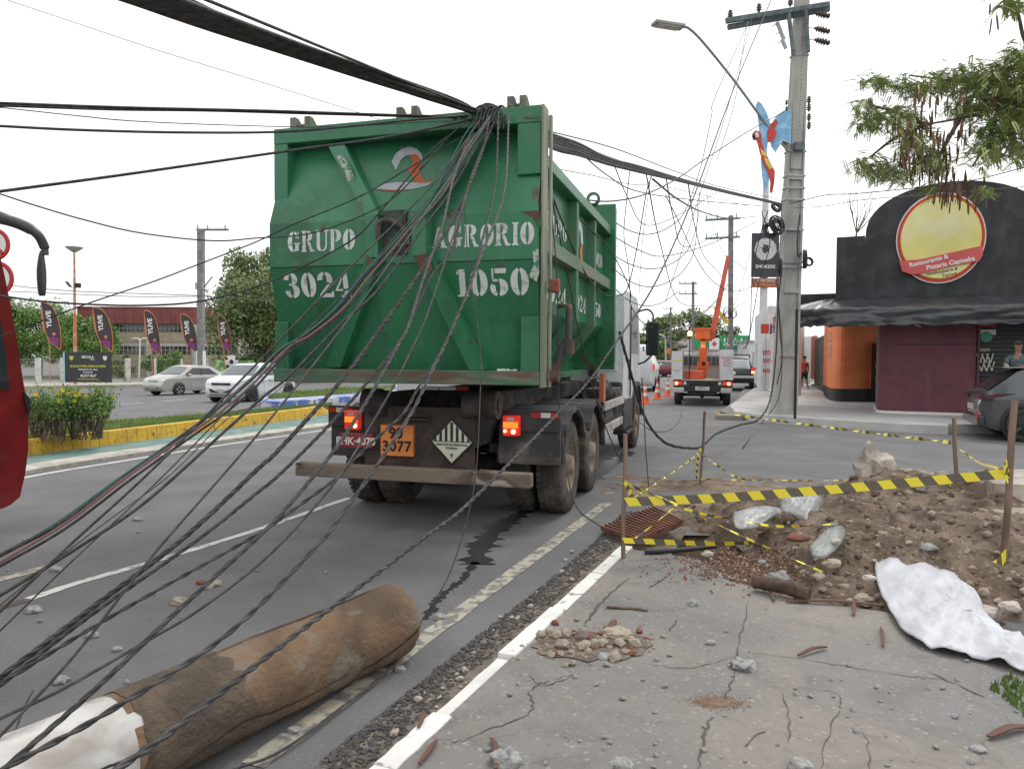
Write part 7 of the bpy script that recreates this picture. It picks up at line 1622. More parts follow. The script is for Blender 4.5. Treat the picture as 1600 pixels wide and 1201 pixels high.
# ---------------------------------------------------------------- cars
def car(name, label, cat, loc, rz, L, Wd, prof, belt, glassp, m, wheels, wr=.31, group=None, rim=None, front='hatch', lights=True, plate='', detail=1):
    """prof: side outline (x from rear 0 to front L, z) of the whole body; glassp: side window outline; wheels: x of the axles.
    local: x forward, y left, z up; origin rear centre on ground"""
    t = thing(name, label, cat, loc, rz, group)
    S = prof; hw = Wd/2; n = len(S)
    def half(z, x):
        k = hw
        if z > belt: k -= (z-belt)*.42
        if z < .35: k -= (.35-z)*.25
        e = min(x, L-x); k -= .16*max(0, 1-e/.45)**2 + .03*max(0, 1-e/1.2)
        return k
    cz_ = belt*.85
    b = MB(); ys = (-1, -.93, -.7, 0, .7, .93, 1); rows = []
    for x, z in S:
        h = half(z, x); rows.append([Vector((x+(0 if abs(f) > .95 else (.03 if x > L*.5 else -.03)*(1-f*f)*(1 if min(x, L-x) < .5 else 0)), f*h, z+(.025*(1-f*f) if z > belt*.9 else 0))) for f in ys])
    V = [v for r_ in rows for v in r_]; K = len(ys); Fs = []
    for i in range(n):
        j = (i+1) % n
        for k in range(K-1): Fs.append((i*K+k, i*K+k+1, j*K+k+1, j*K+k))
    b.add(V, Fs, True)
    for sidx in (0, K-1):                 # sides: fan towards a mid line, a little bulged
        loop = [rows[i][sidx] for i in range(n)]; s = -1 if sidx == 0 else 1
        rings = [loop]
        for q, bul in ((.1, 0), (.22, 0), (.36, 0), (.5, 0), (.65, 0), (.82, 0)):
            c_ = [Vector((lerp(v.x, L/2+(v.x-L/2)*.92, q), s*half(lerp(v.z, cz_, q), lerp(v.x, L/2+(v.x-L/2)*.92, q)), lerp(v.z, cz_, q))) for v in loop]; rings.append(c_)
        mid = [Vector((L/2+(v.x-L/2)*.92, s*half(cz_, L/2+(v.x-L/2)*.92), cz_)) for v in loop]
        rings.append(mid); V = [v for r_ in rings for v in r_]; Fs = []
        for a_ in range(7):
            for i in range(n):
                j = (i+1) % n; f = (a_*n+i, a_*n+j, (a_+1)*n+j, (a_+1)*n+i); Fs.append(f if s > 0 else tuple(reversed(f)))
        b.add(V, Fs, True)
    body = b.build('body', m, t)
    # glass: side windows and front/rear screens slightly proud
    for s in (-1, 1):
        b = MB(); P_ = [Vector((x, s*(half(z, x)+.012), z)) for x, z in glassp]; b.poly(P_ if s < 0 else list(reversed(P_))); b.build('side_window', glass, t)
        xs = sorted(p[0] for p in glassp); xm = lerp(xs[0], xs[-1], .5); zt = max(p[1] for p in glassp); zb = min(p[1] for p in glassp)
        b = MB(); b.add([(xm-.04, s*(half(zb, xm)+.018), zb), (xm+.04, s*(half(zb, xm)+.018), zb), (xm+.03, s*(half(zt, xm)+.018), zt), (xm-.03, s*(half(zt, xm)+.018), zt)], [(0, 1, 2, 3)] if s < 0 else [(3, 2, 1, 0)]); b.build('door_pillar', blackm, t)
        b = MB()
        for xx in (xm, xs[-1]-.35): b.tube([(xx, s*(half(.35, xx)+.004), .33), (xx+.0, s*(hw+.004), .6), (xx, s*(half(zb, xx)+.006), zb-.01)], .005, 4)
        b.build('door_gap', blackm, t)
        for xx in (xm-.12, xs[-1]-.75):
            if xx > xs[0]: b = MB(); b.box(xx-.09, xx+.09, *sorted((s*hw, s*(hw+.025))), belt-.12, belt-.08); b.build('door_handle', chrome, t)
        xmr = xs[-1]-.22; b = MB(); b.blob((xmr, s*(hw+.07), belt+.06), (.07, .1, .07), 1, .1, 2, smooth=True); b.build('mirror', m, t)
    fr_ = [p for p in front_rear(S, belt, L)]
    for (p, q), nm in zip(fr_, ('rear_window', 'windscreen')):
        a_, c_ = Vector((p[0], 0, p[1])), Vector((q[0], 0, q[1])); d_ = c_-a_; nrm = Vector((-d_.z, 0, d_.x)).normalized();
        if nrm.z < 0: nrm = -nrm
        a2, c2 = a_.lerp(c_, .06), a_.lerp(c_, .92)
        V = []
        for v in (a2, c2):
            h = half(v.z, v.x)
            for f in (-.9, -.45, 0, .45, .9): V.append(v+Vector((0, f*h, .03+.025*(1-f*f)-.01))+nrm*.006)
        Fs = [(k, k+1, k+6, k+5) for k in range(4)]; b = MB(); b.add(V, Fs, True); b.build(nm, glassl if nm == 'windscreen' else glass, t)
    for x in wheels:
        for s in (-1, 1):
            b = MB(); y = s*(hw-.02); b.lathe([(wr*1.14, -.1), (wr*1.14, .025), (0, .025)], (x, y, wr+.02), (0, s, 0), 28); b.build('wheel_arch', blackm, t)
            y = s*(hw+.012); b = MB(); b.lathe([(wr*.66, 0), (wr*.72, .012), (wr*.94, .008), (wr, -.02), (wr, -.18), (wr*.7, -.2)], (x, y, wr), (0, s, 0), 28); w_ = b.build('wheel', black, t)
            b = MB(); b.lathe([(wr*.66, .0), (wr*.62, -.03), (wr*.2, -.05), (0, -.045)], (x, y, wr), (0, s, 0), 24); b.mi = 1
            for k in range(5):
                th = k*math.tau/5
                for dth in (-.13, .13):
                    b.beam((x+math.cos(th)*.04, y-s*.02, wr+math.sin(th)*.04), (x+math.cos(th+dth)*wr*.64, y-s*.006, wr+math.sin(th+dth)*wr*.64), .03, .02, (0, 1, 0))
            b.build('rim', [blackm, rim or chrome], w_)
    if plate:
        pass
    return t, half
def front_rear(S, belt, L):
    top = max(z for x, z in S); seg = [(S[i], S[(i+1) % len(S)]) for i in range(len(S))]
    cand = [(a, b_) for a, b_ in seg if min(a[1], b_[1]) > belt*.9 and abs(a[1]-b_[1]) > .25]
    cand = [(min(s_, key=lambda v: v[1]), max(s_, key=lambda v: v[1])) for s_ in cand]
    cand.sort(key=lambda s_: s_[0][0]); return [cand[0], cand[-1]]
sedan = [(0.02, .45), (0.0, .75), (.05, .98), (.12, 1.02), (.55, 1.05), (1.25, 1.42), (1.5, 1.47), (2.3, 1.47), (2.6, 1.42), (3.35, 1.0), (4.0, .86), (4.22, .72), (4.28, .5), (4.26, .3), (4.1, .2), (.2, .2), (.05, .28)]
sglass = [(.95, 1.0), (1.4, 1.33), (2.45, 1.36), (3.05, 1.02)]
hatch = [(0.04, .45), (0.0, .75), (.08, 1.0), (.42, 1.38), (.6, 1.46), (1.2, 1.5), (2.1, 1.48), (2.4, 1.42), (3.1, 1.0), (3.7, .88), (3.95, .75), (4.02, .5), (4.0, .3), (3.85, .2), (.25, .2), (.06, .28)]
hglass = [(.55, 1.02), (.75, 1.34), (2.2, 1.38), (2.85, 1.03)]
def front_face(t, L, Wd, label_m, style, plate=None):
    hw = Wd/2
    for s in (-1, 1):
        b = MB(); b.blob((L-.17, s*(hw-.3), .72), (.14, .2, .085), 2+s, .1, 2, smooth=True); b.build('headlight', headl, t)
    b = MB()
    if style == 'white':
        b.box(L-.03, L+.012, -.42, .42, .68, .76); b.build('grille', blackm, t); b = MB(); b.prism([(L+.0, -.55, .52), (L+.0, .55, .52), (L+.0, .42, .38), (L+.0, -.42, .38)], (.018, 0, 0)); b.build('lower_grille', blackm, t)
        b = MB(); b.box(L-.02, L+.024, -.5, .5, .3, .33); b.build('bumper_trim', blackm, t)
    else:
        b.box(L-.06, L+.0, -.3, .3, .7, .76); b.build('grille', steel_g, t); b = MB(); b.prism([(L-.01, -.5, .46), (L-.01, .5, .46), (L-.01, .38, .34), (L-.01, -.38, .34)], (.018, 0, 0)); b.build('lower_grille', blackm, t)
    b = MB(); b.box(L+.0, L+.03, -.2, .2, .42, .52); b.build('licence_plate', steel_g, t)
p = G(296, 618); q = G(232, 612)
# headings: both face left-near
def place(front_px, front_py, rear_dir_deg, L): # front centre ground pixel; heading angle
    f = G(front_px, front_py); a_ = R(rear_dir_deg); d = Vector((math.cos(a_), math.sin(a_), 0)); return f-d*L, a_
loc, a_ = place(238, 618, 245, 4.28)
t, hf_ = car('silver_sedan', 'silver sedan driving left on the far road, nearest the board', 'car', loc, a_, 4.28, 1.72, sedan, .95, sglass, silver, (.85, 3.4), .3, 'cars on the far road'); front_face(t, 4.28, 1.72, None, 'silver')
loc, a_ = place(345, 629, 254, 4.02)
t, hf_ = car('white_hatchback', 'white hatchback with black wheels beside the traffic island', 'car', loc, a_, 4.02, 1.75, hatch, .95, hglass, white, (.72, 3.25), .32, 'cars on the far road', blackm); front_face(t, 4.02, 1.75, None, 'white')
# slate hatchback in front of the restaurant (rear at left)
suvp = [(0.05, .5), (0.0, .72), (.06, .95), (.14, 1.03), (.66, 1.46), (.9, 1.55), (1.6, 1.58), (2.4, 1.54), (2.7, 1.46), (3.4, 1.05), (4.0, .95), (4.3, .8), (4.36, .5), (4.3, .28), (4.1, .22), (.3, .22), (.08, .32)]
suvp = [(x, z*.975) for x, z in suvp]
rear = G(1510, 680); ang = R(-22)
cl = Vector((9.75, 15.35, 0)); off_ = Vector((-math.sin(ang), math.cos(ang), 0))*.88
t, hf_ = car('slate_hatchback', 'slate grey hatchback parked in front of the restaurant, only its rear in view', 'car', cl+off_, ang, 4.36, 1.76, suvp, 1.0, [(1.12, 1.1), (1.4, 1.37), (2.45, 1.4), (3.1, 1.08)], hatchg, (.78, 3.4), .345, None, darkcar)
tdr = mat('tail_dark_red', (.1, .012, .018), .3)
b = MB(); b.prism([(.02, -.86, .9), (.3, -.875, .97), (.62, -.875, .99), (.42, -.875, .94), (.18, -.87, .87)], (0, .05, 0)); b.box(-.02, .04, -.85, -.4, .86, .95); b.build('tail_light', tdr, t)
b = MB(); b.box(-.02, .04, .4, .85, .86, .95); b.build('tail_light', tdr, t)
b = MB(); b.box(-.05, .02, -.55, .55, 1.0, 1.03); b.build('tail_trim', blackm, t)
b = MB(); b.box(.42, .85, -.6, .6, 1.5, 1.525); b.build('roof_spoiler', hatchg, t, bevel=.01)
b = MB(); b.box(-.04, .08, -.84, .84, .3, .5); b.build('rear_bumper', darkcar, t, bevel=.03)
b = MB(); b.box(-.05, -.03, -.84, -.62, .52, .6); b.box(-.05, -.03, -.8, -.7, .38, .5); b.build('reflector', redm, t)
b = MB(); b.box(-.045, -.02, -.26, .26, .62, .74); b.build('licence_plate', headl, t)
b = MB(); b.lathe([(.36*1.0, -.02), (.43, .012), (.43, .02), (.36, .02)], (.78, -.88, .36), (0, -1, 0), 28); b.build('arch_trim', blackm, t)
# distant maroon car
loc = G(1040, 589)
t, hf_ = car('maroon_car', 'distant maroon car on the road beyond the cones', 'car', loc, R(80), 4.1, 1.75, suvp, 1.0, hglass, redcar, (.78, 3.3), .32)
b = MB(); b.box(-.04, 0, -.8, -.55, .85, 1.0); b.box(-.04, 0, .55, .8, .85, 1.0); b.build('tail_light', lens_r, t)
loc = G(1028, 588.5)
t, hf_ = car('dark_car', 'distant dark car just left of the maroon car', 'car', loc, R(84), 4.1, 1.75, suvp, 1.0, hglass, darkcar, (.78, 3.3), .32)
# white van right behind the cab
vanp = [(0.0, .5), (0.0, 2.0), (.1, 2.3), (.4, 2.4), (4.0, 2.4), (4.4, 2.2), (4.9, 1.3), (5.4, 1.1), (5.5, .6), (5.45, .3), (.2, .3)]
loc = G(992, 612); t, hf_ = car('white_van', 'tall white van just visible past the truck cab', 'van', loc, R(76), 5.5, 2.0, vanp, 1.3, [(3.6, 1.4), (3.7, 2.0), (4.3, 2.0), (4.7, 1.4)], white, (1.0, 4.4), .35)
b = MB(); b.box(-.04, 0, -.98, -.88, 1.1, 1.4); b.build('tail_light', lens_r, t)
# canopy pickup, right of bucket truck
loc = G(1149, 611); HD = R(73)
pk = [(0.0, .55), (0.0, .95), (.02, 1.08), (.35, 1.72), (.6, 1.8), (1.7, 1.82), (3.2, 1.78), (3.9, 1.15), (4.8, 1.05), (5.0, .8), (5.0, .45), (4.8, .4), (.2, .42)]
t, hf_ = car('canopy_pickup', 'dark pickup with white framed canopy window parked beside the kerb', 'pickup', loc, HD, 5.0, 1.85, pk, 1.1, [(.7, 1.15), (.85, 1.62), (3.1, 1.62), (3.6, 1.18)], darkcar, (1.0, 4.0), .39)
b = MB(); b.poly([(-.012, .72, 1.18), (-.012, -.72, 1.18), (.26, -.66, 1.66), (.26, .66, 1.66)]); b.build('canopy_frame', white, t)
b = MB(); b.poly([(-.03, .62, 1.24), (-.03, -.62, 1.24), (.22, -.56, 1.6), (.22, .56, 1.6)]); b.build('canopy_glass', mat('pale_glass', (.4, .44, .46), .2), t)
b = MB(); b.box(-.12, .05, -.95, .95, .68, .82); b.build('rear_bumper', chrome, t, bevel=.02)
for s in (-1, 1): b = MB(); b.box(-.03, .05, *sorted((s*.78, s*.95)), .9, 1.25); l = b.build('tail_light', lens_r, t); b = MB(); b.box(-.04, -.03, *sorted((s*.8, s*.93)), .95, 1.05); b.build('bulb', lens_hota, l)
b = MB(); b.lathe([(0, -.01), (.11, -.01), (.11, .01), (0, .01)], (-.04, .1, .95), (1, 0, 0), 16); b.build('round_badge', whitem, t)
b = MB()
for s in (-1, 1): b.beam((.5, s*.7, 1.9), (3.4, s*.7, 1.95), .04, .04)
for x in (.6, 1.5, 2.6): b.beam((x, -.7, 1.92), (x, .7, 1.92), .04, .04); 
for s in (-1, 1):
    for x in (.6, 2.6): b.beam((x, s*.7, 1.75), (x, s*.7, 1.93), .03, .03)
b.build('roof_rack', blackm, t)
# ---------------------------------------------------------------- bucket truck
bt0 = G(1097, 634); BT = thing('bucket_truck', 'white utility pickup with orange aerial lift, side lockers and amber lamps', 'utility truck', bt0, -R(14))
BM = Matrix.Translation(bt0) @ Matrix.Rotation(-R(14), 4, 'Z'); BI = BM.inverted()
def bl_(px, py, yl=0): return BI @ onp(px, py, BM @ Vector((0, yl, 0)), BM.to_3x3() @ Vector((0, 1, 0)))
q = lambda px, py, y=0: bl_(px, py, y)
hwid = 1.02
for s in (-1, 1):
    for y in (.9, 4.1):
        b = MB(); b.lathe([(0, 0), (.2, 0), (.22, .02), (.34, .0), (.36, -.03), (.36, -.25), (0, -.26)], (s*.98, y, .36), (s, 0, 0), 24); b.build('wheel', black, BT)
b = MB()
for s in (-1, 1): b.box(s*.4-.05, s*.4+.05, .1, 5.1, .5, .65)
b.cyl((-.9, .9, .36), (.9, .9, .36), .06, n=8); b.lathe([(0, -.15), (.15, 0), (0, .15)], (0, .9, .36), XR, 12); b.box(-.5, .5, 0, .2, .4, .6); b.build('chassis', chass, BT)
b = MB(); b.box(-1.02, 1.02, .0, 3.0, .78, .9); b.build('bed', blackm, BT); b = MB(); b.box(-.72, .72, -.0, 2.9, .902, .93); b.build('bed_floor', mat('ply_floor', (.5, .42, .33), .8), BT)
b = MB(); b.box(-1.0, 1.0, -.1, .04, .5, .72); bb = b.build('rear_bumper', blackm, BT, bevel=.02)
for s in (-1, 1): b = MB(); b.box(*sorted((s*.62, s*1.02)), -.14, .0, .46, .66); b.build('bumper_corner', mat('bumper_silver', (.5, .5, .47), .4, metal=.4), bb, bevel=.05)
b = MB(); b.box(-.24, .24, -.13, -.1, .56, .69); pl = b.build('licence_plate', headl, BT); text('plate_lettering', 'BRASIL', .06, MATS['cube_blue'], pl, frame((0, -.132, .67), XR, ZU), 0)
text('plate_lettering', 'QZR 4D17', .09, blackm, pl, frame((0, -.132, .61), XR, ZU), 0)
for s in (-1, 1):
    b = MB(); b.box(*sorted((s*.7, s*1.02)), -.06, -.0, .74, .88); l = b.build('tail_light', lens_r, BT)
    b = MB(); b.lathe([(0, 0), (.05, 0), (.06, -.01)], (s*.9, -.065, .8), (0, -1, 0), 12); b.build('bulb', lens_hota, l)
    b = MB(); b.lathe([(0, .01), (.06, .01), (.06, -.01)], (s*.6, -.03, .8), (0, -1, 0), 12); b.build('work_lamp', headl, BT)
lk = mat('locker_white', (.66, .68, .7), .5, (.58, .6, .62), 3)
for s, (x0, x1), zt in ((-1, (-1.08, -.7), 1.95), (1, (.62, 1.05), 2.0)):
    b = MB(); b.box(x0, x1, .0, 2.6, .93, zt); l = b.build('locker', lk, BT, bevel=.01)
    if s < 0:
        b = MB(); b.box(x0, x1, -.006, -.001, zt-.36, zt-.3); b.build('yellow_stripe', mat('stripe_yellow', (.7, .6, .1), .5), l)
        b = MB()
        for k in range(14): b.box(x1+.001, x1+.02, .0, 2.5, 1.0+k*.07, 1.03+k*.07)
        b.build('louvres', mat('louvre_brown', (.35, .25, .2), .7), l)
        text('locker_lettering', '0-801', .08, MATS['grey_concrete'], l, frame(((x0+x1)/2, -.004, 1.25), XR, ZU), 0)
    else:
        for k, w_ in enumerate(('MANUTENÇÃO', 'DE REDE', 'LINHA VIVA', 'CUIDADO')): text('locker_lettering', w_, .06, redm, l, frame(((x0+x1)/2, -.004, 1.72-k*.09), XR, ZU), .001)
# cab of bucket truck
b = MB(); b.prism([(-.92, 3.0, .7), (-.92, 3.0, 1.5), (-.85, 3.15, 1.92), (-.85, 4.3, 1.92), (-.92, 4.9, 1.35), (-.92, 6.0, 1.15), (-.92, 6.1, .5), (-.92, 3.0, .5)], (1.84, 0, 0)); cb = b.build('cab', silver, BT, bevel=.05)
b = MB(); b.box(-.78, .78, 2.97, 2.995, 1.38, 1.78); b.build('rear_window', glass, cb)
b = MB()
for x in [i*.18-.9 for i in range(11)]: b.beam((x, 2.9, .95), (x, 2.9, 2.0), .02, .02, (0, 1, 0))
b.beam((-.95, 2.9, 2.0), (.95, 2.9, 2.0), .04, .04); b.beam((-.95, 2.9, 1.4), (.95, 2.9, 1.4), .03, .03)
for s in (-1, 1):
    b.beam((s*.9, .1, 2.15), (s*.9, 4.4, 2.3), .04, .04); b.beam((s*.9, 2.9, .9), (s*.9, 2.9, 2.3), .04, .04)
b.build('guard_frame', steel_g, BT)
b = MB(); b.box(-.62, .04, .6, 1.6, .93, 1.25); b.build('orange_tank', mat('tank_orange', (.7, .13, .06), .5), BT, bevel=.03)
b = MB(); b.box(-.12, .16, 1.7, 2.0, .93, 2.0); b.box(-.2, .26, 1.65, 2.05, 1.3, 1.55); b.lathe([(.16, 0), (.16, .15)], (.02, 1.85, 1.95), ZU, 16); b.build('lift_turret', orange, BT, bevel=.02)
b = MB(); b.cyl((.05, 1.6, 1.5), (.05, 1.64, 1.5), .08, n=16); b.build('turret_hub', blackm, BT)
b = MB(); b.beam((.02, 1.85, 2.0), (.02, 3.8, 2.5), .16, .2); b.build('lower_boom', orange, BT)
A, B = q(1113, 530, 3.8), q(1138, 400, 3.8); b = MB(); b.beam(Vector((.02, 3.8, 2.5)), Vector((A.x, 3.8, A.z)), .14, .16); b.beam(A, B, .13, .16); b.beam(A.lerp(B, .1)-Vector((.12, 0, 0)), A.lerp(B, .95)-Vector((.06, 0, 0)), .04, .05); b.build('upper_boom', mat('boom_red_orange', (.65, .14, .08), .6), BT)
A, B = q(1086, 530, 3.0), q(1110, 513, 3.0); b = MB(); b.box(A.x, B.x, 2.9, 3.7, A.z, B.z); bk = b.build('bucket', orange, BT, bevel=.03); b = MB(); b.box(A.x-.04, B.x+.04, 2.86, 3.74, B.z-.06, B.z+.02); b.build('bucket_rim', orange, bk)
c_ = q(1078, 521, .3); b = MB(); b.cyl((c_.x, .3, .93), (c_.x, .3, c_.z-.08), .02, n=8); pb = b.build('beacon_pole', blackm, BT); b = MB(); b.lathe([(0, -.09), (.07, -.09), (.08, .03), (.05, .08), (0, .09)], (c_.x, .3, c_.z), ZU, 14); b.build('amber_beacon', lens_hota, pb)
b = MB(); c_ = q(1058, 535, .4)
for k in range(7): b.beam((c_.x-.35+.06*k, .3, c_.z+.1-.02*k), (c_.x+.3, 1.6, c_.z-.15+.05*k), .05, .05)
b.blob((c_.x+.1, .6, c_.z-.1), (.3, .4, .16), 3, .4, 2); b.build('tool_bundle', mat('canvas_grey', (.25, .24, .22), .9), BT)
for px, py in ((1060, 519), (1135, 520)):
    c_ = q(px, py, .5); b = MB(); b.lathe([(0, .06), (.08, .04), (.12, -.02), (0, -.02)], (c_.x, .5, c_.z), ZU, 12); b.cyl((c_.x, .5, c_.z-.02), (c_.x, .5, c_.z-.45), .015, n=6); b.build('antenna', blackm, BT)
b = MB(); b.blob(q(1045, 550, .2), (.07, .1, .14), 5, .2, 2); b.build('hanging_glove', orange, BT)
# ---------------------------------------------------------------- cones
def cone():
    t = thing('traffic_cone', 'orange and white traffic cone, left one of the close pair beyond the cab', 'traffic cone', (0, 0, 0), 0, 'orange traffic cones on the road')
    b = MB(); b.box(-.2, .2, -.2, .2, 0, .04); b.build('cone_base', coneo, t, bevel=.02)
    b = MB(); rf = lambda z: .15-.12*(z/.76)
    for k, (z0, z1) in enumerate(((.04, .3), (.3, .42), (.42, .55), (.55, .66), (.66, .76))):
        b.mi = k % 2; b.lathe([(rf(z0), z0), (rf(z1), z1)], (0, 0, 0), ZU, 20)
    b.mi = 0; b.lathe([(rf(.76), .76), (0, .765)], (0, 0, 0), ZU, 20); b.build('cone_body', [coneo, whitem], t); return t
c1 = cone(); c1.location = G(1027, 624)
dup(c1, G(1043, 619), .3, 'orange and white traffic cone nearest the bucket truck'); dup(c1, G(1008, 631), .2, 'traffic cone half hidden by the truck cab')
# ---------------------------------------------------------------- shops in the distance
gs = thing('green_sign_shop', 'shop with green sign panels and a red cross behind the bucket truck', 'building', G(1125, 582)); GO = Vector(gs.location); D = GO.y
def dp(px0, py0, px1, py1, m_, nm, dy=0, th=.3):
    a_, c_ = P(px0, py1, D+dy)-GO, P(px1, py0, D+dy)-GO; b = MB(); b.box(a_.x, c_.x, a_.y, a_.y+th, a_.z, c_.z); return b.build(nm, m_, gs), a_, c_
dp(1080, 530, 1172, 584, mat('shop_wall', (.5, .5, .48), .8), 'wall', .35, 6)
gn = mat('sign_green', (.02, .3, .1), .5)
dp(1081, 524, 1107, 545, gn, 'green_panel'); o_, a_, c_ = dp(1126, 524, 1172, 545, gn, 'green_panel')
text('panel_lettering', 'Saúde', (c_.z-a_.z)*.75, whitem, gs, frame(((a_.x+c_.x)/2, a_.y-.02, (a_.z+c_.z)/2), XR, ZU), .02)
o_, a_, c_ = dp(1108, 528, 1124, 546, whitem, 'cross_panel', -.02)
cxx, czz = (a_.x+c_.x)/2, (a_.z+c_.z)/2; b = MB(); b.box(cxx-.3, cxx+.3, a_.y-.06, a_.y-.03, czz-.09, czz+.09); b.box(cxx-.1, cxx+.1, a_.y-.059, a_.y-.031, czz-.32, czz+.32); b.build('red_cross', redm, gs)
for k, (px0, px1, py0, d, m_, lb_) in enumerate(((1005, 1024, 548, 150, MATS['offwhite_wall'], 'low pale building beside the white van'), (1026, 1044, 552, 170, conc2, 'grey building at the end of the road'), (1170, 1200, 535, 90, MATS['offwhite_wall'], 'pale building behind the totem foot'))):
    a_, c_ = P(px0, 575, d), P(px1, py0, d); o_ = Vector((a_.x, d, 0)); t = thing('far_building', lb_, 'building', o_, group='buildings at the end of the road'); b = MB(); b.box(0, c_.x-a_.x, 0, 8, 0, c_.z); b.build('wall', m_, t); b = MB(); b.box(-.2, c_.x-a_.x+.2, -.2, 8.2, c_.z+.0, c_.z+.25); b.build('roof', conc2, t)
    b = MB(); W_ = c_.x-a_.x; b.box(W_*.2, W_*.8, -.05, -.01, .3, c_.z*.7); b.build('window', glass, t)
b = MB(); o_ = Vector((P(1033, 545, 160).x, 160, 0)); t = thing('far_sign', 'blue and white sign at the end of the road', 'sign', o_)
b.box(-.9, .9, -.05, .05, 2.6, 4.8); b.build('panel', MATS['cube_blue'], t); b = MB(); b.box(-.7, .7, -.1, -.055, 3.4, 3.9); b.build('white_band', whitem, t); b = MB(); b.cyl((0, 0, 0), (0, 0, 2.6), .12, n=8); b.build('post', steel_g, t)
# ---------------------------------------------------------------- red bus at the left edge
fr0 = P(45, 785, 6.8); busA = R(90)-TH; BU0 = Vector((fr0.x, fr0.y, 0))
bus = thing('red_bus', 'front corner of a red bus with black mirror arm entering at the left edge', 'bus', BU0, busA)   # local x = travel direction, y = left
BSM = Matrix.Translation(BU0) @ Matrix.Rotation(busA, 4, 'Z'); BSI = BSM.inverted()
fz_ = lambda px, py: BSI @ onp(px, py, BSM @ Vector((0, 0, 0)), BSM.to_3x3() @ Vector((0, 1, 0)))
edge = [(22, 787), (36, 775), (44, 740), (49, 700), (49, 655), (46, 622), (40, 590), (32, 535), (22, 480), (12, 430), (-2, 370)]
pf = [fz_(*e) for e in edge]
side_ = [(v.x, v.z) for v in pf]
topz = side_[-1][1]
ring = side_+[(side_[-1][0]-.15, topz+.12), (side_[-1][0]-.6, topz+.2), (-7.5, topz+.2), (-7.5, .35), (side_[0][0]-.1, side_[0][1]-.02)]
b = MB(); N_ = len(ring)
def bx_(x, z, y): return Vector((x-(.25*(abs(y-1.25)/1.25)**4 if x > -1 else 0)*0, y, z))
ysl = [0, .03, .12, .4, 1.25, 2.1, 2.38, 2.47, 2.5]; rows = []
for y in ysl:
    e = min(y, 2.5-y); ins = .03*max(0, 1-e/.15)**2; bul = .02*(1-((y-1.25)/1.25)**2)
    rows.append([Vector((x+(bul-ins if i < len(side_)+1 else 0), y, z)) for i, (x, z) in enumerate(ring)])
V = [v for r_ in rows for v in r_]; b.add(V, [(k*N_+i, k*N_+(i+1) % N_, (k+1)*N_+(i+1) % N_, (k+1)*N_+i) for k in range(len(ysl)-1) for i in range(N_)], True)
b.poly(rows[0]); b.poly(list(reversed(rows[-1]))); b.build('body', busred, bus)
b = MB(); sd = [fz_(*e) for e in ((16, 608), (12, 560), (4, 510), (-4, 470), (-60, 470), (-60, 608))]
b.prism([(v.x-.02, -.006, v.z) for v in sd], (0, -.006, 0)); b.build('side_window', glass, bus)
b = MB(); c_ = [fz_(*e) for e in ((35, 612), (43, 622), (46, 640), (42, 645), (36, 628))]; b.prism([(v.x, -.004, v.z) for v in c_], (0, -.02, 0)); b.build('black_marker', blackm, bus)
b = MB()
for k in range(5):
    y0_, y1_ = lerp(.4, 2.1, k/5), lerp(.4, 2.1, (k+1)/5)
    V = []
    for y in (y0_, y1_):
        bul = .02*(1-((y-1.25)/1.25)**2)-.004
        for v in (pf[6], pf[9]): V.append((v.x+bul+.008, y, v.z))
    b.add(V, [(0, 2, 3, 1)])
b.build('windscreen', glass, bus)
b = MB(); b.box(-1.2, side_[0][0]-.05, .1, 2.4, .15, side_[0][1]+.02); b.build('bumper_underside', blackm, bus, bevel=.03)
for xx in (-2.0, -6.2):
    b = MB(); b.lathe([(0, 0), (.28, 0), (.45, .02), (.48, -.03), (.48, -.28), (0, -.28)], (xx, .03, .48), (0, -1, 0), 28); b.build('wheel', black, bus)
# mirror arm given at its distance in front of the bus
bm = BSI.to_3x3()
def bp(px, py, d): return BSI @ P(px, py, d)
b = MB(); b.tube(spline([bp(-40, 325, 6.5), bp(0, 340, 6.6), (bp(35, 352, 6.7)), bp(58, 366, 6.75), bp(69, 385, 6.8), bp(71, 398, 6.8)], 6), [.055]*8+[.05]*8+[.042]*10+[.03]*5, 10); ma = b.build('mirror_arm', mat('mirror_grey', (.06, .065, .065), .4), bus)
b = MB(); c_ = bp(65, 432, 6.8); b.blob((c_.x, c_.y, c_.z), (.03, .05, .235), 0, .08, 3, smooth=True); b.build('mirror_head', MATS['mirror_grey'], ma)
# round prohibition signs behind the bus
sb_ = Vector((P(-6, 560, 12.3).x, 12.3, .2)); sg = thing('traffic_sign_post', 'post with two round red-ringed prohibition signs behind the bus', 'traffic sign', sb_)
b = MB(); b.cyl((0, .06, 0), (0, .06, P(-6, 352, 12.3).z), .04, n=10); b.build('post', steel_g, sg)
for px, py, r_ in ((-9, 382, .27), (-5, 435, .29)):
    c_ = P(px, py, 12.3)-sb_; b = MB(); b.lathe([(0, 0), (r_, 0), (r_, -.02), (r_*.78, -.02), (r_*.78, -.012), (0, -.012)], c_, (0, 1, 0), 32)
    b.m = [0 if i < 64 or i < 96 else 0 for i in range(len(b.m))]
    d = b.build('sign_plate', redm, sg); b = MB(); b.lathe([(0, -.024), (r_*.78, -.024)], c_, (0, 1, 0), 32); b.build('sign_face', whitem, d)
    b = MB(); b.beam(c_+Vector((-r_*.55, -.028, r_*.55)), c_+Vector((r_*.55, -.028, -r_*.55)), .06, .006, (0, 1, 0)); b.build('slash', redm, d)
    b = MB(); b.box(c_.x-.05, c_.x+.08, c_.y-.031, c_.y-.026, c_.z-.1, c_.z+.12); b.build('pictogram', blackm, d)
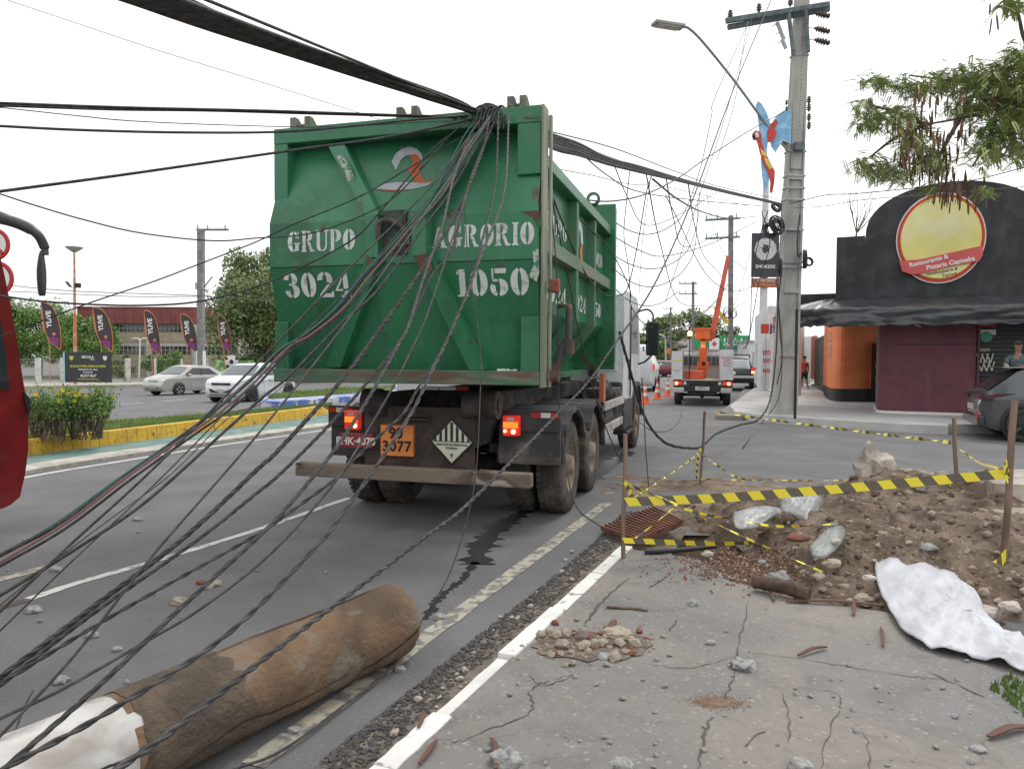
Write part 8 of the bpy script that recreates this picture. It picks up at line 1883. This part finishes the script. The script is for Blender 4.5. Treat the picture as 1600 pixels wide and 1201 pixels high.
# ---------------------------------------------------------------- people
skin = mat('skin_brown', (.3, .16, .1), .6); hairm = mat('hair_black', (.015, .012, .01), .7)
def skinned(name, nodes, edges, m, parent, sub=1, smooth=True):
    """nodes: list of (co, radius or (rx,ry)); one continuous surface"""
    me = bpy.data.meshes.new(name); me.from_pydata([n_[0] for n_ in nodes], edges, []); ob = bpy.data.objects.new(name, me); col.objects.link(ob)
    md = ob.modifiers.new('k', 'SKIN'); md.use_smooth_shade = True; s2 = ob.modifiers.new('u', 'SUBSURF'); s2.levels = sub; s2.render_levels = sub
    for v, n_ in zip(me.skin_vertices[0].data, nodes): r_ = n_[1]; v.radius = r_ if isinstance(r_, tuple) else (r_, r_)
    me.skin_vertices[0].data[0].use_root = True
    dg = bpy.context.evaluated_depsgraph_get(); nm = bpy.data.meshes.new_from_object(ob.evaluated_get(dg)); bpy.data.objects.remove(ob)
    nm.materials.clear(); nm.materials.append(m)
    for p in nm.polygons: p.use_smooth = True; p.material_index = 0
    o = bpy.data.objects.new(name, nm); col.objects.link(o); o.parent = parent; return o
def person(label, loc, rz, shirt, legs, Hs=1.72, arms=None, walk=0, cap=None, shorts=False, sit=False, hold=None, legpose=None):
    t = thing('person', label, 'person', loc, rz); s = Hs/1.72
    # local: facing -y
    Jt = {'pel': (0, 0, .94), 'wst': (0, .0, 1.08), 'che': (0, .0, 1.3), 'nk0': (0, .01, 1.45), 'nk': (0, -.0, 1.52), 'hd0': (0, -.02, 1.59), 'hd1': (0, -.015, 1.66), 'hd2': (0, -.01, 1.71)}
    N_ = []; E_ = []; idx = {}
    def nd(k, co, r_): idx[k] = len(N_); N_.append((Vector(co)*s, r_ if not isinstance(r_, tuple) else r_)); return idx[k]
    nd('pel', Jt['pel'], (.15*s, .11*s)); nd('wst', Jt['wst'], (.135*s, .1*s)); nd('che', Jt['che'], (.16*s, .11*s)); nd('nk0', Jt['nk0'], (.09*s, .075*s)); nd('nk', (0, -.005, 1.5), .05*s); nd('hd0', (0, -.02, 1.57), (.074*s, .09*s)); nd('hd1', Jt['hd1'], (.09*s, .11*s)); nd('hd2', (0, -.0, 1.73), (.06*s, .07*s))
    ch = ['pel', 'wst', 'che', 'nk0', 'nk', 'hd0', 'hd1', 'hd2']; E_ += [(idx[a], idx[b_]) for a, b_ in zip(ch, ch[1:])]
    for sd in (-1, 1):
        A = (arms or {}).get(sd) or [(sd*.2, 0, 1.4), (sd*.25, .02, 1.12), (sd*.27, -.06, .88)]
        sh, el, wr = [Vector(a) for a in A]; k0 = nd(f'sh{sd}', sh, .058*s); k1 = nd(f'el{sd}', el, .043*s); k2 = nd(f'wr{sd}', wr, .028*s); d = (wr-el).normalized(); pal = wr+d*.07; k3 = nd(f'pa{sd}', pal, (.036*s, .018*s))
        E_ += [(idx['che'], k0), (k0, k1), (k1, k2), (k2, k3)]
        sx = d.cross(Vector((0, 1, 0))).normalized() if abs(d.y) < .9 else Vector((1, 0, 0))
        for f_ in range(4):
            o_ = (f_-1.5)*.02; L_ = (.07, .08, .076, .06)[f_]; p1_ = pal+d*.03+sx*o_; p2_ = p1_+d*L_*.55+Vector((0, -.008, 0)); p3_ = p2_+d*L_*.4+Vector((0, -.02, 0)); a1_ = nd('f', p1_, .0095*s); a2_ = nd('f', p2_, .0085*s); a3_ = nd('f', p3_, .0075*s); E_ += [(k3, a1_), (a1_, a2_), (a2_, a3_)]
        p1_ = pal-d*.02+sx*(-sd)*.035; p2_ = p1_+d*.035+sx*(-sd)*.012; a1_ = nd('f', p1_, .011*s); a2_ = nd('f', p2_, .009*s); E_ += [(k3, a1_), (a1_, a2_)]
        w_ = walk*sd; hp = nd(f'hp{sd}', (sd*.09, 0, .86), .088*s); kn = nd(f'kn{sd}', (sd*.1, -.12*w_-.02, .48), .058*s); an = nd(f'an{sd}', (sd*.1, -.18*w_+.02 if w_ >= 0 else .26*abs(w_), .09), .038*s); fy_ = N_[an][0].y/s; to = nd(f'to{sd}', (sd*.11, fy_-.15, .035), (.04*s, .03*s)); E_ += [(idx['pel'], hp), (hp, kn), (kn, an), (an, to)]
    body = skinned('body', N_, E_, skin, t)
    # clothing shells
    cn = [(N_[idx['pel']][0]+Vector((0, 0, .0)), (.162*s, .122*s)), (N_[idx['wst']][0], (.15*s, .113*s)), (N_[idx['che']][0], (.175*s, .122*s)), (N_[idx['nk0']][0], (.105*s, .09*s)), (N_[idx['nk0']][0]+Vector((0, 0, .035)), (.07*s, .065*s))]; ce = [(0, 1), (1, 2), (2, 3), (3, 4)]
    for sd in (-1, 1):
        sh, el = N_[idx[f'sh{sd}']][0], N_[idx[f'el{sd}']][0]; k = len(cn); cn += [(sh, .07*s), (sh.lerp(el, .72), .06*s)]; ce += [(2, k), (k, k+1)]
    skinned('shirt', cn, ce, shirt, t)
    cn = [(N_[idx['pel']][0]+Vector((0, 0, .02)), (.158*s, .118*s))]; ce = []
    for sd in (-1, 1):
        hp, kn, an = [N_[idx[f'{q_}{sd}']][0] for q_ in ('hp', 'kn', 'an')]; k = len(cn)
        cn += [(hp, .1*s), (hp.lerp(kn, .85 if shorts else 1), .075*s)]; ce += [(0, k), (k, k+1)]
        if not shorts: cn += [(kn.lerp(an, .95), .052*s)]; ce += [(k+1, k+2)]
    skinned('shorts' if shorts else 'trousers', cn, ce, legs, t)
    b = MB()
    for sd in (-1, 1): a_ = N_[idx[f'an{sd}']][0]; b.blob((a_.x, a_.y-.06, .045), (.05, .13, .05), 2, .1, 2, smooth=True)
    b.build('shoes', blackm, t)
    hd = N_[idx['hd1']][0]; b = MB(); b.blob((hd.x, hd.y+.02, hd.z+.035), (.09*s, .108*s, .085*s), 4, .08, 2, smooth=True); b.build('hair' if not cap else 'cap', cap or hairm, t)
    if cap: b = MB(); b.box(hd.x-.07, hd.x+.07, hd.y-.18, hd.y-.08, hd.z+.04, hd.z+.055); b.build('cap_peak', cap, t, bevel=.005)
    b = MB(); b.blob((hd.x, hd.y-.1*s, hd.z-.01), (.014, .02, .02), 1, .1, 1, smooth=True)
    b.build('nose', skin, t); b = MB()
    for sd in (-1, 1): b.blob((hd.x+sd*.032*s, hd.y-.09*s, hd.z+.012), (.012, .008, .008), 1, 0, 1)
    b.build('eyes', blackm, t); b = MB(); b.box(hd.x-.024, hd.x+.024, hd.y-.096*s, hd.y-.088*s, hd.z-.055, hd.z-.046); b.build('mouth', mat('lips', (.25, .09, .08), .6) if 'lips' not in MATS else MATS['lips'], t)
    b = MB()
    for sd in (-1, 1): b.blob((hd.x+sd*.08*s, hd.y+.0, hd.z-.005), (.012, .02, .032), 1, .1, 1, smooth=True)
    b.build('ears', skin, t)
    return t
redsh = mat('shirt_red', (.62, .09, .07), .8); darkc = mat('cloth_dark', (.03, .035, .045), .8); bluec = mat('cloth_bluegrey', (.08, .13, .17), .8); teal = mat('shirt_teal_check', (.08, .15, .16), .85, (.03, .05, .06), 30, .48, .52)
person('person in red shirt and dark shorts walking away beyond the pole', G(1256, 610, .12), R(200), redsh, darkc, 1.7, walk=.8, shorts=True)
person('person in dark top and blue grey trousers standing in the doorway of the orange shop', G(1370, 628, .2)+Vector((.05, -.1, 0)), R(20), darkc, bluec, 1.75, arms={-1: [(-.2, 0, 1.4), (-.27, -.1, 1.16), (-.1, -.22, 1.28)]})
pz = person('man in teal checked shirt and dark cap holding a phone behind the parked car', Vector((P(1591, 545, 18.0).x, 18.0, .34)), R(-25), teal, darkc, 1.76, arms={-1: [(-.2, 0, 1.36), (-.28, -.16, 1.13), (-.3, -.4, 1.2)], 1: [(.2, 0, 1.36), (.27, -.14, 1.12), (.05, -.34, 1.16)]}, cap=darkc)
ds_ = MB(); ds_.box(-.5, .6, -.4, .6, .2, .34); ds_o = ds_.build('door_step', conc2, bevel=.01); ds_o.location = (pz.location.x, pz.location.y, 0); tag(ds_o, 'low concrete step under the man behind the parked car', 'step')
pm = pz.location; c_ = Matrix.Translation(pm) @ Matrix.Rotation(R(-25), 4, 'Z') @ Vector((-.3, -.5, 1.2)); b = MB(); b.box(-.04, .04, -.006, .006, -.08, .08); o = b.build('phone', whitem, bevel=.003); o.location = c_; o.rotation_euler = (R(50), 0, R(-60)); tag(o, 'white phone held by the man behind the parked car', 'phone')
